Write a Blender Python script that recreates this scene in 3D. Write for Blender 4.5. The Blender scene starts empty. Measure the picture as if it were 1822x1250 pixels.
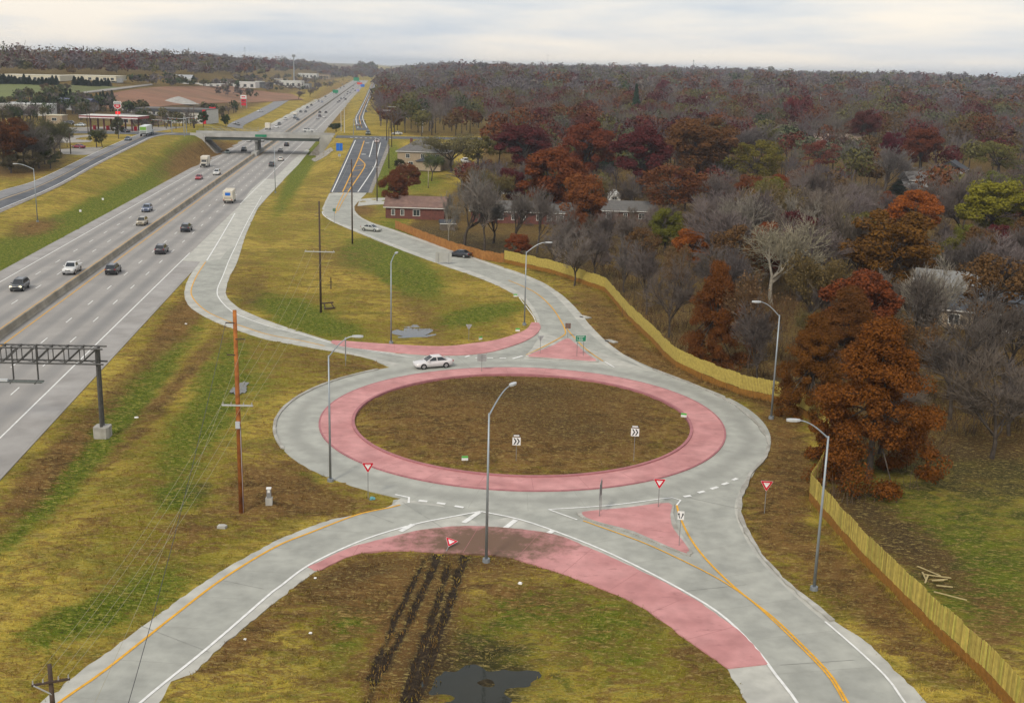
import bpy, math, random
import numpy as np
from mathutils import Vector, Matrix
from mathutils.geometry import tessellate_polygon

R = math.radians
sc = bpy.context.scene
col = sc.collection

# ------------------------------------------------------------------ camera
# drone camera 36 m above the roundabout, looking along +Y, 14 degrees down
CAM_H, CAM_F, CAM_P, CAM_R = 36.0, 2040.0, math.atan(507 / 2040.0), R(1.4)
cam_d = bpy.data.cameras.new('drone_camera')
cam_d.sensor_width = 36.0
cam_d.lens = CAM_F / 1822.0 * 36.0
cam_d.clip_start, cam_d.clip_end = 0.5, 20000
cam = bpy.data.objects.new('drone_camera', cam_d)
col.objects.link(cam)
_fw = Vector((0, math.cos(CAM_P), -math.sin(CAM_P)))
_u0 = Vector((0, math.sin(CAM_P), math.cos(CAM_P)))
_r0 = Vector((1, 0, 0))
_rt = _r0 * math.cos(CAM_R) + _u0 * math.sin(CAM_R)
_up = -_r0 * math.sin(CAM_R) + _u0 * math.cos(CAM_R)
cam.matrix_world = Matrix(((_rt.x, _up.x, -_fw.x, 0), (_rt.y, _up.y, -_fw.y, 0), (_rt.z, _up.z, -_fw.z, CAM_H), (0, 0, 0, 1)))
sc.camera = cam

# ------------------------------------------------------------------ sky and sun (overcast)
SUN_EL, SUN_AZ = 42.0, 205.0          # azimuth clockwise from +Y
world = bpy.data.worlds.new('World')
sc.world = world
world.use_nodes = True
nt = world.node_tree
nt.nodes.clear()
N = nt.nodes.new
wo = N('ShaderNodeOutputWorld')
bg_sky, bg_cloud, mixs = N('ShaderNodeBackground'), N('ShaderNodeBackground'), N('ShaderNodeMixShader')
sky = N('ShaderNodeTexSky')
sky.sky_type = 'NISHITA'
sky.sun_disc = False
sky.sun_elevation = R(SUN_EL)
sky.sun_rotation = R(SUN_AZ)
sky.air_density, sky.dust_density, sky.ozone_density = 1.0, 2.0, 1.0
bg_sky.inputs['Strength'].default_value = 0.12
nt.links.new(sky.outputs[0], bg_sky.inputs['Color'])
# an even stratus deck: broad soft banks, much wider than high
tc = N('ShaderNodeTexCoord')
def wmath(op, a, b=None, c=None):
    n = N('ShaderNodeMath'); n.operation = op
    for i, q in enumerate((a, b, c)):
        if q is None: continue
        if isinstance(q, (int, float)): n.inputs[i].default_value = q
        else: nt.links.new(q, n.inputs[i])
    return n.outputs[0]
def wnoise(scale, loc, detail, rough, mscale=(1, 1, 1), dist=0.0):
    mp = N('ShaderNodeMapping'); mp.inputs['Location'].default_value = loc; mp.inputs['Scale'].default_value = mscale
    nt.links.new(tc.outputs['Generated'], mp.inputs[0])
    n = N('ShaderNodeTexNoise'); n.inputs['Scale'].default_value = scale
    n.inputs['Detail'].default_value = detail; n.inputs['Roughness'].default_value = rough; n.inputs['Distortion'].default_value = dist
    nt.links.new(mp.outputs[0], n.inputs['Vector'])
    return n.outputs['Fac']
n1 = wnoise(1.15, (3.1, 1.7, 0.35), 5, 0.52, (2.6, 2.6, 20), 0.35)
n2 = wnoise(3.1, (7.7, 2.2, 0), 5, 0.55, (2.2, 2.2, 17), 0.3)
nn = wmath('ADD', wmath('MULTIPLY', n1, 0.75), wmath('MULTIPLY', n2, 0.25))
cr = N('ShaderNodeValToRGB')
el = cr.color_ramp.elements
el[0].position, el[0].color = 0.38, (0.50, 0.575, 0.675, 1)
el[1].position, el[1].color = 0.62, (0.96, 0.875, 0.765, 1)
e = cr.color_ramp.elements.new(0.50); e.color = (0.735, 0.735, 0.735, 1)
nt.links.new(nn, cr.inputs[0])
nt.links.new(cr.outputs[0], bg_cloud.inputs['Color'])
bg_cloud.inputs['Strength'].default_value = 0.78
mixs.inputs[0].default_value = 0.9
nt.links.new(bg_sky.outputs[0], mixs.inputs[1]); nt.links.new(bg_cloud.outputs[0], mixs.inputs[2])
nt.links.new(mixs.outputs[0], wo.inputs['Surface'])

sun_d = bpy.data.lights.new('sun', 'SUN')
sun_d.energy, sun_d.angle, sun_d.color = 1.5, R(10), (1.0, 0.92, 0.78)
sun = bpy.data.objects.new('sun', sun_d)
col.objects.link(sun)
_sd = Vector((math.sin(R(SUN_AZ)) * math.cos(R(SUN_EL)), math.cos(R(SUN_AZ)) * math.cos(R(SUN_EL)), math.sin(R(SUN_EL))))
sun.rotation_euler = _sd.to_track_quat('Z', 'Y').to_euler()
sun.location = (0, 0, 200)

vs = sc.view_settings
vs.view_transform, vs.look, vs.exposure, vs.gamma, vs.use_curve_mapping = 'Standard', 'None', 0.53, 1.0, False
sc.render.engine = 'CYCLES'
sc.cycles.max_bounces, sc.cycles.diffuse_bounces, sc.cycles.transparent_max_bounces = 6, 2, 8
sc.cycles.volume_bounces = 0
sc.cycles.use_denoising = True

# ------------------------------------------------------------------ survey helpers: photo pixel -> place on the ground
_RT, _UP, _FW = (np.array(q) for q in (_rt, _up, _fw))
HW = R(6.5)                                                  # heading of the highway, left of +Y
HD, HV = np.array([-math.sin(HW), math.cos(HW)]), np.array([math.cos(HW), math.sin(HW)])
def sm(a, b, t):
    t = np.clip((np.asarray(t, float) - a) / (b - a), 0, 1)
    return t * t * (3 - 2 * t)
def zt(x, y):
    """height of the land"""
    x, y = np.asarray(x, float), np.asarray(y, float)
    u, v = x * HD[0] + y * HD[1], x * HV[0] + y * HV[1]
    right = 7.0 * sm(335, 462, u) + 15.0 * sm(480, 1900, u) * sm(-10, 150, v) - 3.0 * sm(500, 800, u) * (1 - sm(20, 160, v))
    near = np.exp(-((u - 470) / 70.0) ** 2)
    mr = sm(-29 + 2.8 * near, -13.5 - 5.5 * near, v)
    left = 7.0 * sm(190, 460, u) + 14.5 * sm(540, 930, u) * sm(80, 240, -v) - 5 * sm(500, 760, u) * (1 - sm(80, 200, -v))
    lo = -84 + 11 * near
    ml = 1 - sm(lo, -65.5 + 1.2 * near, v)
    z = right * mr + left * ml
    z = z + 5.0 * np.sin(x / 290.0 + 1.0 + .8 * np.sin(y / 510.0)) * np.sin(y / 380.0 + x / 900.0) * sm(950, 1500, u) * sm(.9, 1, np.maximum(mr * sm(0, 150, v), ml * sm(100, 260, -v)))
    z = z + 20 * sm(2500, 3200, u) * (1 - np.maximum(mr, ml))
    return z
def uv(u, v):
    return u * HD[0] + v * HV[0], u * HD[1] + v * HV[1]
def ray(px, py):
    d = _FW + ((px - 911) / CAM_F) * _RT - ((py - 625) / CAM_F) * _UP
    return d
def G(px, py, z=0.0):
    d = ray(px, py); t = (z - CAM_H) / d[2]
    return np.array([d[0] * t, d[1] * t])
def GT(px, py, h=0.0):
    """first point of the land (raised by h) along the sight line of a photo pixel"""
    d = ray(px, py); d = d / np.linalg.norm(d[:2])
    ts = np.geomspace(45, 4000, 900)
    z = CAM_H + d[2] * ts; g = zt(d[0] * ts, d[1] * ts) + h
    i = np.argmax(z <= g)
    if z[i] > g[i]: return d[:2] * 4000
    a, b = (ts[i - 1], ts[i]) if i else (ts[0] * .8, ts[0])
    for _ in range(25):
        m = (a + b) / 2
        if CAM_H + d[2] * m <= zt(d[0] * m, d[1] * m) + h: b = m
        else: a = m
    return d[:2] * b
def GP(pts): return [GT(*p) for p in pts]
def PX(x, y, z):
    v = np.stack([np.asarray(x, float), np.asarray(y, float), np.asarray(z, float) - CAM_H], -1)
    dp = np.maximum(v @ _FW, 1e-3)
    return 911 + CAM_F * (v @ _RT) / dp, 625 - CAM_F * (v @ _UP) / dp, dp
def height_to(base, px_py):
    """height over a ground point at which the photo row is reached"""
    z0 = float(zt(*base)); hs = np.arange(0, 40, .05)
    _, yy, _ = PX(np.full(hs.shape, base[0]), np.full(hs.shape, base[1]), z0 + hs)
    return float(hs[np.argmin(abs(yy - px_py))])
def scale_at(base):                                          # photo pixels per metre at a place
    _, _, dp = PX(base[0], base[1], float(zt(*base))); return CAM_F / float(dp)
def spline(pts, n=8, closed=False):
    P = [np.array(p, float) for p in pts]
    if len(P) < 3: 
        return [P[0] + (P[-1] - P[0]) * k / n for k in range(n + 1)]
    out = []
    m = len(P)
    for i in range(m if closed else m - 1):
        if closed: p0, p1, p2, p3 = P[(i - 1) % m], P[i], P[(i + 1) % m], P[(i + 2) % m]
        else: p0, p1, p2, p3 = P[max(i - 1, 0)], P[i], P[i + 1], P[min(i + 2, m - 1)]
        for k in range(n):
            t = k / n
            out.append(.5 * ((2 * p1) + (-p0 + p2) * t + (2 * p0 - 5 * p1 + 4 * p2 - p3) * t * t + (-p0 + 3 * p1 - 3 * p2 + p3) * t ** 3))
    if not closed: out.append(P[-1])
    return out
def resample(pts, n):
    P = np.array(pts); s = np.r_[0, np.cumsum(np.linalg.norm(np.diff(P, axis=0), axis=1))]
    t = np.linspace(0, s[-1], n)
    return np.stack([np.interp(t, s, P[:, k]) for k in range(P.shape[1])], -1)

# ------------------------------------------------------------------ object helpers
def tag(o, label=None, cat=None, group=None, kind=None):
    if label: o['label'] = label
    if cat: o['category'] = cat
    if group: o['group'] = group
    if kind: o['kind'] = kind
    return o
def empty(name, loc, rz=0.0, rx=0.0, ry=0.0):
    o = bpy.data.objects.new(name, None)
    o.empty_display_size = .3
    o.location = loc; o.rotation_euler = (rx, ry, rz)
    col.objects.link(o)
    return o
def link(name, me, parent=None, mat=None):
    o = bpy.data.objects.new(name, me)
    if mat is not None and not me.materials: me.materials.append(mat)
    if parent is not None: o.parent = parent
    col.objects.link(o)
    return o
def copy_tree(o, parent=None, color=None, only=None):
    c = o.copy(); col.objects.link(c); c.parent = parent
    for ch in o.children:
        d = copy_tree(ch, c)
    return c
class MB:
    """collects faces, builds ONE mesh object"""
    def __init__(s): s.v, s.f, s.sm = [], [], False
    def add(s, vs, fs):
        b = len(s.v); s.v += [tuple(q) for q in vs]; s.f += [tuple(b + i for i in f) for f in fs]; return s
    def box(s, c, d, rz=0.0, M=None):
        x, y, z = (q / 2 for q in d)
        vs = [(-x, -y, -z), (x, -y, -z), (x, y, -z), (-x, y, -z), (-x, -y, z), (x, -y, z), (x, y, z), (-x, y, z)]
        if M is not None: vs = [tuple(M @ Vector(q)) for q in vs]
        if rz: vs = [(a * math.cos(rz) - b * math.sin(rz), a * math.sin(rz) + b * math.cos(rz), e) for a, b, e in vs]
        vs = [(a + c[0], b + c[1], e + c[2]) for a, b, e in vs]
        return s.add(vs, [(0, 3, 2, 1), (4, 5, 6, 7), (0, 1, 5, 4), (1, 2, 6, 5), (2, 3, 7, 6), (3, 0, 4, 7)])
    def cyl(s, p, q, r0, r1=None, n=8, cap=True):
        r1 = r0 if r1 is None else r1
        p, q = Vector(p), Vector(q); a = (q - p).normalized()
        t = Vector((0, 0, 1)) if abs(a.z) < .95 else Vector((1, 0, 0))
        e1 = a.cross(t).normalized(); e2 = a.cross(e1)
        vs = []
        for c, r in ((p, r0), (q, r1)):
            for k in range(n):
                w = 2 * math.pi * k / n
                vs.append(c + e1 * (r * math.cos(w)) + e2 * (r * math.sin(w)))
        fs = [(k, (k + 1) % n, n + (k + 1) % n, n + k) for k in range(n)]
        if cap: fs += [tuple(range(n - 1, -1, -1)), tuple(range(n, 2 * n))]
        return s.add(vs, fs)
    def bar(s, p, q, w, h=None):
        """square bar between two points"""
        return s.cyl(p, q, w * .7071, None, 4)
    def tube(s, pts, r, n=6, r1=None):
        m = len(pts)
        for i in range(m - 1):
            a = r if r1 is None else r + (r1 - r) * i / (m - 1); b = r if r1 is None else r + (r1 - r) * (i + 1) / (m - 1)
            s.cyl(pts[i], pts[i + 1], a, b, n, cap=(i in (0, m - 2)))
        return s
    def prism(s, poly, z0, z1):
        """flat outline (x, y) pulled up from z0 to z1"""
        n = len(poly)
        vs = [(p[0], p[1], z0) for p in poly] + [(p[0], p[1], z1) for p in poly]
        fs = [(k, (k + 1) % n, n + (k + 1) % n, n + k) for k in range(n)]
        tri = tessellate_polygon([[Vector((p[0], p[1], 0)) for p in poly]])
        fs += [(n + a, n + b, n + c) for a, b, c in tri] + [(c, b, a) for a, b, c in tri]
        return s.add(vs, fs)
    def plate(s, poly, y0, y1):
        """outline in (x, z) given thickness along y"""
        n = len(poly)
        vs = [(p[0], y0, p[1]) for p in poly] + [(p[0], y1, p[1]) for p in poly]
        fs = [(k, (k + 1) % n, n + (k + 1) % n, n + k) for k in range(n)]
        tri = tessellate_polygon([[Vector((p[0], p[1], 0)) for p in poly]])
        fs += [(a, b, c) for a, b, c in tri] + [(n + c, n + b, n + a) for a, b, c in tri]
        return s.add(vs, fs)
    def mesh(s, name, mat, smooth=False):
        me = bpy.data.meshes.new(name)
        me.from_pydata(s.v, [], s.f)
        me.update()
        for m in (mat if isinstance(mat, (list, tuple)) else [mat]): me.materials.append(m)
        import bmesh as _b
        bm = _b.new(); bm.from_mesh(me); _b.ops.recalc_face_normals(bm, faces=bm.faces); bm.to_mesh(me); bm.free()
        if smooth: me.polygons.foreach_set('use_smooth', [True] * len(me.polygons))
        return me
    def build(s, name, mat, parent=None, smooth=False):
        return link(name, s.mesh(name, mat, smooth), parent)
def npmesh(name, V, F, mat):
    """quick mesh from numpy arrays, faces all of one size"""
    me = bpy.data.meshes.new(name)
    V = np.ascontiguousarray(V, np.float32); F = np.ascontiguousarray(F, np.int32)
    k = F.shape[1]
    me.vertices.add(len(V)); me.vertices.foreach_set('co', V.ravel())
    me.loops.add(F.size); me.loops.foreach_set('vertex_index', F.ravel())
    me.polygons.add(len(F)); me.polygons.foreach_set('loop_start', np.arange(0, F.size, k, dtype=np.int32))
    me.polygons.foreach_set('loop_total', np.full(len(F), k, np.int32))
    me.update(calc_edges=True); me.validate()
    me.materials.append(mat)
    return me

# ------------------------------------------------------------------ materials
MATS = {}
def M(name, c, rough=.75, var=.12, scale=1.5, bump=0.0, metal=0.0, objcol=False, spec=.3, emit=0, coat=0, c2=None, alpha=None, pos=True, island=0.0, trans=0.0):
    if name in MATS: return MATS[name]
    m = bpy.data.materials.new(name); m.use_nodes = True
    t = m.node_tree; b = t.nodes['Principled BSDF']
    b.inputs['Roughness'].default_value = rough; b.inputs['Metallic'].default_value = metal
    b.inputs['Specular IOR Level'].default_value = spec
    if coat: b.inputs['Coat Weight'].default_value = coat; b.inputs['Coat Roughness'].default_value = .08
    L = t.links.new
    src = None
    if objcol:
        oi = t.nodes.new('ShaderNodeObjectInfo'); src = oi.outputs['Color']
    if var or c2:
        geo = t.nodes.new('ShaderNodeNewGeometry' if pos else 'ShaderNodeTexCoord')
        nz = t.nodes.new('ShaderNodeTexNoise'); nz.inputs['Scale'].default_value = scale; nz.inputs['Detail'].default_value = 5
        L(geo.outputs['Position' if pos else 'Object'], nz.inputs['Vector'])
        mr = t.nodes.new('ShaderNodeMapRange'); mr.inputs[1].default_value, mr.inputs[2].default_value = .3, .7
        mr.inputs[3].default_value, mr.inputs[4].default_value = 1 - var, 1 + var
        L(nz.outputs['Fac'], mr.inputs[0])
        mx = t.nodes.new('ShaderNodeMix'); mx.data_type = 'RGBA'; mx.blend_type = 'MULTIPLY'; mx.inputs[0].default_value = 1
        if src is not None: L(src, mx.inputs[6])
        elif c2:
            m2 = t.nodes.new('ShaderNodeMix'); m2.data_type = 'RGBA'
            m2.inputs[6].default_value = (*c, 1); m2.inputs[7].default_value = (*c2, 1)
            n2 = t.nodes.new('ShaderNodeTexNoise'); n2.inputs['Scale'].default_value = scale * .37; n2.inputs['Detail'].default_value = 6
            L(geo.outputs['Position' if pos else 'Object'], n2.inputs['Vector'])
            r2 = t.nodes.new('ShaderNodeMapRange'); r2.inputs[1].default_value, r2.inputs[2].default_value = .4, .62
            L(n2.outputs['Fac'], r2.inputs[0]); L(r2.outputs[0], m2.inputs[0]); L(m2.outputs[2], mx.inputs[6])
        else: mx.inputs[6].default_value = (*c, 1)
        L(mr.outputs[0], mx.inputs[7]); src = mx.outputs[2]
        if bump:
            bp = t.nodes.new('ShaderNodeBump'); bp.inputs['Strength'].default_value = bump; bp.inputs['Distance'].default_value = .05
            L(nz.outputs['Fac'], bp.inputs['Height']); L(bp.outputs[0], b.inputs['Normal'])
    if island and src is not None:
        gi = t.nodes.new('ShaderNodeNewGeometry')
        r3 = t.nodes.new('ShaderNodeMapRange'); r3.inputs[3].default_value, r3.inputs[4].default_value = 1 - island, 1 + island
        L(gi.outputs['Random Per Island'], r3.inputs[0])
        m3 = t.nodes.new('ShaderNodeMix'); m3.data_type = 'RGBA'; m3.blend_type = 'MULTIPLY'; m3.inputs[0].default_value = 1
        L(src, m3.inputs[6]); L(r3.outputs[0], m3.inputs[7]); src = m3.outputs[2]
    if src is not None: L(src, b.inputs['Base Color'])
    else: b.inputs['Base Color'].default_value = (*c, 1)
    if emit:
        b.inputs['Emission Color'].default_value = (*c, 1); b.inputs['Emission Strength'].default_value = emit
    if trans:
        tr = t.nodes.new('ShaderNodeBsdfTranslucent'); ms = t.nodes.new('ShaderNodeMixShader'); ms.inputs[0].default_value = trans
        if src is not None: L(src, tr.inputs['Color'])
        out = t.nodes['Material Output']
        L(b.outputs[0], ms.inputs[1]); L(tr.outputs[0], ms.inputs[2]); L(ms.outputs[0], out.inputs['Surface'])
    MATS[name] = m
    return m

# ================================================================== THE SETTING
# ------------------------------------------------------------------ ground cover: which grass grows where (surveyed patches)
# (x, y, half length, half width, turn in degrees, channel 0 green / 1 brown / 2 dark, amount)
PATCHES = [
 (170, 780, 225, 27, -48.8, 0, 1.1), (395, 680, 45, 85, 20, 0, .55), (330, 800, 95, 45, -60, 0, .5), (322, 885, 45, 22, 0, 0, .7),
 (235, 1070, 110, 40, -30, 0, .5), (110, 1110, 110, 28, -25, 0, .5), (470, 690, 30, 30, 0, 0, .3), (535, 865, 26, 26, 20, 0, .7),
 (690, 462, 62, 26, 20, 0, 1.0), (735, 500, 50, 26, 20, 0, .8), (640, 455, 40, 25, 0, 0, .5), (850, 560, 75, 15, -12, 0, .8), (560, 575, 80, 20, 12, 0, .8),
 (500, 540, 70, 16, 8, 0, .6), (520, 330, 60, 12, -60, 0, .6), (545, 285, 45, 14, -55, 0, .7), (575, 420, 60, 30, -50, 0, .1),
 (60, 425, 120, 24, -22, 0, .9), (200, 355, 90, 20, -26, 0, .55), (320, 262, 60, 14, -38, 0, .5), (260, 325, 110, 16, -30, 0, .45), (20, 462, 60, 14, -30, 0, .9),
 (845, 1150, 75, 60, 0, 0, .6), (850, 1180, 110, 70, 0, 2, .75), (700, 1060, 120, 60, 15, 1, .4), (640, 1150, 220, 110, -10, 1, .35), (1060, 1160, 200, 90, 20, 1, .25), (900, 1040, 200, 40, 5, 1, .35), (645, 1090, 70, 40, -20, 0, .55), (1060, 1120, 130, 62, 25, 0, .45), (930, 1075, 60, 28, 0, 0, .4), (760, 1060, 40, 60, 20, 0, .3), (560, 1180, 90, 50, -30, 0, .22),
 (620, 1025, 105, 26, -14, 2, .5), (620, 1030, 120, 40, -14, 1, .6), (1190, 1115, 120, 18, 36, 2, .55), (1250, 1180, 60, 30, 45, 1, .5), (420, 1150, 110, 26, -36, 1, .7), (350, 1200, 60, 22, -36, 2, .3), (740, 1180, 70, 90, 20, 1, .45),
 (930, 748, 330, 105, 3, 1, 1.05), (930, 748, 330, 105, 3, 2, .12), (960, 730, 120, 36, 3, 0, .3), (700, 720, 40, 22, 0, 2, .4), (760, 745, 46, 26, 0, 0, .55), (1010, 765, 130, 34, 6, 2, .38), (900, 705, 150, 22, 2, 2, .3), (1080, 720, 60, 22, 5, 0, .3), (860, 790, 90, 18, 3, 0, .2), (930, 690, 240, 26, 3, 2, .2), (880, 640, 90, 10, 0, 1, 0),
 (330, 560, 70, 30, -48, 1, .6), (210, 690, 230, 22, -48.8, 1, .55), (60, 860, 120, 24, -48, 1, .8), (300, 700, 180, 15, -48.8, 1, .8), (180, 930, 160, 30, -35, 1, .35), (560, 890, 130, 30, 12, 1, .75), (480, 850, 70, 60, 0, 1, .55), (380, 930, 140, 45, -20, 1, .5), (560, 640, 100, 18, 10, 1, .35), (200, 1010, 100, 26, -20, 2, .12), (590, 895, 70, 14, 10, 2, .25), (350, 870, 36, 20, -40, 2, .55), (190, 1160, 110, 24, -30, 2, .3),
 (50, 285, 75, 26, -8, 2, .8), (50, 285, 75, 26, -8, 1, .8), (350, 285, 62, 30, -20, 1, .95), (200, 215, 160, 26, -4, 2, .55), (200, 200, 200, 30, -4, 1, .5), (60, 250, 90, 30, 0, 2, .5), (590, 165, 60, 16, -30, 1, .6), (600, 205, 16, 40, 25, 1, .55), (330, 300, 40, 16, -20, 2, .2), (60, 405, 46, 14, -10, 1, .8), (20, 300, 60, 16, 0, 1, .5), (430, 268, 60, 12, 0, 1, .9),
 (440, 520, 34, 36, -50, 2, .45), (440, 500, 50, 50, -60, 1, .4), (740, 545, 50, 12, 35, 2, .35), (745, 560, 60, 30, 35, 1, .45), (660, 415, 90, 8, 22, 1, .4), (560, 350, 20, 60, 30, 1, .3), (740, 500, 90, 7, 40, 2, .3), (640, 520, 60, 40, 10, 1, .2), (600, 455, 70, 30, 0, 1, .35),
 (1085, 575, 110, 34, 42, 1, .75), (1240, 668, 160, 14, 20, 1, .8), (1400, 790, 36, 90, -15, 1, .7), (1370, 900, 60, 90, 20, 1, .6), (1430, 1010, 90, 40, 45, 1, .45), (1560, 1090, 160, 40, 45, 1, .6), (1390, 950, 30, 40, 20, 0, .2), (1470, 990, 60, 16, 45, 0, .25), (640, 372, 30, 12, 10, 1, .9), (1520, 1060, 70, 26, 40, 2, .3), (1400, 830, 30, 40, 0, 2, .3),
 (1560, 1060, 400, 30, 44, 1, .3), (1700, 960, 130, 60, 20, 0, .3), (1740, 1060, 100, 60, 30, 0, .55), (1600, 960, 160, 36, 35, 1, .7), (1600, 960, 160, 36, 35, 2, .4), (1740, 800, 140, 14, 0, 1, .9), (1760, 840, 160, 40, 5, 2, .5),(1770, 1130, 60, 80, 40, 1, .5),
 (760, 425, 60, 12, 14, 0, .75), (700, 395, 30, 10, 0, 0, .4), (880, 450, 130, 14, 14, 0, .4), (880, 445, 150, 18, 14, 2, .35), (960, 470, 160, 20, 15, 2, .45), (690, 310, 16, 50, 12, 0, .95), (745, 322, 40, 20, 0, 0, .5),
]
def zones(x, y):
    """(green, brown, dark) amounts at places of the land"""
    x, y = np.asarray(x, float), np.asarray(y, float)
    px, py, dp = PX(x, y, zt(x, y))
    u, v = x * HD[0] + y * HD[1], x * HV[0] + y * HV[1]
    z = np.zeros(x.shape + (3,))
    z[..., 0] = .17; z[..., 1] = .06
    ok = (dp > 5) & (px > -900) & (px < 2700)
    for (a, b, rl, rw, an, ch, am) in PATCHES:
        c, s = math.cos(R(an)), math.sin(R(an))
        dx, dy = px - a, py - b
        q = ((dx * c + dy * s) / rl) ** 2 + ((-dx * s + dy * c) / rw) ** 2
        z[..., ch] += np.where(ok, am * np.exp(-np.maximum(q, 0) ** 1.4 * .8), 0)
    wood = sm(0, 4, side_of_fence(x, y)) * sm(60, 90, y)
    lawn = np.where(ok, sm(770, 840, py) * sm(1440, 1560, px), 0)
    z[..., 2] += wood * (.50 - .12 * lawn); z[..., 1] += wood * (.75 - .6 * lawn); z[..., 0] = z[..., 0] * (1 - .35 * wood) + wood * lawn * .42
    far = np.maximum(sm(520, 700, u) * (1 - sm(-100, -90, v) * (1 - sm(-8, 8, v))), sm(480, 492, u) * sm(2, 14, v))
    z[..., 2] += far * .5; z[..., 1] += far * .55
    return np.clip(z, 0, 1.1)

# fence line (plan), surveyed
FENCE_Y_PX = [(897, 468), (985, 488), (1076, 519), (1118, 570), (1164, 614), (1182, 635.5), (1203.6, 654), (1255, 678), (1316, 702), (1380, 716), (1415, 732.5), (1461, 759), (1474, 790), (1462, 850), (1439, 890), (1488, 947.6), (1535, 1001.6), (1582, 1048), (1632, 1099), (1686, 1151), (1740, 1200), (1783, 1246), (1822, 1290), (1880, 1350)]
FENCE_O_PX = [(703, 406), (753.6, 427), (806, 446.7), (859, 462), (897, 468)]
FENCE_Y = np.array([G(*p) for p in FENCE_Y_PX]); FENCE_O = np.array([G(*p) for p in FENCE_O_PX])
_FL = np.vstack([FENCE_O[:-1], FENCE_Y])
_fo = np.argsort(_FL[:, 1])
def side_of_fence(x, y):
    """metres to the right (east) of the fence line"""
    xs = np.interp(np.asarray(y, float), _FL[_fo][:, 1], _FL[_fo][:, 0])
    return np.asarray(x, float) - xs - sm(250, 420, y) * 12

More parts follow.
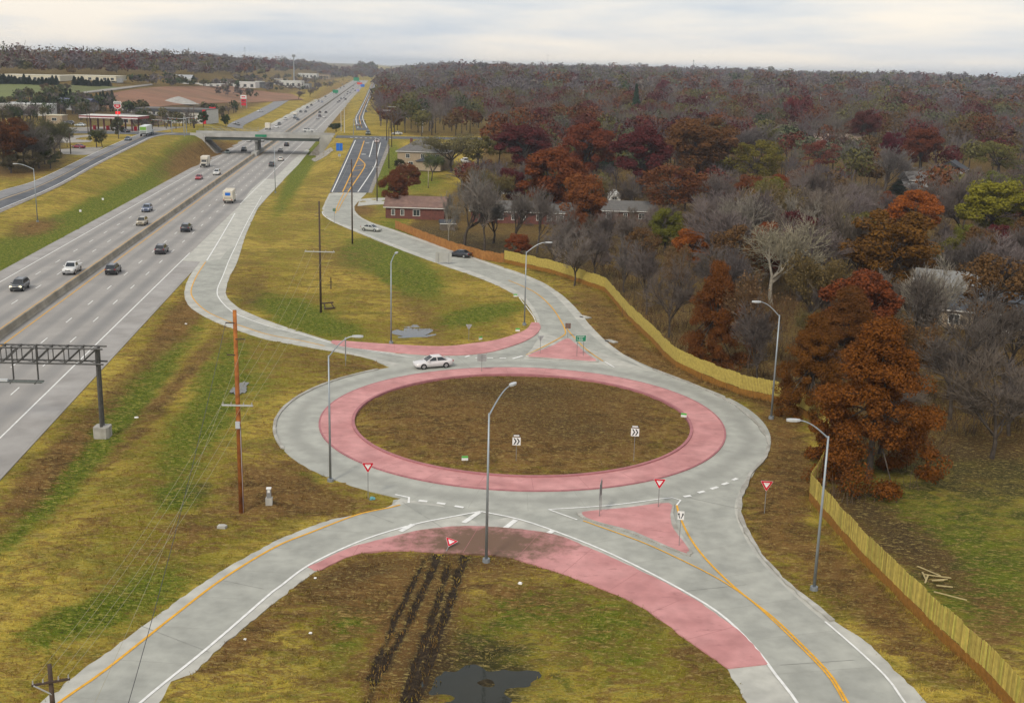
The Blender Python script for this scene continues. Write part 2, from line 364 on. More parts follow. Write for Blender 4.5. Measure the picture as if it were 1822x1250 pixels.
# ------------------------------------------------------------------ grass material (colours by patch, broken up by noise)
def grass_material(name, bump):
    m = bpy.data.materials.new(name); m.use_nodes = True
    t = m.node_tree; L = t.links.new; b = t.nodes['Principled BSDF']
    b.inputs['Roughness'].default_value = .9; b.inputs['Specular IOR Level'].default_value = .08
    geo = t.nodes.new('ShaderNodeNewGeometry')
    at = t.nodes.new('ShaderNodeVertexColor'); at.layer_name = 'zone'
    sp = t.nodes.new('ShaderNodeSeparateColor'); L(at.outputs[0], sp.inputs[0])
    def noise(scale, detail=6, rough=.6, st=(1, 1, 1), rot=0, loc=(0, 0, 0), dist=0):
        mp = t.nodes.new('ShaderNodeMapping'); mp.inputs['Scale'].default_value = st; mp.inputs['Rotation'].default_value = (0, 0, R(rot)); mp.inputs['Location'].default_value = loc
        L(geo.outputs['Position'], mp.inputs[0])
        n = t.nodes.new('ShaderNodeTexNoise'); n.inputs['Scale'].default_value = scale; n.inputs['Detail'].default_value = detail; n.inputs['Roughness'].default_value = rough
        n.inputs['Distortion'].default_value = dist
        L(mp.outputs[0], n.inputs['Vector']); return n.outputs['Fac']
    def mr(x, a, b_, c=0, d=1):
        n = t.nodes.new('ShaderNodeMapRange'); n.interpolation_type = 'SMOOTHSTEP'
        for i, q in enumerate((a, b_, c, d)): n.inputs[1 + i].default_value = q
        L(x, n.inputs[0]); return n.outputs[0]
    def mth(op, a, b_):
        n = t.nodes.new('ShaderNodeMath'); n.operation = op
        for i, q in enumerate((a, b_)):
            if isinstance(q, (int, float)): n.inputs[i].default_value = q
            else: L(q, n.inputs[i])
        return n.outputs[0]
    def mix(f, a, b_):
        n = t.nodes.new('ShaderNodeMix'); n.data_type = 'RGBA'
        if isinstance(f, (int, float)): n.inputs[0].default_value = f
        else: L(f, n.inputs[0])
        for i, q in ((6, a), (7, b_)):
            if isinstance(q, tuple): n.inputs[i].default_value = (*q, 1)
            else: L(q, n.inputs[i])
        return n.outputs[2]
    big = noise(.05, 4, .55, dist=.6); mid = noise(.24, 7, .72, (1, 1.8, 1), 35, (5, 2, 0), 1.0); mid2 = noise(.45, 7, .74, (1, 2.0, 1), -20, (31, 12, 0), 1.2)
    fine = noise(1.7, 5, .75, (1, 2.4, 1), 55, dist=.6); fine2 = noise(4.2, 4, .7, (1, 1.8, 1), 15, (9, 9, 0), .6)
    Nm, Nm2, Nf, Nf2, Nb = mr(mid, .33, .67), mr(mid2, .33, .67), mr(fine, .32, .68), mr(fine2, .30, .70), mr(big, .36, .64)
    base = mix(mr(mth('ADD', mth('MULTIPLY', Nb, .45), mth('MULTIPLY', Nm, .55)), .25, .75), (.225, .190, .018), (.54, .395, .068))
    base = mix(mth('MULTIPLY', mr(Nm2, .30, .85), .85), base, (.27, .160, .042))
    base = mix(mth('MULTIPLY', mr(noise(.13, 7, .74, (1, 1.6, 1), 10, (71, 42, 0), .8), .50, .62), .7), base, (.155, .135, .022))
    def amount(z, n1, n2, k, lo, hi): return mr(mth('ADD', mth('MULTIPLY', z, k), mth('ADD', mth('MULTIPLY', n1, .34), mth('MULTIPLY', n2, .30))), lo, hi)
    gr = amount(sp.outputs[0], Nm, Nf, .66, .42, .78)
    gcol = mix(Nf, (.050, .082, .005), (.165, .212, .010))
    base = mix(gr, base, gcol)
    br = amount(sp.outputs[1], Nm2, Nf, .66, .42, .84)
    bcol = mix(Nm, (.090, .048, .017), (.235, .125, .040))
    base = mix(br, base, bcol)
    dk = amount(sp.outputs[2], Nm, Nf, .66, .46, .88)
    base = mix(mth('MULTIPLY', dk, .85), base, mix(Nf2, (.020, .015, .010), (.065, .045, .022)))
    # blades and thatch: light and dark strokes
    base = mix(mth('MULTIPLY', mr(Nf, .62, .95), .45), base, (.60, .46, .15))
    base = mix(mth('MULTIPLY', mr(Nf, .34, .05), .48), base, (.060, .048, .016))
    base = mix(mth('MULTIPLY', mr(Nf2, .36, .05), .40), base, (.050, .040, .014))
    base = mix(mth('MULTIPLY', mr(Nf2, .66, 1.0), .35), base, (.46, .37, .15))
    base = mix(mr(sp.outputs[2], .98, 1.25, 0, .92), base, mix(Nf, (.022, .016, .012), (.060, .042, .028)))      # wet mud of the ruts
    L(base, b.inputs['Base Color'])
    if bump:
        bp = t.nodes.new('ShaderNodeBump'); bp.inputs['Strength'].default_value = bump; bp.inputs['Distance'].default_value = .35
        L(mth('ADD', fine, fine2), bp.inputs['Height']); L(bp.outputs[0], b.inputs['Normal'])
    return m
GRASS = grass_material('grass_ground', .7)

# ------------------------------------------------------------------ terrain: one sheet to the horizon
def axis(pts):
    out = []
    for a, b, n in pts: out += list(np.linspace(a, b, n, endpoint=False))
    return np.array(out + [pts[-1][1]])
xs = axis([(-7000, -1500, 14), (-1500, -420, 36), (-420, -150, 40), (-150, -110, 16), (-110, 110, 150), (110, 170, 20), (170, 420, 30), (420, 1500, 36), (1500, 7000, 14)])
ys = axis([(-60, 46, 16), (46, 200, 110), (200, 300, 60), (300, 540, 80), (540, 1000, 60), (1000, 3400, 60), (3400, 11000, 12)])
X, Y = np.meshgrid(xs, ys)
Z = zt(X, Y)
rr = np.random.default_rng(4)
def bumps(x, y):
    return .045 * np.sin(x * .31 + 1.3 * np.sin(y * .17)) * np.sin(y * .27 + np.sin(x * .21)) + .03 * np.sin(x * .83 + y * .61)
# shallow swales of the verge between the ramps
def swale(x, y, path, w, depth):
    P = resample([G(*p) for p in path], 24)
    d = np.min(np.hypot(x[..., None] - P[:, 0], y[..., None] - P[:, 1]), -1)
    return -depth * np.exp(-(d / w) ** 2)
near = (Y > 45) & (Y < 330) & (np.abs(X) < 130)
SW = np.zeros_like(X)
SW[near] += swale(X[near], Y[near], [(520, 360), (545, 400), (600, 440), (660, 470), (700, 520), (740, 590)], 3.5, .35)
SW[near] += swale(X[near], Y[near], [(330, 590), (180, 790), (40, 950)], 3.0, .3)
SW[near] += swale(X[near], Y[near], [(815, 1228), (866, 1215), (910, 1200)], 2.4, .36)
SW[near] += swale(X[near], Y[near], [(420, 694), (434, 684)], 2.0, .25)
# ------------------------------------------------------------------ pavement outlines (plan), surveyed on the ground
RC = np.array([1.25, 115.3])                                 # centre of the roundabout
R_OUT, R_APR, R_ISL = 25.6, 21.1, 17.65
def circle(r, n=128, c=RC): return [c + r * np.array([math.cos(2 * math.pi * k / n), math.sin(2 * math.pi * k / n)]) for k in range(n)]
NW_S = [(735, 660), (692, 650), (650, 636), (600, 626), (540, 616), (480, 605), (432, 590.5), (385, 573), (352, 556), (334, 541), (328, 522), (335.4, 495), (355.8, 466), (385, 424), (424, 368)]
NW_N = [(740, 637), (692, 626), (640, 620), (600, 610), (540, 592), (480, 571.7), (444, 557), (424, 547), (406, 531), (402, 516.5), (408.8, 492), (422.4, 465), (436, 421), (448, 392), (460.5, 367)]
NE_W = [(586.4, 343), (578, 360), (573, 374.5), (577, 384), (595, 395.7), (627, 409.7), (683, 432.6), (771, 466), (859, 497), (923.8, 529), (950, 562), (958, 600), (930, 640)]
NE_E = [(652.4, 343), (640, 356), (631.5, 366), (632, 376), (644.5, 387.7), (665.6, 397.4), (704, 409.7), (806, 445), (859, 463), (940, 491), (985, 514), (1022, 545), (1061, 590), (1103, 626), (1164, 660)]
SW_N = [(745, 880), (714, 886), (690, 901), (640, 914), (587, 925), (540, 941), (490, 962), (440, 990), (393, 1016), (330, 1058), (265, 1106), (190, 1160), (109, 1219), (60, 1258), (-40, 1340)]
SW_S = [(860, 935), (823.9, 940), (755, 945), (690, 962), (640, 982), (562.5, 1016), (507.5, 1057), (480, 1078), (450, 1103), (393, 1150), (340, 1200), (287, 1247), (230, 1300), (180, 1350), (120, 1420)]
SE_W = [(820, 937), (900, 944), (960, 955), (1050, 990), (1140.7, 1030), (1230, 1085), (1270, 1125), (1294, 1189), (1310, 1216), (1328, 1250), (1350, 1300), (1370, 1360)]
SE_E = [(1347, 826), (1343.6, 837), (1326, 871.6), (1318, 906), (1333, 949), (1364, 995), (1415.8, 1047), (1484, 1104), (1544, 1144), (1614, 1214), (1646, 1248), (1700, 1310)]
AP_S_UP = [(548.8, 1009), (617.6, 976.5), (686, 957.6), (755, 942), (824, 936), (900, 939), (986, 950.7), (1048, 974.7), (1140.7, 1016), (1226.7, 1060.7), (1305.8, 1115.7), (1347, 1155), (1366, 1182)]
AP_S_LO = [(553, 1012), (565, 1016), (593.5, 1002), (641.6, 984), (703.5, 979), (760, 982), (858, 986), (906.4, 992), (954.6, 1006), (1006.6, 1023), (1065, 1045), (1140.7, 1079.6), (1230, 1143), (1296, 1190)]
AP_N_LO = [(589, 610), (610.7, 616.7), (692.8, 626.4), (778, 632.5), (860, 628.8), (920.7, 612.7), (951, 597.5), (961.8, 584), (958.7, 575)]
AP_N_UP = [(591, 606), (617, 607.5), (692.8, 612.7), (784, 616.7), (844.7, 611), (890, 603.6), (933, 588.4), (944, 577), (946, 574)]
SPL_NE = [(1009, 602), (985, 613), (934.5, 634), (960, 638), (1010, 642), (1063.7, 645), (1052, 634), (1039, 622), (1022, 609)]
SPL_SE = [(1027, 914), (1040, 909), (1110, 902), (1193, 894), (1198, 915), (1208, 945), (1231, 981), (1228, 987), (1217, 987), (1123.5, 950), (1045, 926)]
def gs(pts, n=6): return [GT(*p) for p in spline(pts, n)]

CONC = M('concrete_road', (.455, .447, .40), .85, .12, .9, .12, c2=(.375, .37, .335))
CONC_L = M('concrete_lane', (.362, .364, .325), .85, .12, .8, .12, c2=(.30, .303, .272))
KERB = M('kerb_concrete', (.40, .39, .355), .9, .18, 1.2, .2, c2=(.30, .285, .25))
WHITE = M('white_road_paint', (.70, .70, .68), .7, .14, 2.2)
YELLOW = M('yellow_road_paint', (.66, .34, .03), .7, .16, 2.2)
ASPH = M('asphalt', (.085, .092, .105), .9, .16, .6, .2, c2=(.12, .125, .135))
SHOULD = M('gravel_shoulder', (.27, .25, .23), .95, .25, 1.8, .5, c2=(.2, .18, .15))
JOINT = M('joint_sealant', (.235, .235, .22), .85, .2, 2)

def ribbon(name, left, right, h, mat, parent=None, n=60, m=1, skirt=.3, rag=0.0):
    """paved strip between two edge lines, draped on the land, with sides"""
    A, B = resample(left, n), resample(right, n)
    if rag:
        rg = np.random.default_rng(len(name) * 7 + n)
        for P in (A, B): P += rg.normal(0, rag, P.shape)
    V, F = [], []
    for i in range(n):
        for j in range(m + 1):
            p = A[i] + (B[i] - A[i]) * j / m
            V.append((p[0], p[1], float(zt(*p)) + h))
    w = m + 1
    for i in range(n - 1):
        for j in range(m):
            F.append((i * w + j, i * w + j + 1, (i + 1) * w + j + 1, (i + 1) * w + j))
    b = MB(); b.v, b.f = V, F
    if skirt:
        ring = [i * w for i in range(n)] + [(n - 1) * w + j for j in range(1, m + 1)] + [i * w + m for i in range(n - 2, -1, -1)] + [j for j in range(m - 1, 0, -1)]
        k0 = len(V)
        for q in ring: V.append((V[q][0], V[q][1], V[q][2] - skirt))
        for k in range(len(ring)):
            k2 = (k + 1) % len(ring)
            F.append((ring[k], ring[k2], k0 + k2, k0 + k))
    return b.build(name, mat, parent)
def slab(name, poly, h0, h1, mat, parent=None):
    b = MB(); b.prism(poly, h0, h1); return b.build(name, mat, parent)
def line(name, pts, w, h, mat, parent=None, n=None):
    """painted line of width w on the land"""
    P = np.array(pts)
    n = n or max(2, int(np.linalg.norm(np.diff(P, axis=0), axis=1).sum() / 1.2))
    P = resample(P, n + 1)
    T = np.gradient(P, axis=0); T /= np.maximum(np.linalg.norm(T, axis=1)[:, None], 1e-6)
    Nn = np.stack([-T[:, 1], T[:, 0]], -1)
    V, F = [], []
    for s in (-.5, .5):
        for p in P + Nn * w * s: V.append((p[0], p[1], float(zt(*p)) + h))
    for i in range(n): F.append((i, n + 1 + i, n + 2 + i, i + 1))
    b = MB(); b.v, b.f = V, F
    return b.build(name, mat, parent)
def struct(o, label): return tag(o, label, kind='structure')

def dist_to(x, y, P):
    """distance to a polyline for far points only roughly: to its samples"""
    P = np.asarray(P); return np.sqrt(np.min((x[..., None] - P[:, 0]) ** 2 + (y[..., None] - P[:, 1]) ** 2, -1))
def inside(x, y, poly):
    P = np.asarray(poly); r = np.zeros(x.shape, bool)
    x2, y2 = np.roll(P[:, 0], -1), np.roll(P[:, 1], -1)
    for a, b, c, d in zip(P[:, 0], P[:, 1], x2, y2):
        if abs(d - b) < 1e-9: continue
        r ^= ((b > y) != (d > y)) & (x < (c - a) * (y - b) / (d - b) + a)
    return r

# ---- roads round the roundabout
NWs, NWn, NEw, NEe, SWn, SWs, SEw, SEe = (gs(q) for q in (NW_S, NW_N, NE_W, NE_E, SW_N, SW_S, SE_W, SE_E))
APN, APS = gs(AP_N_LO) + gs(AP_N_UP)[::-1], gs(AP_S_UP) + gs(AP_S_LO)[::-1]
FILL_S = [GT(*p) for p in [(700, 889), (760, 880), (900, 884), (1010, 890), (1010, 960), (940, 950), (860, 944), (760, 948), (680, 965)]]
FILL_N = [GT(*p) for p in [(640, 630), (780, 628), (860, 625), (921, 610), (951, 594), (965, 584), (1000, 596), (1066, 646), (1000, 660), (900, 662), (740, 664), (690, 652)]]
FILL_E = [GT(*p) for p in [(1070, 640), (1103, 627), (1135, 643), (1175, 661), (1215, 680), (1190, 692), (1120, 672), (1070, 655)]]
PAVED = [circle(R_OUT), NWs + NWn[::-1], NEw + NEe[::-1], SWn + SWs[::-1], SEw + SEe[::-1], FILL_S, FILL_N, FILL_E]
HWY_L, HWY_R, HWY_R2 = -65.3, -33.4, -31.6
u0h, u1h = 60.0, 2420.0
# pull the land down a little under pavement so that it never pokes through
PVD = np.zeros(X.shape, bool)
nb = (Y > 40) & (Y < 340) & (np.abs(X) < 140)
for q in PAVED + [APN, APS]: PVD[nb] |= inside(X[nb], Y[nb], q)
UU, VV = X * HD[0] + Y * HD[1], X * HV[0] + Y * HV[1]
HWm = (VV > HWY_L - .2) & (VV < HWY_R2 + .2)
ISL = np.hypot(X - RC[0], Y - RC[1])
bz = np.where(near & ~PVD, bumps(X, Y) + rr.normal(0, .025, X.shape), 0) + SW * ~PVD
bz = np.where(HWm | PVD, 0, bz)
Z = Z + bz - .06 * (PVD | HWm)
Z = Z + np.where(ISL < R_ISL - .3, .10 + .55 * np.clip(1 - (ISL / R_ISL) ** 2, 0, 1), 0)     # the island is slightly mounded
Z0 = Z.copy()
_ed = np.minimum.reduce([X + 13.0, 7.0 - X, Y - 54.0, 82.0 - Y]); Z = np.where(_ed > 2.4, Z - .35, Z)          # room for the finely built rutted ground
def zg(x, y):
    """height of the built ground sheet"""
    x, y = np.asarray(x, float), np.asarray(y, float)
    i = np.clip(np.searchsorted(xs, x) - 1, 0, len(xs) - 2); j = np.clip(np.searchsorted(ys, y) - 1, 0, len(ys) - 2)
    a, b = (x - xs[i]) / (xs[i + 1] - xs[i]), (y - ys[j]) / (ys[j + 1] - ys[j])
    return Z0[j, i] * (1 - a) * (1 - b) + Z0[j, i + 1] * a * (1 - b) + Z0[j + 1, i] * (1 - a) * b + Z0[j + 1, i + 1] * a * b
V3 = np.stack([X, Y, Z], -1).reshape(-1, 3)
nx, ny = len(xs), len(ys)
ii = (np.arange(ny - 1)[:, None] * nx + np.arange(nx - 1)[None]).ravel()
me = npmesh('ground', V3, np.stack([ii, ii + 1, ii + nx + 1, ii + nx], -1), GRASS)
zc = np.ones((len(V3), 4), np.float32); zc[:, :3] = zones(X, Y).reshape(-1, 3)
ca = me.color_attributes.new('zone', 'FLOAT_COLOR', 'POINT'); ca.data.foreach_set('color', zc.ravel())
me.polygons.foreach_set('use_smooth', np.ones(len(me.polygons), bool))
struct(link('ground', me), 'dry autumn grass ground in straw, brown and green patches')

def wear_material():
    m = M('concrete_circle', (.382, .384, .343), .85, .12, .8, .12, c2=(.33, .332, .298)); t = m.node_tree; L = t.links.new; b = t.nodes['Principled BSDF']; src = b.inputs['Base Color'].links[0].from_socket
    geo = t.nodes.new('ShaderNodeNewGeometry'); mp = t.nodes.new('ShaderNodeMapping'); mp.inputs['Location'].default_value = (-RC[0], -RC[1], 0); L(geo.outputs['Position'], mp.inputs[0])
    ln = t.nodes.new('ShaderNodeVectorMath'); ln.operation = 'LENGTH'; L(mp.outputs[0], ln.inputs[0])
    nz = t.nodes.new('ShaderNodeTexNoise'); nz.inputs['Scale'].default_value = .12; nz.inputs['Detail'].default_value = 5; L(geo.outputs['Position'], nz.inputs['Vector'])
    ad = t.nodes.new('ShaderNodeMath'); ad.operation = 'MULTIPLY_ADD'; ad.inputs[1].default_value = 2.0; L(nz.outputs['Fac'], ad.inputs[0]); L(ln.outputs['Value'], ad.inputs[2])
    d = t.nodes.new('ShaderNodeMath'); d.operation = 'SUBTRACT'; d.inputs[1].default_value = 24.3; L(ad.outputs[0], d.inputs[0]); ab = t.nodes.new('ShaderNodeMath'); ab.operation = 'ABSOLUTE'; L(d.outputs[0], ab.inputs[0])
    r = t.nodes.new('ShaderNodeMapRange'); r.interpolation_type = 'SMOOTHSTEP'; r.inputs[1].default_value, r.inputs[2].default_value, r.inputs[3].default_value, r.inputs[4].default_value = 0, 1.5, .55, 0; L(ab.outputs[0], r.inputs[0])
    mx = t.nodes.new('ShaderNodeMix'); mx.data_type = 'RGBA'; mx.inputs[7].default_value = (.25, .25, .225, 1); L(r.outputs[0], mx.inputs[0]); L(src, mx.inputs[6]); L(mx.outputs[2], b.inputs['Base Color']); return m
slab('junction', FILL_S, -.3, .008, CONC_L)['kind'] = 'structure'; slab('junction', FILL_N, -.3, .006, CONC_L)['kind'] = 'structure'; slab('junction', FILL_E, -.3, .010, CONC_L)['kind'] = 'structure'
ring = ribbon('roundabout_road', circle(R_OUT, 128) + [circle(R_OUT, 128)[0]], circle(R_APR - .3, 128) + [circle(R_APR - .3, 128)[0]], .030, wear_material(), n=129, m=3)
struct(ring, 'grey concrete circulating road of the roundabout')
nw = struct(ribbon('ramp_road', NWs, NWn, .024, CONC, n=90, rag=.03), 'concrete ramp curving from the roundabout up to the highway')
ne = struct(ribbon('entry_road', NEw, NEe, .020, CONC, n=90, rag=.03), 'concrete road leading from the frontage road down to the roundabout')
sw = struct(ribbon('exit_road', SWn, SWs, .016, CONC, n=90, rag=.045), 'concrete road curving from the roundabout to the lower left')
se = struct(ribbon('approach_road', SEw, SEe, .012, CONC, n=90, rag=.035), 'concrete road curving from the roundabout to the lower right')

# driven lanes, greyer than the broomed shoulders
L1 = gs([(736, 655), (692, 643), (600, 621), (540, 607), (480, 596), (432, 581), (390, 565), (365, 552), (346, 534), (340, 517), (350, 491), (366, 466)])
L2 = gs([(740, 640), (692, 629), (600, 613), (540, 596), (480, 581), (440, 567), (414, 555), (392, 534), (386.5, 516.5), (397, 490), (408, 462), (420, 437)])
ribbon('lane', L1, L2, .032, CONC_L, nw, n=70, skirt=0)
L3 = gs([(588, 347), (577, 372), (582, 384), (600, 394.5), (630, 406), (686, 428.5), (774, 461.5), (862, 491), (926, 522), (957, 560), (962, 590)])
L4 = gs([(630, 347), (624, 366), (627, 378), (642, 389), (664, 400), (702, 413), (800, 448), (857, 467), (936, 496), (975, 516), (1004, 543), (1038, 582), (1085, 622), (1150, 657)])
ribbon('lane', L3, L4, .028, CONC_L, ne, n=70, skirt=0)
SWy = gs([(727, 894), (690, 904), (634.7, 916), (548.8, 949), (490, 973), (396, 1030), (305.7, 1098.6), (181, 1197), (109, 1247), (10, 1328)])
SWw = gs([(854.8, 910), (795, 921), (734.5, 933.5), (645, 961), (552, 1004), (499, 1043), (480, 1057), (371, 1151.6), (255.8, 1245), (150, 1340)])
ribbon('lane', SWy, SWw, .024, CONC_L, sw, n=70, skirt=0)
SEw_line = gs([(854.8, 910), (920, 923), (984, 943.8), (1082, 983), (1199, 1041.8), (1285, 1095), (1347, 1157), (1381, 1201.7), (1416, 1247), (1460, 1320)])
SE_edge = gs([(1336, 838), (1316, 872), (1307, 906), (1322, 950), (1352, 997), (1403, 1050), (1468, 1106), (1502, 1135), (1545.6, 1174), (1581.6, 1210), (1607, 1246), (1660, 1320)])
ribbon('lane', SEw_line, SE_edge, .020, CONC_L, se, n=70, m=3, skirt=0)

# ---- pink stamped aprons and splitter islands
def pink_material():
    m = M('pink_stamped_concrete', (.535, .262, .255), .85, .13, .7, .1, c2=(.445, .205, .20))
    t = m.node_tree; L = t.links.new; b = t.nodes['Principled BSDF']
    src = b.inputs['Base Color'].links[0].from_socket
    geo = t.nodes.new('ShaderNodeNewGeometry')
    a = G(862, 965)
    mp = t.nodes.new('ShaderNodeMapping'); mp.vector_type = 'TEXTURE'
    mp.inputs['Location'].default_value = (a[0], a[1], 0); mp.inputs['Scale'].default_value = (7.5, 4.2, 50); L(geo.outputs['Position'], mp.inputs[0])
    ln = t.nodes.new('ShaderNodeVectorMath'); ln.operation = 'LENGTH'; L(mp.outputs[0], ln.inputs[0])
    nz = t.nodes.new('ShaderNodeTexNoise'); nz.inputs['Scale'].default_value = .9; nz.inputs['Detail'].default_value = 8; nz.inputs['Roughness'].default_value = .7; L(geo.outputs['Position'], nz.inputs['Vector'])
    ad = t.nodes.new('ShaderNodeMath'); ad.operation = 'MULTIPLY_ADD'; L(nz.outputs['Fac'], ad.inputs[0]); ad.inputs[1].default_value = -1.9; ad.inputs[2].default_value = 1.95
    sb = t.nodes.new('ShaderNodeMath'); sb.operation = 'SUBTRACT'; L(ad.outputs[0], sb.inputs[0]); L(ln.outputs['Value'], sb.inputs[1])
    cl = t.nodes.new('ShaderNodeMapRange'); cl.inputs[1].default_value, cl.inputs[2].default_value, cl.inputs[4].default_value = -.05, .55, .92; L(sb.outputs[0], cl.inputs[0])
    mx = t.nodes.new('ShaderNodeMix'); mx.data_type = 'RGBA'; mx.inputs[7].default_value = (.125, .080, .048, 1)
    L(cl.outputs[0], mx.inputs[0]); L(src, mx.inputs[6]); 
    # faint scuffs and spots
    n2 = t.nodes.new('ShaderNodeTexNoise'); n2.inputs['Scale'].default_value = .55; n2.inputs['Detail'].default_value = 9; n2.inputs['Roughness'].default_value = .72
    m2 = t.nodes.new('ShaderNodeMapping'); m2.inputs['Scale'].default_value = (1, 3.0, 1); L(geo.outputs['Position'], m2.inputs[0]); L(m2.outputs[0], n2.inputs['Vector'])
    r2 = t.nodes.new('ShaderNodeMapRange'); r2.inputs[1].default_value, r2.inputs[2].default_value, r2.inputs[4].default_value = .57, .72, .75; L(n2.outputs['Fac'], r2.inputs[0])
    m3 = t.nodes.new('ShaderNodeMix'); m3.data_type = 'RGBA'; m3.inputs[7].default_value = (.20, .085, .085, 1)
    L(r2.outputs[0], m3.inputs[0]); L(mx.outputs[2], m3.inputs[6]); L(m3.outputs[2], b.inputs['Base Color'])
    return m
PINK = pink_material()
PINKD = M('pink_kerb', (.36, .15, .16), .85, .15, 1.5, .1)
c1, c2_ = circle(R_APR, 128), circle(R_ISL - .15, 128)
apr = ribbon('truck_apron', c1 + [c1[0]], c2_ + [c2_[0]], .12, PINK, n=129, m=2)
struct(apr, 'pink concrete ring round the central grass island')
k1, k2 = circle(R_ISL + .12, 128), circle(R_ISL - .18, 128)
ribbon('inner_kerb', k1 + [k1[0]], k2 + [k2[0]], .24, PINKD, apr, n=129)
k1, k2 = circle(R_APR + .02, 128), circle(R_APR - .16, 128)
ribbon('outer_kerb', k1 + [k1[0]], k2 + [k2[0]], .124, PINKD, apr, n=129)
an = struct(ribbon('pink_apron', gs(AP_N_LO), gs(AP_N_UP), .10, PINK, n=60, m=2), 'pink concrete strip along the far verge facing the roundabout')
as_ = struct(ribbon('pink_apron', gs(AP_S_UP), gs(AP_S_LO), .055, PINK, n=90, m=3, rag=.03), 'long pink concrete strip in front, muddied at its middle')
for w_, nm, lab, inset in ((SPL_NE, 'splitter_island', 'pink triangular traffic island below the green direction sign', .955), (SPL_SE, 'splitter_island', 'pink triangular traffic island with pale kerb in the foreground', .94)):
    P = [GT(*p) for p in w_]; P = spline(P, 3, True)
    o = slab(nm, P, -.1, .13, KERB); struct(o, lab)
    c = np.mean(P, axis=0)
    I = []
    for k, p in enumerate(P):
        d = c - p; dl = np.linalg.norm(d); I.append(p + d / dl * min(.42, dl * .3))
    slab('pink_top', I, .05, .145, PINK, o)

# ---- kerbs along the outside of the circle
def kerb(pts, label, rag=0.02, h=.15, w=.32):
    P = np.array(pts); n = max(4, int(np.linalg.norm(np.diff(P, axis=0), axis=1).sum() / .9)); P = resample(P, n)
    T = np.gradient(P, axis=0); T /= np.linalg.norm(T, axis=1)[:, None]; Nn = np.stack([-T[:, 1], T[:, 0]], -1)
    o = ribbon('kerb', list(P), list(P + Nn * w), h, KERB, n=n, rag=rag)
    return struct(o, label)
kerb([RC + (R_OUT + .1) * np.array([math.cos(a), math.sin(a)]) for a in np.linspace(R(206), R(133), 30)][::-1], 'low concrete kerb round the left side of the roundabout')
kerb(gs([(1164, 657), (1237, 685), (1295, 711.5), (1340, 745), (1366, 776), (1371, 795), (1359, 824), (1343, 838), (1326, 871.6), (1318, 906)])[::-1], 'crumbled pale kerb round the right side of the roundabout', .06)
kerb(gs([(1318, 908), (1333, 949), (1364, 995), (1415, 1047), (1484, 1104)])[::-1], 'crumbled pale kerb along the lower right road', .07)

# ---- painted lines
for pts, w, mt, par, nm in [
    (L1[14:], .17, YELLOW, nw, 'edge_line'), (L2[6:], .16, WHITE, nw, 'edge_line'), (SWy[3:], .2, YELLOW, sw, 'edge_line'), (SWw, .2, WHITE, sw, 'edge_line'),
    (gs([(703, 880), (722, 883), (733, 888.5), (727, 895)]), .2, WHITE, sw, 'edge_line'), (SEw_line, .2, WHITE, se, 'edge_line'),
    (SE_edge[len(SE_edge) // 2 + 3:], .16, WHITE, se, 'edge_line'),
    (gs([(1204, 899), (1211, 923), (1230, 961), (1261, 1000.5), (1312.7, 1050), (1371, 1095), (1417.5, 1138), (1477, 1199.6), (1506, 1246), (1560, 1330)]), .17, YELLOW, se, 'centre_line'),
    (gs([(1037.5, 926.6), (1140.7, 964), (1209.5, 995), (1278, 1029.8), (1330, 1064), (1368, 1097), (1414, 1141), (1473, 1202), (1501, 1248)]), .13, YELLOW, se, 'centre_line'),
    (gs([(976, 906.7), (1090, 899), (1204, 885), (1204, 899)], 3), .16, WHITE, se, 'edge_line'), (gs([(976, 906.7), (1027, 925)]), .16, WHITE, se, 'edge_line'),
    (gs([(905, 499), (951, 520), (981.6, 547), (1000, 575), (1006, 590), (1003, 597), (975, 613), (936, 632)]), .18, YELLOW, ne, 'centre_line'),
    (gs([(1008, 583), (1014, 592), (1042, 621), (1073, 643)]), .16, YELLOW, ne, 'centre_line'), (gs([(1076, 644), (1093, 654)]), .2, WHITE, ne, 'edge_line'),
    (gs([(924, 530), (948, 562), (953, 574)]), .14, WHITE, ne, 'edge_line'),
    (gs([(573, 377), (577, 384.5), (595, 396), (627, 408.5), (700, 437)]), .16, WHITE, ne, 'edge_line'), (gs([(653, 396), (704, 412.5), (806, 448), (936, 493)]), .12, WHITE, ne, 'edge_line'),
    (gs([(612, 343), (605, 357), (599, 371), (597, 380)]), .22, YELLOW, ne, 'centre_line'), (gs([(619, 343), (608, 362), (601, 376)]), .18, YELLOW, ne, 'centre_line'),
    (gs([(418, 380), (404, 404), (390, 428), (368, 464)]), .25, WHITE, nw, 'edge_line'), (gs([(466, 349), (440, 395), (420, 437)]), .16, WHITE, nw, 'edge_line'),
    (gs([(600, 616), (690, 631), (745, 637)]), .1, WHITE, nw, 'edge_line'),
]:
    LZ = globals().get('LZ', .0440) + .0016; line(nm, pts, w, LZ, mt, par)
def dash(a, b, w, par, mt=WHITE): line('yield_dash', [G(*a), G(*b)], w, .046, mt, par)
for a, b in [((744.8, 890.5), (760.3, 892.2)), ((777.5, 894.6), (792.2, 896.7)), ((809, 900.5), (825, 903))]: dash(a, b, .36, sw)
for a, b in [((1216.4, 883.6), (1229.4, 881.9)), ((1242, 876.7), (1253.5, 874)), ((1265, 870.2), (1277, 866.4)), ((1285, 862.3), (1295.5, 858.9)), ((1303.4, 854.4), (1312, 851))]: dash(a, b, .36, se)
for a, b in [((827.4, 635.5), (836, 632.5)), ((845, 636.7), (851, 636.7)), ((867, 637.2), (877.5, 637.2)), ((889, 637.4), (900.4, 637.4)), ((912, 638.4), (929.6, 633.4))]: dash(a, b, .36, ne)
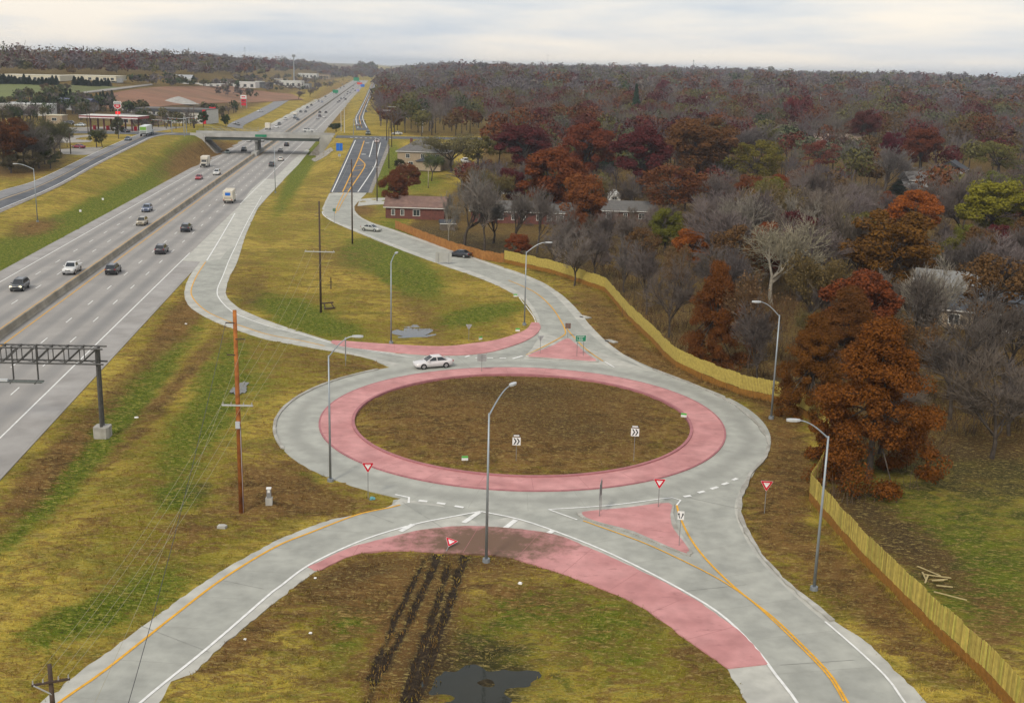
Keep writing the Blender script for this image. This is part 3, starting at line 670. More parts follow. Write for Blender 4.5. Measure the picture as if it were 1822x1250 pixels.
for a, b in [((853, 911), (825, 930)), ((735, 933), (712, 945.5)), ((918, 925), (898, 940)), ((984, 944), (974, 950))]: line('hatch_mark', [G(*a), G(*b)], .45, .046, WHITE, se if a[0] > 840 else sw)
# sealed joints
for a, b, par in [((716, 893), (786, 938), sw), ((786, 938), (812, 968), sw), ((389, 1031), (470, 1048), sw), ((250, 1113), (372, 1160), sw), ((842, 560 + 72), (806, 626), ne), ((1388, 1183), (1520, 1174), se), ((1180, 1056), (1328, 1040), se), ((800, 623), (846, 662), ne), ((1215, 883), (1315, 905), se), ((700, 930), (660, 915), sw)]:
    line('joint', [G(*a), G(*b)], .04, .036, JOINT, par)

# sawn joints of the slabs
JFINE = M('sawn_joint', (.285, .285, .255), .9, .1, 2); JPINK = M('sawn_joint_pink', (.36, .155, .155), .9, .1, 2)
def slab_joints(A, B, step, par, h, mat=None, w=.035, f0=0.0, f1=1.0):
    A, B = resample(A, 200), resample(B, 200); s = np.r_[0, np.cumsum(np.linalg.norm(np.diff((A + B) / 2, axis=0), axis=1))]
    for t in np.arange(step, s[-1], step):
        p = np.array([np.interp(t, s, A[:, k]) for k in (0, 1)]); q = np.array([np.interp(t, s, B[:, k]) for k in (0, 1)])
        line('joint', [p + (q - p) * f0, p + (q - p) * f1], w, h, mat or JFINE, par, 3)
c3 = circle(R_OUT - .05, 160); c4 = circle(R_APR + .05, 160); slab_joints(c3 + [c3[0]], c4 + [c4[0]], 4.6, ring, .033)
c3 = circle(R_APR - .2, 160); c4 = circle(R_ISL + .14, 160); slab_joints(c3 + [c3[0]], c4 + [c4[0]], 4.6, apr, .123, JPINK)
slab_joints(SWy, SWw, 4.6, sw, .028); slab_joints(SEw_line, SE_edge, 4.6, se, .024); slab_joints(L1, L2, 4.6, nw, .036); slab_joints(L3, L4, 4.6, ne, .032, None, .05)
slab_joints(gs(AP_S_UP), gs(AP_S_LO), 4.6, as_, .059, JPINK); slab_joints(gs(AP_N_LO), gs(AP_N_UP), 4.6, an, .104, JPINK)
for pts, par in ((SWy, sw), (SEw_line, se), (L1, nw), (L3, ne)):
    pass
# ------------------------------------------------------------------ highway
def highway_material():
    m = M('highway_concrete', (.315, .298, .278), .85, .07, .25, .1, c2=(.285, .27, .253))
    t = m.node_tree; L = t.links.new; b = t.nodes['Principled BSDF']
    src = b.inputs['Base Color'].links[0].from_socket
    tcn = t.nodes.new('ShaderNodeTexCoord'); s = t.nodes.new('ShaderNodeSeparateXYZ'); L(tcn.outputs['Object'], s.inputs[0])
    def dark(c, w):
        a = t.nodes.new('ShaderNodeMath'); a.operation = 'SUBTRACT'; L(s.outputs[0], a.inputs[0]); a.inputs[1].default_value = c
        p = t.nodes.new('ShaderNodeMath'); p.operation = 'POWER'; q = t.nodes.new('ShaderNodeMath'); q.operation = 'DIVIDE'; L(a.outputs[0], q.inputs[0]); q.inputs[1].default_value = w
        ab = t.nodes.new('ShaderNodeMath'); ab.operation = 'ABSOLUTE'; L(q.outputs[0], ab.inputs[0]); L(ab.outputs[0], p.inputs[0]); p.inputs[1].default_value = 2
        r = t.nodes.new('ShaderNodeMapRange'); r.inputs[1].default_value, r.inputs[2].default_value, r.inputs[3].default_value, r.inputs[4].default_value = 0, 1, 1, 0
        L(p.outputs[0], r.inputs[0]); return r.outputs[0]
    acc = None
    for c, w in [(-53.3, .75), (-56.8, .8), (-60.2, .8), (-46.2, .8), (-42.3, .85), (-38.8, .9)]:
        d = dark(c, w * 1.3)
        if acc is None: acc = d
        else:
            a = t.nodes.new('ShaderNodeMath'); a.operation = 'ADD'; L(acc, a.inputs[0]); L(d, a.inputs[1]); acc = a.outputs[0]
    nz = t.nodes.new('ShaderNodeTexNoise'); nz.inputs['Scale'].default_value = 1; nz.inputs['Detail'].default_value = 4
    mp = t.nodes.new('ShaderNodeMapping'); mp.inputs['Scale'].default_value = (.25, .02, 1); L(tcn.outputs['Object'], mp.inputs[0]); L(mp.outputs[0], nz.inputs['Vector'])
    a = t.nodes.new('ShaderNodeMath'); a.operation = 'MULTIPLY'; L(acc, a.inputs[0]); L(nz.outputs['Fac'], a.inputs[1])
    mx = t.nodes.new('ShaderNodeMix'); mx.data_type = 'RGBA'; mx.inputs[7].default_value = (.165, .165, .165, 1)
    L(a.outputs[0], mx.inputs[0]); L(src, mx.inputs[6]); L(mx.outputs[2], b.inputs['Base Color'])
    return m
HWYM = highway_material()
def hw_obj(name, mb, mat, parent=None):
    """geometry given in highway axes (x across, y along)"""
    o = mb.build(name, mat, parent)
    if parent is None: o.rotation_euler = (0, 0, HW)
    return o
b = MB()
yy_ = [60, 200, 290, 480, 900, 1400, 2000, 2460]
rw = [HWY_R, HWY_R, HWY_R2, HWY_R2, HWY_R2 - .8, -33, -33, -33]
for i in range(len(yy_) - 1):
    b.add([(HWY_L, yy_[i], .02), (rw[i], yy_[i], .02), (rw[i + 1], yy_[i + 1], .02), (HWY_L, yy_[i + 1], .02)], [(0, 1, 2, 3)])
    for xa, xb in ((HWY_L, HWY_L), (rw[i], rw[i + 1])):
        b.add([(xa, yy_[i], .02), (xb, yy_[i + 1], .02), (xb, yy_[i + 1], -.3), (xa, yy_[i], -.3)], [(0, 1, 2, 3)])
hwy = hw_obj('highway', b, HWYM); struct(hwy, 'wide grey six lane highway running into the distance')
def strip(x, y0, y1, w, mt, nm='edge_line', z=.036):
    q = MB(); q.add([(x - w / 2, y0, z), (x + w / 2, y0, z), (x + w / 2, y1, z), (x - w / 2, y1, z)], [(0, 1, 2, 3)]); return q.build(nm, mt, hwy)
for x, y0, y1, mt in [(-62.2, 60, 900, WHITE), (-62.2, 900, 2400, WHITE), (-51.6, 60, 900, YELLOW), (-48.5, 60, 900, YELLOW), (-37.0, 60, 222, WHITE), (-36.9, 300, 1400, WHITE)]:
    strip(x, y0, y1, .18 if y0 < 500 else .25, mt)
strip(-63.9, 60, 2400, 2.7, M('shoulder_pavement', (.33, .315, .30), .9, .12, .4, .1, c2=(.28, .265, .25)), 'shoulder', .028)
strip(-35.3, 60, 212, 3.2, MATS['shoulder_pavement'], 'shoulder', .028)
dm = MB(); dm.add([(-.075, 0, 0), (.075, 0, 0), (.075, 3.05, 0), (-.075, 3.05, 0)], [(0, 1, 2, 3)])
dmesh = dm.mesh('lane_dash', WHITE)
rest = MB()
for x, ph in ((-55.1, 173.7), (-58.56, 198.1), (-44.04, 148.9), (-40.53, 149.4)):
    for k in range(-4, 130):
        y = ph + 12.2 * k
        if y < 100: continue
        if y < 420:
            o = link('lane_dash', dmesh, hwy); o.location = (x, y, .036)
        else:
            rest.add([(x - .09, y, .04), (x + .09, y, .04), (x + .09, y + 3, .04), (x - .09, y + 3, .04)], [(0, 1, 2, 3)])
tag(rest.build('far_lane_dashes', WHITE, hwy), kind='stuff')
# concrete wedge where the ramp meets the highway
gw = [GT(*p) for p in [(356, 466), (324.5, 464), (424, 368), (448, 336), (470, 318), (505, 320), (460.5, 367), (424, 420), (392, 462)]]
struct(slab('merge_lane', gw, -.2, .034, CONC), 'pale concrete wedge where the ramp joins the highway')
ml = [GT(*p) for p in [(400, 404), (436, 366), (474, 332), (500, 306), (520, 286), (545, 266), (551, 268), (531, 293), (490, 334), (461, 365), (436, 420)]]
struct(slab('merge_lane', ml, -.2, .038, CONC), 'long pale merging lane beside the highway below the bridge')
# barrier of the median: jersey profile, in cast lengths
BAR = M('barrier_concrete', (.30, .275, .225), .9, .18, .5, .2, c2=(.22, .2, .16))
def jersey(y0, y1):
    q = MB(); pr = [(-.42, 0), (-.42, .08), (-.24, .34), (-.13, 1.05), (.13, 1.05), (.24, .34), (.42, .08), (.42, 0)]
    n = len(pr); vs_ = [(p, y0, z) for p, z in pr] + [(p, y1, z) for p, z in pr]
    q.add(vs_, [(k, (k + 1) % n, n + (k + 1) % n, n + k) for k in range(n)] + [tuple(range(n)), tuple(range(2 * n - 1, n - 1, -1))]); return q
x0, y0 = uv(60, -49.95)
br = empty('median_barrier', (x0, y0, .02), HW)
tag(br, 'long concrete barrier wall down the middle of the highway', 'barrier')
seg = jersey(0.02, 11.98).mesh('barrier_length', BAR)
for k in range(4, 62): o = link('barrier_length', seg, br); o.location = (0, 12 * k, 0)
tag(jersey(744.02, 2300).build('far_barrier', BAR, br), kind='stuff')
# ------------------------------------------------------------------ asphalt roads at bridge level
fr_l, fr_r = gs([(586.7, 342.8), (606, 300), (625.4, 257.4), (630, 247)]), gs([(655, 342.8), (672, 300), (688.7, 257.4), (690.5, 247)])
fr = struct(ribbon('frontage_road', fr_l, fr_r, .07, ASPH, n=60, m=4), 'dark asphalt frontage road with yellow hatching climbing to the bridge crossing')
for pts, w, mt in [([(591, 342), (612, 296), (632.4, 250)], .3, WHITE), ([(636.8, 342), (655, 315.5), (667.6, 294.4), (672, 275), (677, 254)], .3, WHITE), ([(657, 280), (661, 266), (664.5, 251)], .3, WHITE),
                   ([(609.6, 342), (624, 311), (637.7, 281), (648, 251)], .35, YELLOW), ([(619, 342), (641, 310), (649, 296), (647.4, 290), (637.7, 281)], .35, YELLOW)]:
    line('lane_line', gs(pts), w, .105, mt, fr)
for a, b in [((613.5, 336), (621, 336)), ((618, 326), (628, 326)), ((623, 315), (635, 314)), ((628, 304), (644, 303)), ((632, 296), (649, 294)), ((636, 286), (645, 286))]:
    line('hatch_mark', [GT(*a), GT(*b)], .4, .108, YELLOW, fr)
for a, b in [((643, 275), (651, 275)), ((650, 255), (657, 255))]: line('turn_arrow', [GT(*a), GT(*b)], .9, .108, WHITE, fr)
struct(ribbon('road_shoulder', gs([(655, 343), (672, 300), (690, 256)]), gs([(662, 343), (678, 303), (694, 262)]), .05, SHOULD, n=30), 'pale gravel edge of the frontage road')
xr_u0, xr_u1 = 463.0, 477.0
def hwpoly(pts): return [np.array(uv(u_, v_)) for u_, v_ in pts]
xe = struct(ribbon('crossing_road', hwpoly([(xr_u1, -25), (xr_u1, 0), (xr_u1 + 2, 40), (xr_u1 + 5, 90)]), hwpoly([(xr_u0, -25), (xr_u0, 0), (xr_u0 + 2, 40), (xr_u0 + 5, 90)]), .09, ASPH, n=40, m=3), 'asphalt cross street at the right end of the bridge')
for k in range(9):
    a, b_ = uv(xr_u0 + .6, -13.5 + 1.9 * k), uv(xr_u0 + .6, -12.6 + 1.9 * k)
    line('crossing_bar', [np.array(a), np.array(b_)], 1.6, .12, WHITE, xe)
xw = struct(ribbon('crossing_road', hwpoly([(xr_u1, -140), (xr_u1, -100), (xr_u1, -72)]), hwpoly([(xr_u0, -140), (xr_u0, -100), (xr_u0, -72)]), .09, ASPH, n=30, m=3), 'asphalt junction at the left end of the bridge')
nf = struct(ribbon('frontage_road', gs([(634, 232), (631, 211.7), (635.8, 201), (646, 181), (652, 167.6), (661, 146.5)]), gs([(657, 232), (647.3, 211.7), (649, 201), (657, 179), (664.6, 163.7), (669.5, 143)]), .12, ASPH, n=70, m=3), 'winding asphalt frontage road beyond the bridge on the right')
for pts, mt in (([(637, 228), (633.5, 211.7), (638, 201), (648, 181), (654, 167.6), (662, 147)], WHITE), ([(652.5, 228), (645.5, 211.7), (647.4, 201), (655.5, 179), (663, 163.7), (668, 145)], WHITE), ([(644, 228), (639.5, 211.7), (642.5, 201), (651.5, 180), (658, 166), (664, 147)], YELLOW)):
    line('lane_line', gs(pts), .35, .17, mt, nf)
lrL, lrR = gs([(-90, 372), (0, 340), (66, 320), (170, 271), (223, 248), (250, 238), (262, 236)]), gs([(-90, 418), (0, 378), (100, 334), (175.7, 292), (246, 257), (276, 243.6), (318, 237)])
lr = struct(ribbon('access_road', lrL, lrR, .07, ASPH, n=80, m=5), 'two lane asphalt road climbing on the left towards the bridge')
mid_ = [(np.array(a) + np.array(b)) / 2 for a, b in zip(resample(lrL, 60), resample(lrR, 60))]
qa, qb = resample(lrL, 60), resample(lrR, 60)
GREYA = M('worn_asphalt', (.20, .20, .205), .9, .12, .5, .1, c2=(.24, .235, .235))
ribbon('worn_lane', [p + (q - p) * .05 for p, q in zip(qa, qb)], [p + (q - p) * .40 for p, q in zip(qa, qb)], .085, GREYA, lr, n=60, skirt=0)
ribbon('median_stripe', [p + (q - p) * .44 for p, q in zip(qa, qb)], [p + (q - p) * .50 for p, q in zip(qa, qb)], .09, M('faded_stripe', (.30, .24, .17), .9, .2, 1), lr, n=60, skirt=0)
ribbon('gravel_edge', [p + (q - p) * .90 for p, q in zip(qa, qb)], [p + (q - p) * 1.03 for p, q in zip(qa, qb)], .092, SHOULD, lr, n=60, skirt=0)
line('edge_line', [p + (q - p) * .87 for p, q in zip(qa, qb)], .25, .095, WHITE, lr)
line('edge_line', [p + (q - p) * .03 for p, q in zip(qa, qb)], .2, .095, WHITE, lr)
struct(ribbon('access_road', gs([(405, 226), (408, 220.5), (445, 203), (482, 184), (488, 176), (470, 168)]), gs([(432, 229), (436, 222), (472, 204), (506, 184), (512, 176), (478, 165)]), .12, GREYA, n=60, m=3), 'grey road beyond the bridge on the left leading to the shops')
LOT = M('parking_lot', (.30, .28, .25), .9, .15, .3, .1, c2=(.25, .235, .21))
struct(ribbon('driveway', gs([(105, 266), (165, 262), (184, 262)]), gs([(112, 274), (150, 276), (166, 274)]), .06, LOT, n=16), 'pale driveway mouth beside the left road')
struct(ribbon('parking_lot', gs([(92, 244), (140, 241), (182, 239)]), gs([(98, 254), (130, 254), (160, 253)]), .06, LOT, n=14), 'small pale parking lot below the fuel station')
struct(ribbon('parking_lot', gs([(100, 228), (180, 226), (330, 226)]), gs([(120, 238), (190, 236), (270, 236)]), .08, LOT, n=20, m=3), 'fuel station forecourt on the left')
struct(ribbon('driveway', gs([(640, 355), (655, 353), (690, 352)]), gs([(636, 367), (655, 365), (690, 363)]), .05, CONC, n=16), 'concrete driveway mouth beside the brick house')
struct(ribbon('merge_lane', gs([(480, 221), (548, 183), (560, 176)]), gs([(489, 221), (556, 183), (566, 177)]), .07, CONC, n=20), 'pale concrete lane joining the far highway from the left')

# ------------------------------------------------------------------ bridge
BRC = M('bridge_concrete', (.42, .415, .395), .85, .12, .4, .1, c2=(.30, .295, .275))
GIR = M('girder_paint', (.16, .19, .175), .6, .1, .5)
STEEL = M('galvanised_steel', (.33, .345, .36), .45, .1, 2, metal=.5)
DARKST = M('weathered_steel', (.10, .098, .095), .55, .25, 3, metal=.4)
CHAIN = M('chain_link', (.30, .31, .31), .6, .1, 2, metal=.3)
x0, y0 = uv(470, -50)
bg = empty('bridge', (x0, y0, 0), HW); tag(bg, 'grey road bridge with green girders crossing over the highway', 'bridge')
BW, BL, BR_, DZ = 7.6, -19.5, 24.5, 7.0
MB().box(((BL + BR_) / 2, 0, DZ - .15), (BR_ - BL, 2 * BW, .5)).build('deck', BRC, bg)
for s in (-1, 1):
    MB().box(((BL + BR_) / 2, s * (BW - .18), DZ + .55), (BR_ - BL + 11, .3, .92)).build('parapet', BRC, bg)
for k, yk in enumerate((-6.2, -3.1, 0, 3.1, 6.2)):
    g_ = MB().box(((BL + BR_) / 2, yk, DZ - 1.0), (BR_ - BL - .6, .12, 1.16)); g_.box(((BL + BR_) / 2, yk, DZ - 1.55), (BR_ - BL - .6, .5, .06)); g_.build('girder', GIR, bg)
for s in (-1, 1):
    q = MB(); npst = 17
    for k in range(npst):
        xk = BL - 2 + (BR_ - BL + 4) * k / (npst - 1)
        q.cyl((xk, s * (BW - .18), DZ + 1.0), (xk, s * (BW - .18), DZ + 2.7), .05, n=5)
    for zk in (DZ + 1.15, DZ + 1.9, DZ + 2.68): q.cyl((BL - 2, s * (BW - .18), zk), (BR_ + 2, s * (BW - .18), zk), .025, n=4)
    for k in range(150):
        xk = BL - 2 + (BR_ - BL + 4) * k / 149
        q.cyl((xk, s * (BW - .18), DZ + 1.1), (xk, s * (BW - .18), DZ + 2.66), .012, n=3, cap=False)
    q.build('railing', CHAIN, bg)
for yk in (-5.6, 0, 5.6): MB().cyl((0, yk, 0), (0, yk, DZ - 2.2), .55, n=14).build('pier_column', M('pier_concrete', (.22, .22, .21), .9, .2, .6, c2=(.16, .16, .155)), bg)
MB().box((0, 0, DZ - 1.9), (1.3, 14, .7)).build('pier_cap', MATS['pier_concrete'], bg)
q = MB(); q.prism([(-1.0, -16), (1.0, -16), (.8, 16), (-.8, 16)], 0, 1.5); q.build('pier_crash_wall', BRC, bg)
for s, xk in ((-1, BL), (1, BR_)):
    MB().box((xk + s * .9, 0, DZ / 2 - .3), (1.8, 2 * BW, DZ - .6)).build('abutment', BRC, bg)
    for t_ in (-1, 1):
        MB().box((xk + s * 2.3, t_ * (BW - .2), DZ / 2 + .2), (3.8, .5, DZ - .2)).build('wing_wall', BRC, bg)
q = MB(); q.add([(BL - .1, -7, 5.2), (BL - .1, 7, 5.2), (BL + 4.8, 9, .05), (BL + 4.8, -9, .05), (BL - 1, -7, 0), (BL - 1, 7, 0)], [(0, 1, 2, 3), (0, 3, 4), (1, 5, 2)]); q.build('slope_paving', SHOULD, bg)
q = MB(); q.add([(BR_ + .1, -7, 4.8), (BR_ + .1, 7, 4.8), (BR_ - 4.2, 8, .05), (BR_ - 4.2, -8, .05), (BR_ + 1, -7, 0), (BR_ + 1, 7, 0)], [(3, 2, 1, 0), (0, 4, 3), (1, 2, 5)]); q.build('slope_paving', SHOULD, bg)
GREEN_S = M('sign_green', (.012, .20, .10), .45, .05, 2)
MB().box((2, -BW - .12, DZ + .35), (4.4, .08, .9)).build('guide_sign', GREEN_S, bg)
struct(ribbon('rock_slope', gs([(556, 284), (572, 273), (586, 265)]), gs([(561, 288), (580, 278), (592, 268)]), .12, M('rip_rap', (.33, .305, .27), .95, .35, 1.6, .9, c2=(.22, .205, .18)), n=18, m=3, rag=.5), 'pale rock slope protection beside the right bridge end')

# ------------------------------------------------------------------ fences
FY_UP = M('fence_wood_yellow', (.36, .275, .06), .8, .18, 3, .1, objcol=True)
FY_LO = M('fence_wood_wet', (.27, .125, .022), .85, .2, 3, .1)
FO_M = M('fence_wood_orange', (.36, .165, .045), .85, .2, 2.5, .1, c2=(.30, .13, .035))
RAIL = M('fence_rail_wood', (.28, .17, .06), .85, .2, 3)
rf = random.Random(5)
def fence(path, label, hgt, lower, step, part_from, mats, name):
    P = np.array(path); L_ = np.r_[0, np.cumsum(np.linalg.norm(np.diff(P, axis=0), axis=1))]
    root = empty(name, (P[0][0], P[0][1], float(zt(*P[0])))); tag(root, label, 'fence')
    o0 = Vector(root.location)
    def at(s):
        p = np.array([np.interp(s, L_, P[:, 0]), np.interp(s, L_, P[:, 1])]); q = np.array([np.interp(min(s + .3, L_[-1]), L_, P[:, 0]), np.interp(min(s + .3, L_[-1]), L_, P[:, 1])])
        p0 = np.array([np.interp(max(s - .3, 0), L_, P[:, 0]), np.interp(max(s - .3, 0), L_, P[:, 1])])
        return p, math.atan2(q[1] - p0[1], q[0] - p0[0])
    w = step * .80
    up = MB().box((0, 0, (hgt + lower) / 2), (w, .024, hgt - lower)); upm = up.mesh('picket', mats[0])
    restU, restL = MB(), MB()
    n = int(L_[-1] / step); cands = []
    for k in range(n):
        p, a = at((k + .5) * step); px, py, dp = PX(p[0], p[1], 1.0)
        vis = -10 < px < 1832 and py < 1280
        cands.append((float(dp) if vis else 1e9, k, p, a))
    near_ = set(c[1] for c in sorted(cands)[:300] if c[0] < 1e8) if part_from else set()
    for dp, k, p, a in cands:
        z = float(zt(*p)) - o0.z; dz = rf.uniform(-.035, .035) + .07 * math.sin((k // 12) * 2.7); rel = (p[0] - o0.x, p[1] - o0.y)
        tone = rf.uniform(.72, 1.22); gg = rf.random()
        cl = (.45 * tone, (.352 + (.04 if gg > .85 else 0)) * tone, .082 * tone, 1)
        if k in near_:
            o = link('picket', upm, root); o.location = (*rel, z + dz); o.rotation_euler = (rf.uniform(-.012, .012), rf.uniform(-.006, .006), a); o.color = cl
        else:
            restU.box((rel[0], rel[1], z + dz + (hgt + lower) / 2), (w, .024, hgt - lower), a)
        if lower > 0: restL.box((rel[0], rel[1], z + lower / 2 - .05), (w * 1.02, .03, lower + .1 - .004), a)
    if restU.v:
        o = restU.build('far_pickets', mats[0], root); o.color = (.44, .345, .082, 1); tag(o, kind='stuff')
    if restL.v: tag(restL.build('wet_picket_bases', mats[1], root), kind='stuff')
    q = MB()
    for zz_ in (hgt * .22, hgt * .55, hgt * .88):
        for i in range(len(P) - 1):
            d_ = (P[i + 1] - P[i]); d_ = d_ / np.linalg.norm(d_); nrm = np.array([-d_[1], d_[0]]) * .05
            if nrm[0] < 0: nrm = -nrm
            a_, b_ = P[i] + nrm - np.array(o0[:2]), P[i + 1] + nrm - np.array(o0[:2])
            q.bar((a_[0], a_[1], float(zt(*P[i])) - o0.z + zz_), (b_[0], b_[1], float(zt(*P[i + 1])) - o0.z + zz_), .045)
    q.build('rails', mats[2], root)
    pm = MB().box((0, 0, (hgt - .1) / 2), (.09, .09, hgt - .1)).mesh('post', mats[2])
    s = 0.0
    while s < L_[-1]:
        p, a = at(s); o = link('post', pm, root)
        o.location = (p[0] - o0.x + .12 * abs(math.sin(a)), p[1] - o0.y + .12 * abs(math.cos(a)), float(zt(*p)) - o0.z); o.rotation_euler = (0, 0, a); s += 2.4
    return root
fence(FENCE_Y, 'tall yellow wooden picket fence with dark wet bases behind the roundabout', 2.45, .78, .19, True, (FY_UP, FY_LO, RAIL), 'picket_fence')
FO2 = MATS['fence_wood_orange']
fence(FENCE_O, 'lower orange brown board fence beside the brick house lawn', 1.8, 0, .16, False, (FO2, FO2, RAIL), 'board_fence')

# ------------------------------------------------------------------ street lamps
POLE = M('lamp_pole_steel', (.30, .335, .36), .45, .08, 2, metal=.45)
HEADM = M('lamp_head', (.50, .52, .53), .4, .05, 2, metal=.2)
LENS = M('lamp_lens', (.55, .55, .52), .15, 0)
def lamp(base, h, arm, rise, rz, label, pole_r=.115, group='street lamps round the roundabout'):
    z = float(zt(*base))
    r = empty('street_lamp', (base[0], base[1], z - .02), rz); tag(r, label, 'lamp', group)
    MB().cyl((0, 0, 0), (0, 0, .35), .30, .27, 10).build('base', M('transformer_base', (.26, .28, .30), .5, .1, 2, metal=.4), r)
    MB().cyl((0, 0, .3), (0, 0, h), pole_r, pole_r * .58, 10).build('pole', POLE, r, True)
    pts = [(arm * t_, 0, h - .15 + rise * math.sin(t_ * math.pi / 2)) for t_ in np.linspace(0, 1, 9)]
    MB().tube(pts, .065, 6, .04).build('arm', POLE, r)
    hd = MB(); zt_ = h - .15 + rise
    o_ = [(arm - .15, -.06), (arm + .1, -.17), (arm + .55, -.19), (arm + .8, -.08), (arm + .8, .08), (arm + .55, .19), (arm + .1, .17), (arm - .15, .06)]
    hd.prism(o_, zt_ - .07, zt_ + .08); ho = hd.build('lamp_head', HEADM, r)
    MB().prism([(arm + .12, -.13), (arm + .6, -.13), (arm + .6, .13), (arm + .12, .13)], zt_ - .1, zt_ - .072).build('lens', LENS, ho)
    return r
lamps = [((865, 1000), 735, (887, 681), 'street lamp in the foreground, standing before the central island'),
         ((588, 857), 632, (626, 594), 'street lamp on the left verge with its arm over the roundabout'),
         ((1448, 1050), 775, (1405, 744), 'street lamp near the lower right road, before the yellow fence'),
         ((1372, 745), 560, (1343, 535), 'street lamp between the right kerb and the yellow fence'),
         ((933, 578), 447, (968, 428), 'street lamp at the end of the far pink strip'),
         ((696, 611), 465, (702, 458), 'street lamp beside the puddle on the far verge'),
         ((490, 343), 262, (472, 249), 'street lamp beside the merging lane of the highway'),
         ((67, 395), 300, (18, 291), 'street lamp on the grass left of the highway')]
for b_, ty, hd_, lab in lamps:
    g0 = GT(*b_); h = height_to(g0, ty); s_ = scale_at(g0)
    dx = (hd_[0] - b_[0] - (ty - b_[1]) * 0) / s_
    up_ = max(.6, (ty - hd_[1]) / s_)
    arm_len = min(3.6, max(2.2, abs(dx)))
    rz = 0.0 if dx > 0 else math.pi
    if lab.startswith('street lamp in the fore'): rz, arm_len, up_ = R(62), 3.2, 1.5
    if 'puddle' in lab: rz, arm_len, up_ = R(80), 2.2, .9
    lamp(g0, h, arm_len, min(up_, 2.1), rz, lab)
for b_, ty, lab in [((1088, 0), 0, '')][:0]: pass
for px, by, ty, lab in [(752, 236, 195, 'tall pale pole lamp behind the large brown house'), (891, 246, 204, 'pale pole lamp at the lawn beyond the burgundy tree'), (607, 234, 197, 'leftmost thin pole beyond the bridge on the right bank'), (613, 236, 190, 'second thin pole beyond the bridge on the right bank'), (1036, 200, 160, 'distant pale pole rising from the wood right of centre'), (1255, 205, 172, 'distant pale pole above brown trees in the wood'), (1457, 208, 168, 'distant pale pole in the wood to the right'), (1615, 212, 176, 'rightmost distant pale pole in the wood')]:
    g0 = GT(px, by); h = height_to(g0, ty)
    r = empty('pole_lamp', (g0[0], g0[1], float(zt(*g0)))); tag(r, lab, 'pole')
    MB().cyl((0, 0, 0), (0, 0, h), .17, .10, 6).build('pole', M('pale_pole', (.5, .5, .49), .6, .05), r)
    MB().box((.3, 0, h), (1.0, .25, .15)).build('lamp_head', HEADM, r)

# ------------------------------------------------------------------ wooden utility poles and their wires
WOODP = M('pole_wood_new', (.33, .115, .024), .8, .28, 2.5, .2, c2=(.23, .075, .02))
WOODD = M('pole_wood_old', (.075, .052, .038), .9, .25, 2.5, .2)
ARMG = M('crossarm_grey', (.42, .43, .43), .6, .1)
INSUL = M('insulator', (.35, .34, .33), .3, 0)
def rodpole(base, h, mat, arm_z, label, rz=0.0, arm_w=2.6, extra=None, armmat=None, stubs=()):
    z = float(zt(*base)); r = empty('utility_pole', (base[0], base[1], z - .05), rz); tag(r, label, 'utility pole')
    k_ = 1.3 if mat is WOODP else 1.0; MB().cyl((0, 0, 0), (0, 0, h), .17 * k_, .115 * k_, 10).build('pole', mat, r, True)
    tips = []
    if arm_z:
        MB().box((0, -.15, arm_z), (arm_w, .1, .12)).build('crossarm', armmat or ARMG, r)
        for x in (-arm_w * .46, -arm_w * .2, arm_w * .2, arm_w * .46):
            MB().cyl((x, -.15, arm_z + .06), (x, -.15, arm_z + .26), .05, .035, 6).build('insulator', INSUL, r); tips.append((x, -.15, arm_z + .26))
    for (zz_, sd, ln) in stubs:
        MB().box((sd * ln / 2, -.12, zz_), (ln, .07, .09)).build('standoff', WOODD, r); tips.append((sd * ln, -.12, zz_ + .05))
    if extra: extra(r)
    M_ = Matrix.Translation(r.location) @ Matrix.Rotation(rz, 4, 'Z')
    return r, [M_ @ Vector(t_) for t_ in tips]
def meter(r):
    MB().box((.0, -.29, 7.6), (.34, .2, .55)).build('meter_box', M('meter_grey', (.45, .48, .52), .5, .05), r)
    MB().cyl((.16, -.1, 0), (.16, -.1, 7.4), .03, n=5).build('conduit', M('conduit_grey', (.4, .42, .44), .5, .05), r)
gA = GT(430, 910); hA = height_to(gA, 550); pA, tA = rodpole(gA, hA, WOODP, height_to(gA, 719), 'tall new orange wooden utility pole on the left verge', 0, 2.5, meter, None, ((hA - 1.0, -1, .7), (hA - 2.3, 1, .8), (hA - 3.6, -1, .7)))
gB = GT(571, 556); hB = height_to(gB, 357); pB, tB = rodpole(gB, hB, WOODD, height_to(gB, 447), 'dark wooden utility pole on the verge between the ramps', 0, 4.4, None, None, ((hB - 2.2, -1, .7), (hB - 4.2, 1, .7)))
gC = GT(627, 433); hC = height_to(gC, 283); pC, tC = rodpole(gC, hC, WOODD, None, 'dark wooden utility pole beside the bend of the entry road', 0, 2.4, None, None, ((hC - .8, -1, .4), (hC - 3, 1, .4)))
gD = GT(671, 358); hD = height_to(gD, 246); pD, tD = rodpole(gD, hD, WOODD, height_to(gD, 297), 'wooden utility pole beside the frontage road before the brick house', 0, 2.6)
gE = np.array(G(100, 1330)); hE = height_to(gE, 1180); pE, tE = rodpole(gE, hE, WOODD, hE - .95, 'top of a wooden utility pole in the lower left corner', R(24), 1.9, None, WOODD)
MB().bar((-.85, -.2, hE - .95), (0, -.1, hE - 1.7), .06).build('brace', ARMG, pE)
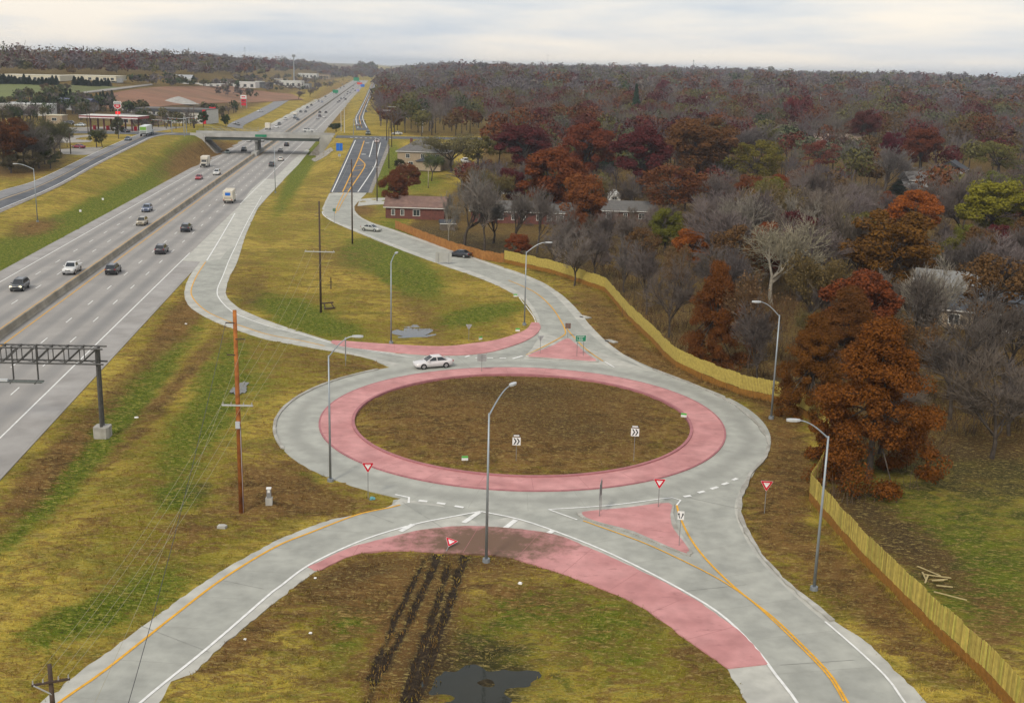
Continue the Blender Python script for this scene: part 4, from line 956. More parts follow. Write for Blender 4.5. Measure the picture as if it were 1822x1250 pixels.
for px, by, ty, az, lab in [(697, 262, 170, 190, 'wooden utility pole at the crossing right of the bridge'), (688, 250, 178, 196, 'slim reddish utility pole beside the crossing'), (692, 300, 225, 0, 'thin pale pole beside the frontage road kerb'), (126, 274, 235, 0, 'dark pole between left driveway and parking lot'), (157, 238, 192, 0, 'first of two poles beside the fuel station canopy'), (161, 240, 200, 0, 'second of two poles beside the fuel station canopy'), (346, 228, 186, 0, 'slim pole behind the left junction'), (762, 335, 298, 0, 'short pale pole on the lawn behind the rust tree')]:
    g0 = GT(px, by); h = height_to(g0, ty); rodpole(g0, h, WOODD if px < 700 and px > 150 or px == 126 else M('pale_wood', (.32, .28, .2), .8, .2), height_to(g0, az) if az else None, lab, 0, 3.0)
WIRE = M('wire_dark', (.05, .05, .055), .5, 0); WIREY = M('wire_pale', (.34, .31, .20), .5, 0)
def wire(a, b, sag, label, r=.018, mat=None):
    a, b = Vector(a), Vector(b); pts = []
    for k in range(17):
        t_ = k / 16; p = a.lerp(b, t_); p.z -= sag * 4 * t_ * (1 - t_); pts.append(p)
    o = MB().tube(pts, r, 4).build('power_line', mat or WIREY); tag(o, label, 'wire', 'power lines strung between the wooden poles')
for i, (a, b) in enumerate(zip(tA[:4], tE[:4])): wire(a, b, .9, 'pale overhead power line descending from the orange pole to the lower left pole', .011)
fr_ = [Vector((*G(255, 1250, 5.0), 5.0)), Vector((*G(205, 1250, 5.2), 5.2)), Vector((*G(330, 1160, 5.5), 5.5))]
wire(tA[4], Vector((*G(225, 1262, 6.0), 6.0)), .8, 'dark cable crossing over the lower left road', .018, WIRE)
wire(tA[5], Vector((*G(150, 1290, 6.0), 6.0)), .8, 'pale overhead power line descending from the orange pole to the lower left pole', .010)
for i, (a, b) in enumerate(zip(tB[:4], tA[:4])): wire(a, b, 1.0, 'pale overhead line between the orange pole and the dark pole on the verge', .011)
for i, (a, b) in enumerate(zip(tC, tB[4:])): wire(a, b, .9, 'overhead line between the two dark poles beside the entry road', .014)
for i, (a, b) in enumerate(zip(tD[:2], tC)): wire(a, b, .9, 'overhead line between the entry road bend and the brick house pole', .010)
# ------------------------------------------------------------------ sign gantry over the highway
def gantry():
    b0 = GT(183, 772); z = float(zt(*b0)); H_ = height_to(b0, 617)
    r = empty('sign_gantry', (b0[0], b0[1], z), HW + R(-5)); tag(r, 'dark steel truss gantry on a concrete footing beside the highway', 'gantry')
    q = MB(); q.prism([(-.55, -.75), (.55, -.75), (.75, -.5), (.75, .5), (.55, .75), (-.55, .75), (-.75, .5), (-.75, -.5)], -.3, .85); q.build('footing', KERB, r)
    for s in (-.3, .3): MB().cyl((0, s, .85), (0, s, H_), .15, .13, 10).build('post', DARKST, r)
    q = MB()
    for k in range(9): q.bar((0, -.3, 1.2 + k * .85), (0, .3, 1.9 + k * .85), .05)
    q.build('post_lacing', DARKST, r)
    x1, zt1, zb1, w_ = -30.0, H_ - .05, H_ - 1.55, .62
    q = MB()
    for s in (-w_, w_):
        q.bar((.7, s, zt1), (x1, s, zt1), .12); q.bar((.7, s, zb1), (x1, s, zb1), .13)
    q.build('chords', DARKST, r)
    npn = 20; dx = (x1) / npn
    ver = MB().bar((0, 0, 0), (0, 0, 1.5), .075).mesh('truss_post', DARKST)
    dia = MB().bar((0, 0, 1.45), (dx, 0, .05), .075).mesh('truss_diagonal', DARKST)
    lat = MB().bar((0, -w_, 0), (dx, w_, 0), .05).mesh('truss_brace', DARKST)
    crs = MB().bar((0, -w_, 0), (0, w_, 0), .06).mesh('truss_tie', DARKST)
    for k in range(npn):
        for s in (-w_, w_):
            o = link('truss_post', ver, r); o.location = (k * dx, s, zb1)
            o = link('truss_diagonal', dia, r); o.location = (k * dx, s, zb1)
        for zz_ in (zt1, zb1):
            o = link('truss_brace', lat, r); o.location = (k * dx, 0, zz_ + .09); o = link('truss_tie', crs, r); o.location = (k * dx, 0, zz_ + .02)
    for k, xk in enumerate((-5.55, -7.9)):
        q = MB(); q.bar((xk, -w_ - .15, zt1 + .2), (xk, -w_ - .15, zb1 - 1.55), .12); q.bar((xk, -w_ - .15, zb1 - 1.55), (xk, -w_ - 1.1, zb1 - 1.75), .10); q.build('sign_hanger', DARKST, r)
    q = MB(); q.box((-7.0, -w_ - .75, zb1 - 1.66), (4.2, .7, .05)); q.build('walkway', M('walkway_grating', (.13, .155, .14), .6, .2, 6), r)
    q = MB(); q.bar((-4.9, -w_ - .4, zb1 - 1.6), (-9.1, -w_ - .4, zb1 - 1.6), .07); q.bar((-4.9, -w_ - 1.1, zb1 - 1.6), (-9.1, -w_ - 1.1, zb1 - 1.6), .07); q.build('walkway_rail', DARKST, r)
    MB().box((-8.6, -w_ - 1.0, zb1 - 1.45), (1.0, .35, .22)).build('sign_light', HEADM, r)
    # far leg stands beyond the barrier
    for s in (-.3, .3): MB().cyl((x1 + .2, s, 0), (x1 + .2, s, H_), .15, .13, 10).build('post', DARKST, r)
gantry()

# ------------------------------------------------------------------ traffic signs
RED = M('sign_red', (.50, .012, .03), .45, .06, 3); SWH = M('sign_white', (.72, .72, .71), .45, .05, 3); SBL = M('sign_black', (.012, .014, .02), .5, 0)
SBACK = M('sign_back', (.36, .37, .375), .5, .08, 3, metal=.3); POST = M('sign_post', (.24, .24, .235), .55, .1, 3, metal=.4); BROWNS = M('sign_back_brown', (.16, .10, .08), .6, .1)
def text(s, size, loc, mat, parent, rx=math.pi / 2, name='lettering', ex=.004, rz=0):
    cu = bpy.data.curves.new(name, 'FONT'); cu.body = s; cu.size = size; cu.align_x = 'CENTER'; cu.align_y = 'CENTER'; cu.extrude = ex
    t_ = bpy.data.objects.new(name, cu); col.objects.link(t_); bpy.context.view_layer.update()
    me = bpy.data.meshes.new_from_object(t_.evaluated_get(bpy.context.evaluated_depsgraph_get())); me.materials.clear(); me.materials.append(mat)
    bpy.data.objects.remove(t_); o = link(name, me, parent); o.location = loc; o.rotation_euler = (rx, 0, rz); return o
def rtri(s, rad):
    """rounded triangle, point down, side s, in (x, z) about its centre"""
    h = s * .866; C = [(-s / 2, h / 3), (s / 2, h / 3), (0, -2 * h / 3)]; out = []
    for i in range(3):
        p, a, b = np.array(C[i]), np.array(C[i - 1]), np.array(C[(i + 1) % 3])
        for t_ in (0, .5, 1):
            d1 = (a - p) / np.linalg.norm(a - p); d2 = (b - p) / np.linalg.norm(b - p)
            out.append(p + d1 * rad * (1 - t_) + d2 * rad * t_ + (d1 + d2) * (-.12 * rad if t_ == .5 else 0))
    return [tuple(q) for q in out]
def sign_root(name, base, label, rz=0.0, cat='sign', rx=0.0, z=None):
    r = empty(name, (base[0], base[1], (float(zt(*base)) + .02) if z is None else z), rz, rx); return tag(r, label, cat)
def yield_sign(base, h, label, rz=0.0, rx=0.0, s=1.08, ry=0.0, zoff=None, back=False):
    r = sign_root('yield_sign', base, label, rz, 'yield sign', rx, zoff); r.rotation_euler.y = ry
    MB().box((0, .02, h / 2 - .1), (.06, .035, h)).build('post', POST, r)
    c = h - s * .30
    sh = lambda P_: [(p[0], p[1] + c) for p in P_]
    MB().plate(sh(rtri(s, .09)), -.012, -.004).build('panel', SBACK, r)
    f = MB().plate(sh(rtri(s, .09)), -.018, -.0125).build('border', SWH, r)
    MB().plate(sh(rtri(s * .955, .08)), -.022, -.0185).build('red_face', RED, r)
    MB().plate(sh(rtri(s * .50, .04)), -.027, -.0225).build('white_centre', SWH, r)
    text('YIELD', s * .115, (0, -.029, c + s * .075), RED, r)
    return r
for b_, ty, lab in [((655, 888), 823, 'red and white yield sign on the left verge of the roundabout'), ((1171, 904), 851, 'red and white yield sign on the foreground pink triangle island'), ((1360, 912), 855, 'red and white yield sign on the brown verge before the yellow fence')]:
    g0 = G(*b_); yield_sign(g0, height_to(g0, ty), lab, math.atan2(-g0[0], g0[1]) * .6)
g0 = G(790, 985)
yield_sign(G(793, 982), 1.5, 'bent yield sign leaning low over the muddy pink strip', R(-12), R(-70), 1.05, R(14))
# yield signs seen from behind
for b_, ty, lab in [((961, 630), 597, 'grey back of a yield sign on the far pink triangle'), ((834, 606), 577, 'grey back of a yield sign on the far grass')]:
    g0 = G(*b_); yield_sign(g0, height_to(g0, ty), lab, math.pi, 0, .9)
def chevron(b_, ty, lab):
    g0 = G(*b_); h = height_to(g0, ty); z_ = .35 if np.hypot(*(g0 - RC)) < R_ISL else .02
    r = sign_root('chevron_sign', g0, lab, math.atan2(-g0[0], g0[1]), 'chevron sign', 0, z_)
    MB().box((0, .02, h / 2), (.05, .035, h)).build('post', POST, r)
    c = h - .62
    q = MB().plate([(-.38, c - .38), (.38, c - .38), (.38, c + .38), (-.38, c + .38)], -.014, -.004); q.build('panel', SWH, r)
    for k in (0, 1):
        x = -.29 + .29 * k
        MB().plate([(x, c + .30), (x + .13, c + .30), (x + .31, c), (x + .13, c - .30), (x, c - .30), (x + .18, c)], -.019, -.0145).build('chevron', SBL, r)
    MB().plate([(-.33, c + .45), (.33, c + .45), (.33, c + .66), (-.33, c + .66)], -.014, -.004).build('plaque', SBL, r)
    MB().plate([(-.28, c + .49), (.14, c + .49), (.14, c + .46), (.30, c + .555), (.14, c + .65), (.14, c + .62), (-.28, c + .62)], -.019, -.0145).build('plaque_arrow', SWH, r)
chevron((918, 826), 780, 'black and white double chevron sign nearest the foreground lamp post')
chevron((1127, 826), 764, 'black and white double chevron sign on the right half of the island')
def keep_right():
    g0 = G(1208, 973); h = height_to(g0, 912)
    r = sign_root('keep_right_sign', g0, 'white sign with two black arrows on the foreground pink triangle', math.atan2(-g0[0], g0[1]), 'sign', 0, .15)
    MB().box((0, .02, h / 2), (.05, .035, h)).build('post', POST, r); c = h - .35
    MB().plate([(-.25, c - .35), (.25, c - .35), (.25, c + .35), (-.25, c + .35)], -.014, -.004).build('panel', SWH, r)
    for x, sl in ((-.12, -.04), (.09, .06)):
        MB().plate([(x - .035 - sl, c - .24), (x + .035 - sl, c - .24), (x + .035 + sl, c + .05), (x + .085 + sl, c + .05), (x + sl, c + .24), (x - .085 + sl, c + .05), (x - .035 + sl, c + .05)], -.019, -.0145).build('arrow', SBL, r)
keep_right()
def plain_back(b_, ty, w, hh, lab, mat=SBACK, posts=1, rz=0.0, z=None, name='road_sign'):
    g0 = GT(*b_); h = height_to(g0, ty); r = sign_root(name, g0, lab, rz, 'sign', 0, z)
    for x in ([0] if posts == 1 else [-w * .32, w * .32]): MB().box((x, .02, (h - hh * .1) / 2), (.06, .05, h - hh * .1)).build('post', POST, r)
    MB().box((0, .055, h - hh / 2), (w, .012, hh)).build('panel', mat, r)
    return r, h
plain_back((857, 662), 630, 1.1, .9, 'grey back of a sign at the far rim of the island')
plain_back((1010, 601), 575, .75, .75, 'brown back of a sign at the tip of the far pink triangle', BROWNS)
plain_back((789, 470), 449, 3.0, 1.9, 'large blank sign back on two posts beside the entry road', M('sign_back_pale', (.38, .38, .36), .5, .06), 2)
plain_back((615, 651), 600, .16, 2.9, 'slim grey post standing behind the left lamp arm', SBACK)
r, h = plain_back((1068, 916), 858, 1.8, 1.35, 'tall sign seen edge on at the foreground pink triangle', SBACK, 2, R(80), .15)
plain_back((595, 398), 371, .7, .7, 'green direction marker beside the bend of the entry road', M('marker_green', (.10, .19, .12), .6, .1))
BLUE = M('sign_blue', (.012, .13, .52), .5, .04)
r, h = plain_back((604, 278), 255, 2.2, 2.6, 'bright blue square sign on the grass right of the bridge end', BLUE)
r, h = plain_back((604, 284), 274, .9, .9, 'small grey plate on the grass below the blue sign', SBACK)
for px, py, ty, w, hh, mt, lab in [(597, 176, 160, 10, 5.5, GREEN_S, 'left green overhead sign above the far highway'), (634, 150, 138, 10, 6, GREEN_S, 'upper green overhead sign above the far highway'), (645, 157, 150, 7, 4.5, BLUE, 'small blue sign beside the far highway'), (640, 156, 147, 9, 3.5, M('sign_red_far', (.55, .05, .02), .5, 0), 'red board beside the far highway'), (637, 168, 159, 5, 4.0, M('sign_lilac', (.28, .28, .55), .5, 0), 'pale lilac sign beside the far highway')]:
    g0 = GT(px, py); h = height_to(g0, ty); s_ = scale_at(g0); w_, h_ = w / s_ * 1.0, hh / s_
    r = sign_root('highway_sign', g0, lab, 0, 'sign')
    for x in (-w_ * .3, w_ * .3): MB().box((x, .1, h / 2), (.3, .3, h)).build('post', POST, r)
    MB().box((0, 0, h - h_ / 2), (w_, .15, h_)).build('panel', mt, r)
# green direction sign on the far splitter
g0 = (G(1025, 637) + G(1039, 633)) / 2; h = height_to(g0, 598)
r = sign_root('direction_sign', g0, 'green direction sign with white lines on the far pink triangle', R(12), 'sign', 0, .13)
for x in (-.42, .42): MB().box((x, .03, h / 2 - .1), (.06, .05, h - .1)).build('post', POST, r)
MB().box((0, -.01, h - .42), (1.42, .02, .84)).build('panel', SWH, r); MB().box((0, -.023, h - .42), (1.36, .005, .78)).build('green_face', GREEN_S, r)
for k, (x, w_) in enumerate(((.08, .8), (.02, .5), (.06, .7))):
    zz_ = h - .18 - .24 * k
    o = MB()
    for j in range(int(w_ / .1)): o.box((x - w_ / 2 + .1 * j + .04, -.027, zz_), (.06, .003, .10 if j % 3 else .13))
    o.build('lettering', SWH, r)
    MB().plate([(-.55, zz_ - .02), (-.48, zz_ - .02), (-.48, zz_ - .06), (-.40, zz_), (-.48, zz_ + .06), (-.48, zz_ + .02), (-.55, zz_ + .02)], -.029, -.0262).build('arrow', SWH, r)
# small garden-stake signs
LIME = M('yard_sign_green', (.09, .42, .06), .5, .05)
for b_, rz, lab in [((827, 827), .1, 'small green and white yard sign before the foreground lamp'), ((1216, 749), -.2, 'small green and white yard sign at the right rim of the island'), ((855, 608), .7, 'small green and white yard sign beside the far sign back'), ((921, 593), .1, 'small green and white yard sign at the bend of the far pink strip'), ((917, 531), .1, 'small green and white yard sign beside the entry road edge')]:
    g0 = G(*b_); z_ = .18 if np.hypot(*(g0 - RC)) < R_ISL else .03
    r = sign_root('yard_sign', g0, lab, rz, 'yard sign', 0, z_); tag(r, group='green and white yard signs')
    for x in (-.18, .18): MB().cyl((x, 0, 0), (x, 0, .5), .008, n=4).build('stake', POST, r)
    MB().box((0, 0, .50), (.6, .012, .45)).build('panel', SWH, r); MB().box((0, -.008, .62), (.595, .003, .2)).build('green_band', LIME, r)

# ------------------------------------------------------------------ small things on the verges
g0 = G(479, 897); r = empty('control_cabinet', (*g0, .02), .1); tag(r, 'slim grey utility pedestal on a concrete block', 'cabinet')
MB().box((0, 0, .28), (.55, .5, .62)).build('block', KERB, r); MB().box((0, 0, .98), (.36, .3, .8)).build('housing', M('cabinet_grey', (.22, .22, .22), .6, .1), r); MB().box((0, 0, 1.42), (.4, .34, .1)).build('cap', SWH, r); MB().box((0, -.155, 1.2), (.22, .01, .25)).build('plate', SWH, r)
g0 = G(395, 938); o = MB(); o.prism([(-.35, -.2), (.3, -.26), (.4, .1), (.1, .3), (-.3, .25)], -.05, .16); o = o.build('concrete_slab', KERB); o.location = (*g0, .03); tag(o, 'small pale concrete slab lying in brown grass', 'slab')
def crumple(b_, s, mat, nm, lab, cat, seed):
    rg = random.Random(seed); import bmesh as _b
    bm = _b.new(); _b.ops.create_icosphere(bm, subdivisions=2, radius=1)
    for v_ in bm.verts: v_.co *= rg.uniform(.55, 1.1); v_.co.z = max(v_.co.z * .55 + .35, 0)
    me = bpy.data.meshes.new(nm); bm.to_mesh(me); bm.free(); me.materials.append(mat)
    o = bpy.data.objects.new(nm, me); col.objects.link(o); g0 = GT(*b_); o.location = (*g0, float(zt(*g0)) + .03); o.scale = (s, s * .8, s); return tag(o, lab, cat)
crumple((662, 889), .3, M('teal_plastic', (.10, .28, .30), .4, .3, 6, pos=False), 'plastic_bag', 'crumpled teal plastic bag at the foot of a yield sign', 'bag', 1)
LIT = M('white_litter', (.75, .74, .72), .6, .05)
for k, (b_, s, lab) in enumerate([((561, 1029), .12, 'scrap of white litter beside the pink strip tip'), ((553, 1127), .14, 'scrap of white litter in the lower field left of the ruts'), ((243, 744), .22, 'scrap of white litter left of the orange pole'), ((331, 577), .2, 'scrap of white litter below the ramp bend'), ((436, 1138), .12, 'scrap of white litter beside the lower left road'), ((925, 1039), .2, 'pale scrap of litter in the lower field right of the ruts'), ((1070, 827), .15, 'scrap of litter on the right of the island'), ((868, 678), .16, 'scrap of litter at the far side of the island')]): crumple(b_, s, LIT, 'litter', lab, 'litter', 20 + k)
for px, py, lab in [(183, 356, 'upper small white marker plate on the grass left of the highway'), (143, 377, 'lower small white marker plate on the grass left of the highway')]:
    g0 = GT(px, py); r = sign_root('marker_plate', g0, lab, 0, 'marker'); MB().box((0, 0, .25), (.5, .05, .5)).build('plate', SWH, r); MB().box((0, .05, .1), (.06, .04, .3)).build('stake', POST, r)
g0 = G(589, 514); r = empty('wooden_post', (*g0, 0)); tag(r, 'short dark wooden stub post on the green verge', 'post'); MB().cyl((0, 0, 0), (0, 0, 1.9), .11, .08, 7).build('stub', WOODD, r); MB().box((0, -.1, 1.2), (.5, .05, .08)).build('cleat', WOODD, r)
g0 = G(585, 549); r = empty('timber_rack', (*g0, 0), .5); tag(r, 'low dark timber frame lying beside the verge utility pole', 'frame')
for x in (-.7, .7): MB().bar((x, -.5, .1), (x * .8, .5, .75), .14).build('leg', WOODD, r)
MB().bar((-.9, .5, .8), (.9, .5, .8), .16).build('beam', WOODD, r); MB().bar((-.9, -.5, .15), (.9, -.3, .15), .16).build('beam', WOODD, r)
TIM = M('pale_timber', (.40, .32, .15), .8, .15, 3)
rg = random.Random(8)
for k, (px, py, a, ln) in enumerate([(1644, 1026, 1.4, 2.0), (1652, 1018, -.9, 2.6), (1667, 1028, -.35, 2.6), (1648, 1034, 1.1, 1.8), (1672, 1036, .2, 1.6), (1680, 1048, -.2, 1.5), (1690, 1066, -.5, 3.0), (1668, 1039, .05, 1.2)]):
    g0 = GT(px, py); o = MB().box((0, 0, .05), (ln * .75, .12, .05)).build('fence_board', TIM); o.location = (*g0, float(zt(*g0)) + .06 + .03 * k); o.rotation_euler = (rg.uniform(-.05, .05), rg.uniform(-.06, .06), a)
    tag(o, 'loose pale board in the scattered pile on the lawn behind the fence', 'board', 'loose boards lying on the lawn')
# drain inlets
for px, py, lab in [(1042, 565, 'upper kerb drain beside the entry road'), (1088, 608, 'lower kerb drain beside the entry road')]:
    g0 = G(px, py); r = empty('kerb_drain', (*g0, .03), -.9); tag(r, lab, 'drain', 'kerb drains along the entry road'); MB().box((0, 0, .06), (1.8, .8, .16)).build('cover', KERB, r); MB().box((-.5, -.41, .06), (.8, .02, .12)).build('opening', SBL, r)

# ------------------------------------------------------------------ water and mud
def water(name, ior, c):
    m = bpy.data.materials.new(name); m.use_nodes = True; t = m.node_tree; b = t.nodes['Principled BSDF']
    b.inputs['Base Color'].default_value = (*c, 1); b.inputs['Roughness'].default_value = .06; b.inputs['IOR'].default_value = ior; b.inputs['Specular IOR Level'].default_value = .5
    g = t.nodes.new('ShaderNodeNewGeometry'); n = t.nodes.new('ShaderNodeTexNoise'); n.inputs['Scale'].default_value = 3; bp = t.nodes.new('ShaderNodeBump'); bp.inputs['Strength'].default_value = .06; bp.inputs['Distance'].default_value = .05
    t.links.new(g.outputs['Position'], n.inputs['Vector']); t.links.new(n.outputs['Fac'], bp.inputs['Height']); t.links.new(bp.outputs[0], b.inputs['Normal']); return m
WATER, WATER2 = water('puddle_water', 1.6, (.06, .058, .05)), water('muddy_puddle_water', 1.33, (.016, .018, .012))
def puddle(cx_, cy_, rx, ry, an, lab, seed, lobes=.35, h=.05, mat=None):
    rg = np.random.default_rng(seed); P = []
    ph = rg.uniform(0, 6.28, 6)
    for k in range(64):
        a = 2 * math.pi * k / 64; q = 1 + lobes * (math.sin(3 * a + ph[0]) * .45 + math.sin(5 * a + ph[1]) * .35 + math.sin(9 * a + ph[2]) * .3 + math.sin(17 * a + ph[3]) * .22)
        x, y = rx * q * math.cos(a), ry * q * math.sin(a); c, s = math.cos(R(an)), math.sin(R(an))
        P.append(G(cx_ + x * c - y * s, cy_ + x * s + y * c))
    zc_ = max(0.0, 0) + h; o = MB(); o.prism(P, zc_ - .5, zc_); return struct(o.build('puddle', mat or WATER), lab)
puddle(742, 598, 55, 18, 0, 'grey puddle reflecting the sky on the far verge', 3, .55, -.17)
puddle(866, 1215, 110, 60, 5, 'dark puddle in the rutted lower field', 4, .15, -.17, WATER2)
puddle(427, 689, 16, 9, -30, 'small puddle behind the orange utility pole', 6, .3, -.1)
# churned ground with the wheel ruts, modelled finely
def rutted_ground():
    xa, xb, ya, yb, st = -13.0, 7.0, 54.0, 82.0, .13
    gx, gy = np.arange(xa, xb, st), np.arange(ya, yb, st); XX, YY = np.meshgrid(gx, gy); rg = np.random.default_rng(12)
    edge = np.minimum.reduce([XX - xa, xb - XX, YY - ya, yb - YY]); em = sm(0, 2.0, edge)
    def smooth(q, n):
        for _ in range(n): q = (q + np.roll(q, 1, 0) + np.roll(q, -1, 0) + np.roll(q, 1, 1) + np.roll(q, -1, 1)) / 5
        return q
    n1_, n2_ = smooth(rg.normal(size=XX.shape), 2), smooth(rg.normal(size=XX.shape), 40); n2_ /= n2_.std()
    z = zg(XX, YY) + .03 + .016 * n1_ + .035 * n2_; zn = zones(XX, YY); zn[..., 0] += .06 * n2_
    for pts, w, k in (([(795, 515), (760, 590), (710, 700), (660, 800), (620, 900), (570, 1010), (520, 1130)], .17, 1.0), ([(900, 430), (870, 490), (830, 590), (770, 730), (690, 890), (590, 1060), (490, 1290)], .2, 1.0), ([(925, 540), (890, 650), (860, 760), (800, 940), (740, 1110), (670, 1300)], .18, .95), ([(1050, 420), (1030, 460), (985, 570), (940, 720), (860, 930), (800, 1090), (720, 1300)], .22, 1.1)):
        P = resample(spline([G(480 + a / 2.908, 820 + b / 2.908) for a, b in pts], 8), 260); P = P + np.stack([np.convolve(rg.normal(0, .12, 280), np.ones(9) / 9, 'same')[:260], np.zeros(260)], -1)
        D = np.full(XX.shape, 9.0)
        for q0 in range(0, 260, 65): D = np.minimum(D, np.sqrt(np.min((XX[..., None] - P[q0:q0 + 65, 0]) ** 2 + (YY[..., None] - P[q0:q0 + 65, 1]) ** 2, -1)))
        brk = np.clip(.85 + .35 * n2_, .25, 1.2)
        z = z - .12 * brk * np.exp(-(D / w) ** 2) + .02 * brk * np.exp(-((D - 1.9 * w) / (.7 * w)) ** 2)
        zn[..., 2] += k * brk * (2.3 * np.exp(-(D / (.95 * w)) ** 2) + .35 * np.exp(-(D / .7) ** 2)); zn[..., 0] -= .5 * np.exp(-(D / .5) ** 2); zn[..., 1] += .35 * np.exp(-(D / .8) ** 2)
    pc = G(862, 992); q = np.exp(-(((XX - pc[0]) / 5.0) ** 2 + ((YY - pc[1]) / 2.6) ** 2)); zn[..., 2] += .45 * q; zn[..., 1] += .8 * q
    pw = G(866, 1215); q = np.exp(-(((XX - pw[0]) / 4.4) ** 2 + ((YY - pw[1]) / 2.6) ** 2)); zn[..., 2] += .5 * q; zn[..., 0] += .35 * q
    n3_ = smooth(rg.normal(size=XX.shape), 14); n3_ /= n3_.std(); z = z + q * (.022 * n3_ + .02 * n2_)
    z = z * 1.0 - .12 * (1 - em); pav = np.zeros(XX.shape, bool)
    for pl in PAVED + [APS]: pav |= inside(XX, YY, pl)
    z = np.where(pav, -.2, z)
    nx_, ny_ = len(gx), len(gy); i_ = (np.arange(ny_ - 1)[:, None] * nx_ + np.arange(nx_ - 1)[None]).ravel()
    me = npmesh('rutted_ground', np.stack([XX, YY, z], -1).reshape(-1, 3), np.stack([i_, i_ + 1, i_ + nx_ + 1, i_ + nx_], -1), GRASS)
    zc = np.ones((XX.size, 4), np.float32); zc[:, :3] = np.clip(zn, 0, 2.0).reshape(-1, 3); ca = me.color_attributes.new('zone', 'FLOAT_COLOR', 'POINT'); ca.data.foreach_set('color', zc.ravel())
    me.polygons.foreach_set('use_smooth', np.ones(len(me.polygons), bool)); struct(link('rutted_ground', me), 'lower field churned by four dark muddy tyre ruts')
rutted_ground()
# ------------------------------------------------------------------ vehicles (built facing +Y)
PAINT = M('car_paint', (.5, .5, .5), .32, .03, 2, objcol=True, spec=.5, coat=.6, pos=False)
GLASS = M('car_glass', (.012, .016, .02), .06, 0, spec=.8)
TYRE = M('tyre_rubber', (.018, .018, .018), .9, 0); RIM = M('rim_metal', (.42, .43, .44), .35, 0, metal=.7)
TRIM = M('black_trim', (.02, .02, .022), .6, 0); HLM = M('headlight_lens', (.75, .76, .74), .12, 0); HLON = M('headlight_lit', (1.0, .88, .55), .2, 0, emit=2.5); TLM = M('taillight_lens', (.30, .008, .01), .2, 0); PLT = M('number_plate', (.6, .6, .58), .5, 0)
def loft(st):
    """st: (y, half width, z bottom, z top)"""
    b = MB(); k = 10
    for (y, w, zb, zt_) in st:
        h = zt_ - zb
        b.v += [(-.80 * w, y, zb), (-.97 * w, y, zb + .16 * h), (-w, y, zb + .55 * h), (-.96 * w, y, zb + .86 * h), (-.80 * w, y, zt_ - .01), (.80 * w, y, zt_ - .01), (.96 * w, y, zb + .86 * h), (w, y, zb + .55 * h), (.97 * w, y, zb + .16 * h), (.80 * w, y, zb)]
    for i in range(len(st) - 1):
        for j in range(k): b.f.append((i * k + j, i * k + (j + 1) % k, (i + 1) * k + (j + 1) % k, (i + 1) * k + j))
    b.f += [tuple(range(k)), tuple(range(len(st) * k - 1, (len(st) - 1) * k - 1, -1))]
    return b
def panel(b, q, inset, off):
    """pane just proud of the quad q, shrunk by inset (fractions u, v)"""
    q = [Vector(p) for p in q]; n = (q[1] - q[0]).cross(q[3] - q[0]).normalized()
    def P(u, v): return q[0] * (1 - u) * (1 - v) + q[1] * u * (1 - v) + q[2] * u * v + q[3] * (1 - u) * v
    u0, v0 = inset if isinstance(inset, tuple) else (inset, inset)
    c = [P(u0, v0), P(1 - u0, v0), P(1 - u0, 1 - v0), P(u0, 1 - v0)]
    b.add([p + n * off for p in c] + [p - n * .02 for p in c], [(0, 1, 2, 3), (0, 4, 5, 1), (1, 5, 6, 2), (2, 6, 7, 3), (3, 7, 4, 0)]); return b
def cabin(root, y0, y1, y2, y3, zb, zr, wb, wr, mid=None):
    """greenhouse: base from y0 (front) to y3 (rear), roof from y1 to y2"""
    g = {}
    for s in (-1, 1): g[s] = [Vector((s * wb, y0, zb)), Vector((s * wr, y1, zr)), Vector((s * wr, y2, zr)), Vector((s * wb, y3, zb))]
    b = MB(); zc = zr + .035
    vs_ = [g[-1][0], g[1][0], g[-1][1], g[1][1], g[-1][2], g[1][2], g[-1][3], g[1][3], Vector((0, y1 * .85 + y2 * .15, zc)), Vector((0, y1 * .15 + y2 * .85, zc))]
    b.add(vs_, [(0, 1, 3, 2), (2, 3, 8), (3, 5, 9, 8), (5, 4, 9), (4, 2, 8, 9), (4, 5, 7, 6), (0, 2, 4, 6), (1, 7, 5, 3)])
    b.build('cabin', PAINT, root)
    panel(MB(), [g[1][0], g[-1][0], g[-1][1], g[1][1]], (.07, .06), .012).build('windscreen', GLASS, root)
    panel(MB(), [g[-1][3], g[1][3], g[1][2], g[-1][2]], (.10, .12), .012).build('rear_window', GLASS, root)
    for s in (-1, 1):
        q = [g[s][0], g[s][3], g[s][2], g[s][1]] if s < 0 else [g[s][3], g[s][0], g[s][1], g[s][2]]
        # front and rear side panes, split at the centre pillar
        lo, hi = .10, .88
        def at(y, v):
            z = zb + (zr - zb) * v; x = s * (wb + (wr - wb) * v); return Vector((x, y, z))
        ym = mid if mid is not None else (y1 + y2) / 2 + .1
        fa = lambda v: y0 + (y1 - y0) * v - .12; ra = lambda v: y3 + (y2 - y3) * v + .14
        for ya, yb in ((fa, lambda v: ym + .05), (lambda v: ym - .05, ra)):
            c = [at(ya(lo), lo), at(yb(lo), lo), at(yb(hi), hi), at(ya(hi), hi)]
            n = Vector((s, 0, .35)).normalized(); o = MB()
            o.add([p + n * .012 for p in c] + [p - n * .03 for p in c], [(0, 1, 2, 3), (0, 4, 5, 1), (1, 5, 6, 2), (2, 6, 7, 3), (3, 7, 4, 0)]); o.build('side_window', GLASS, root)
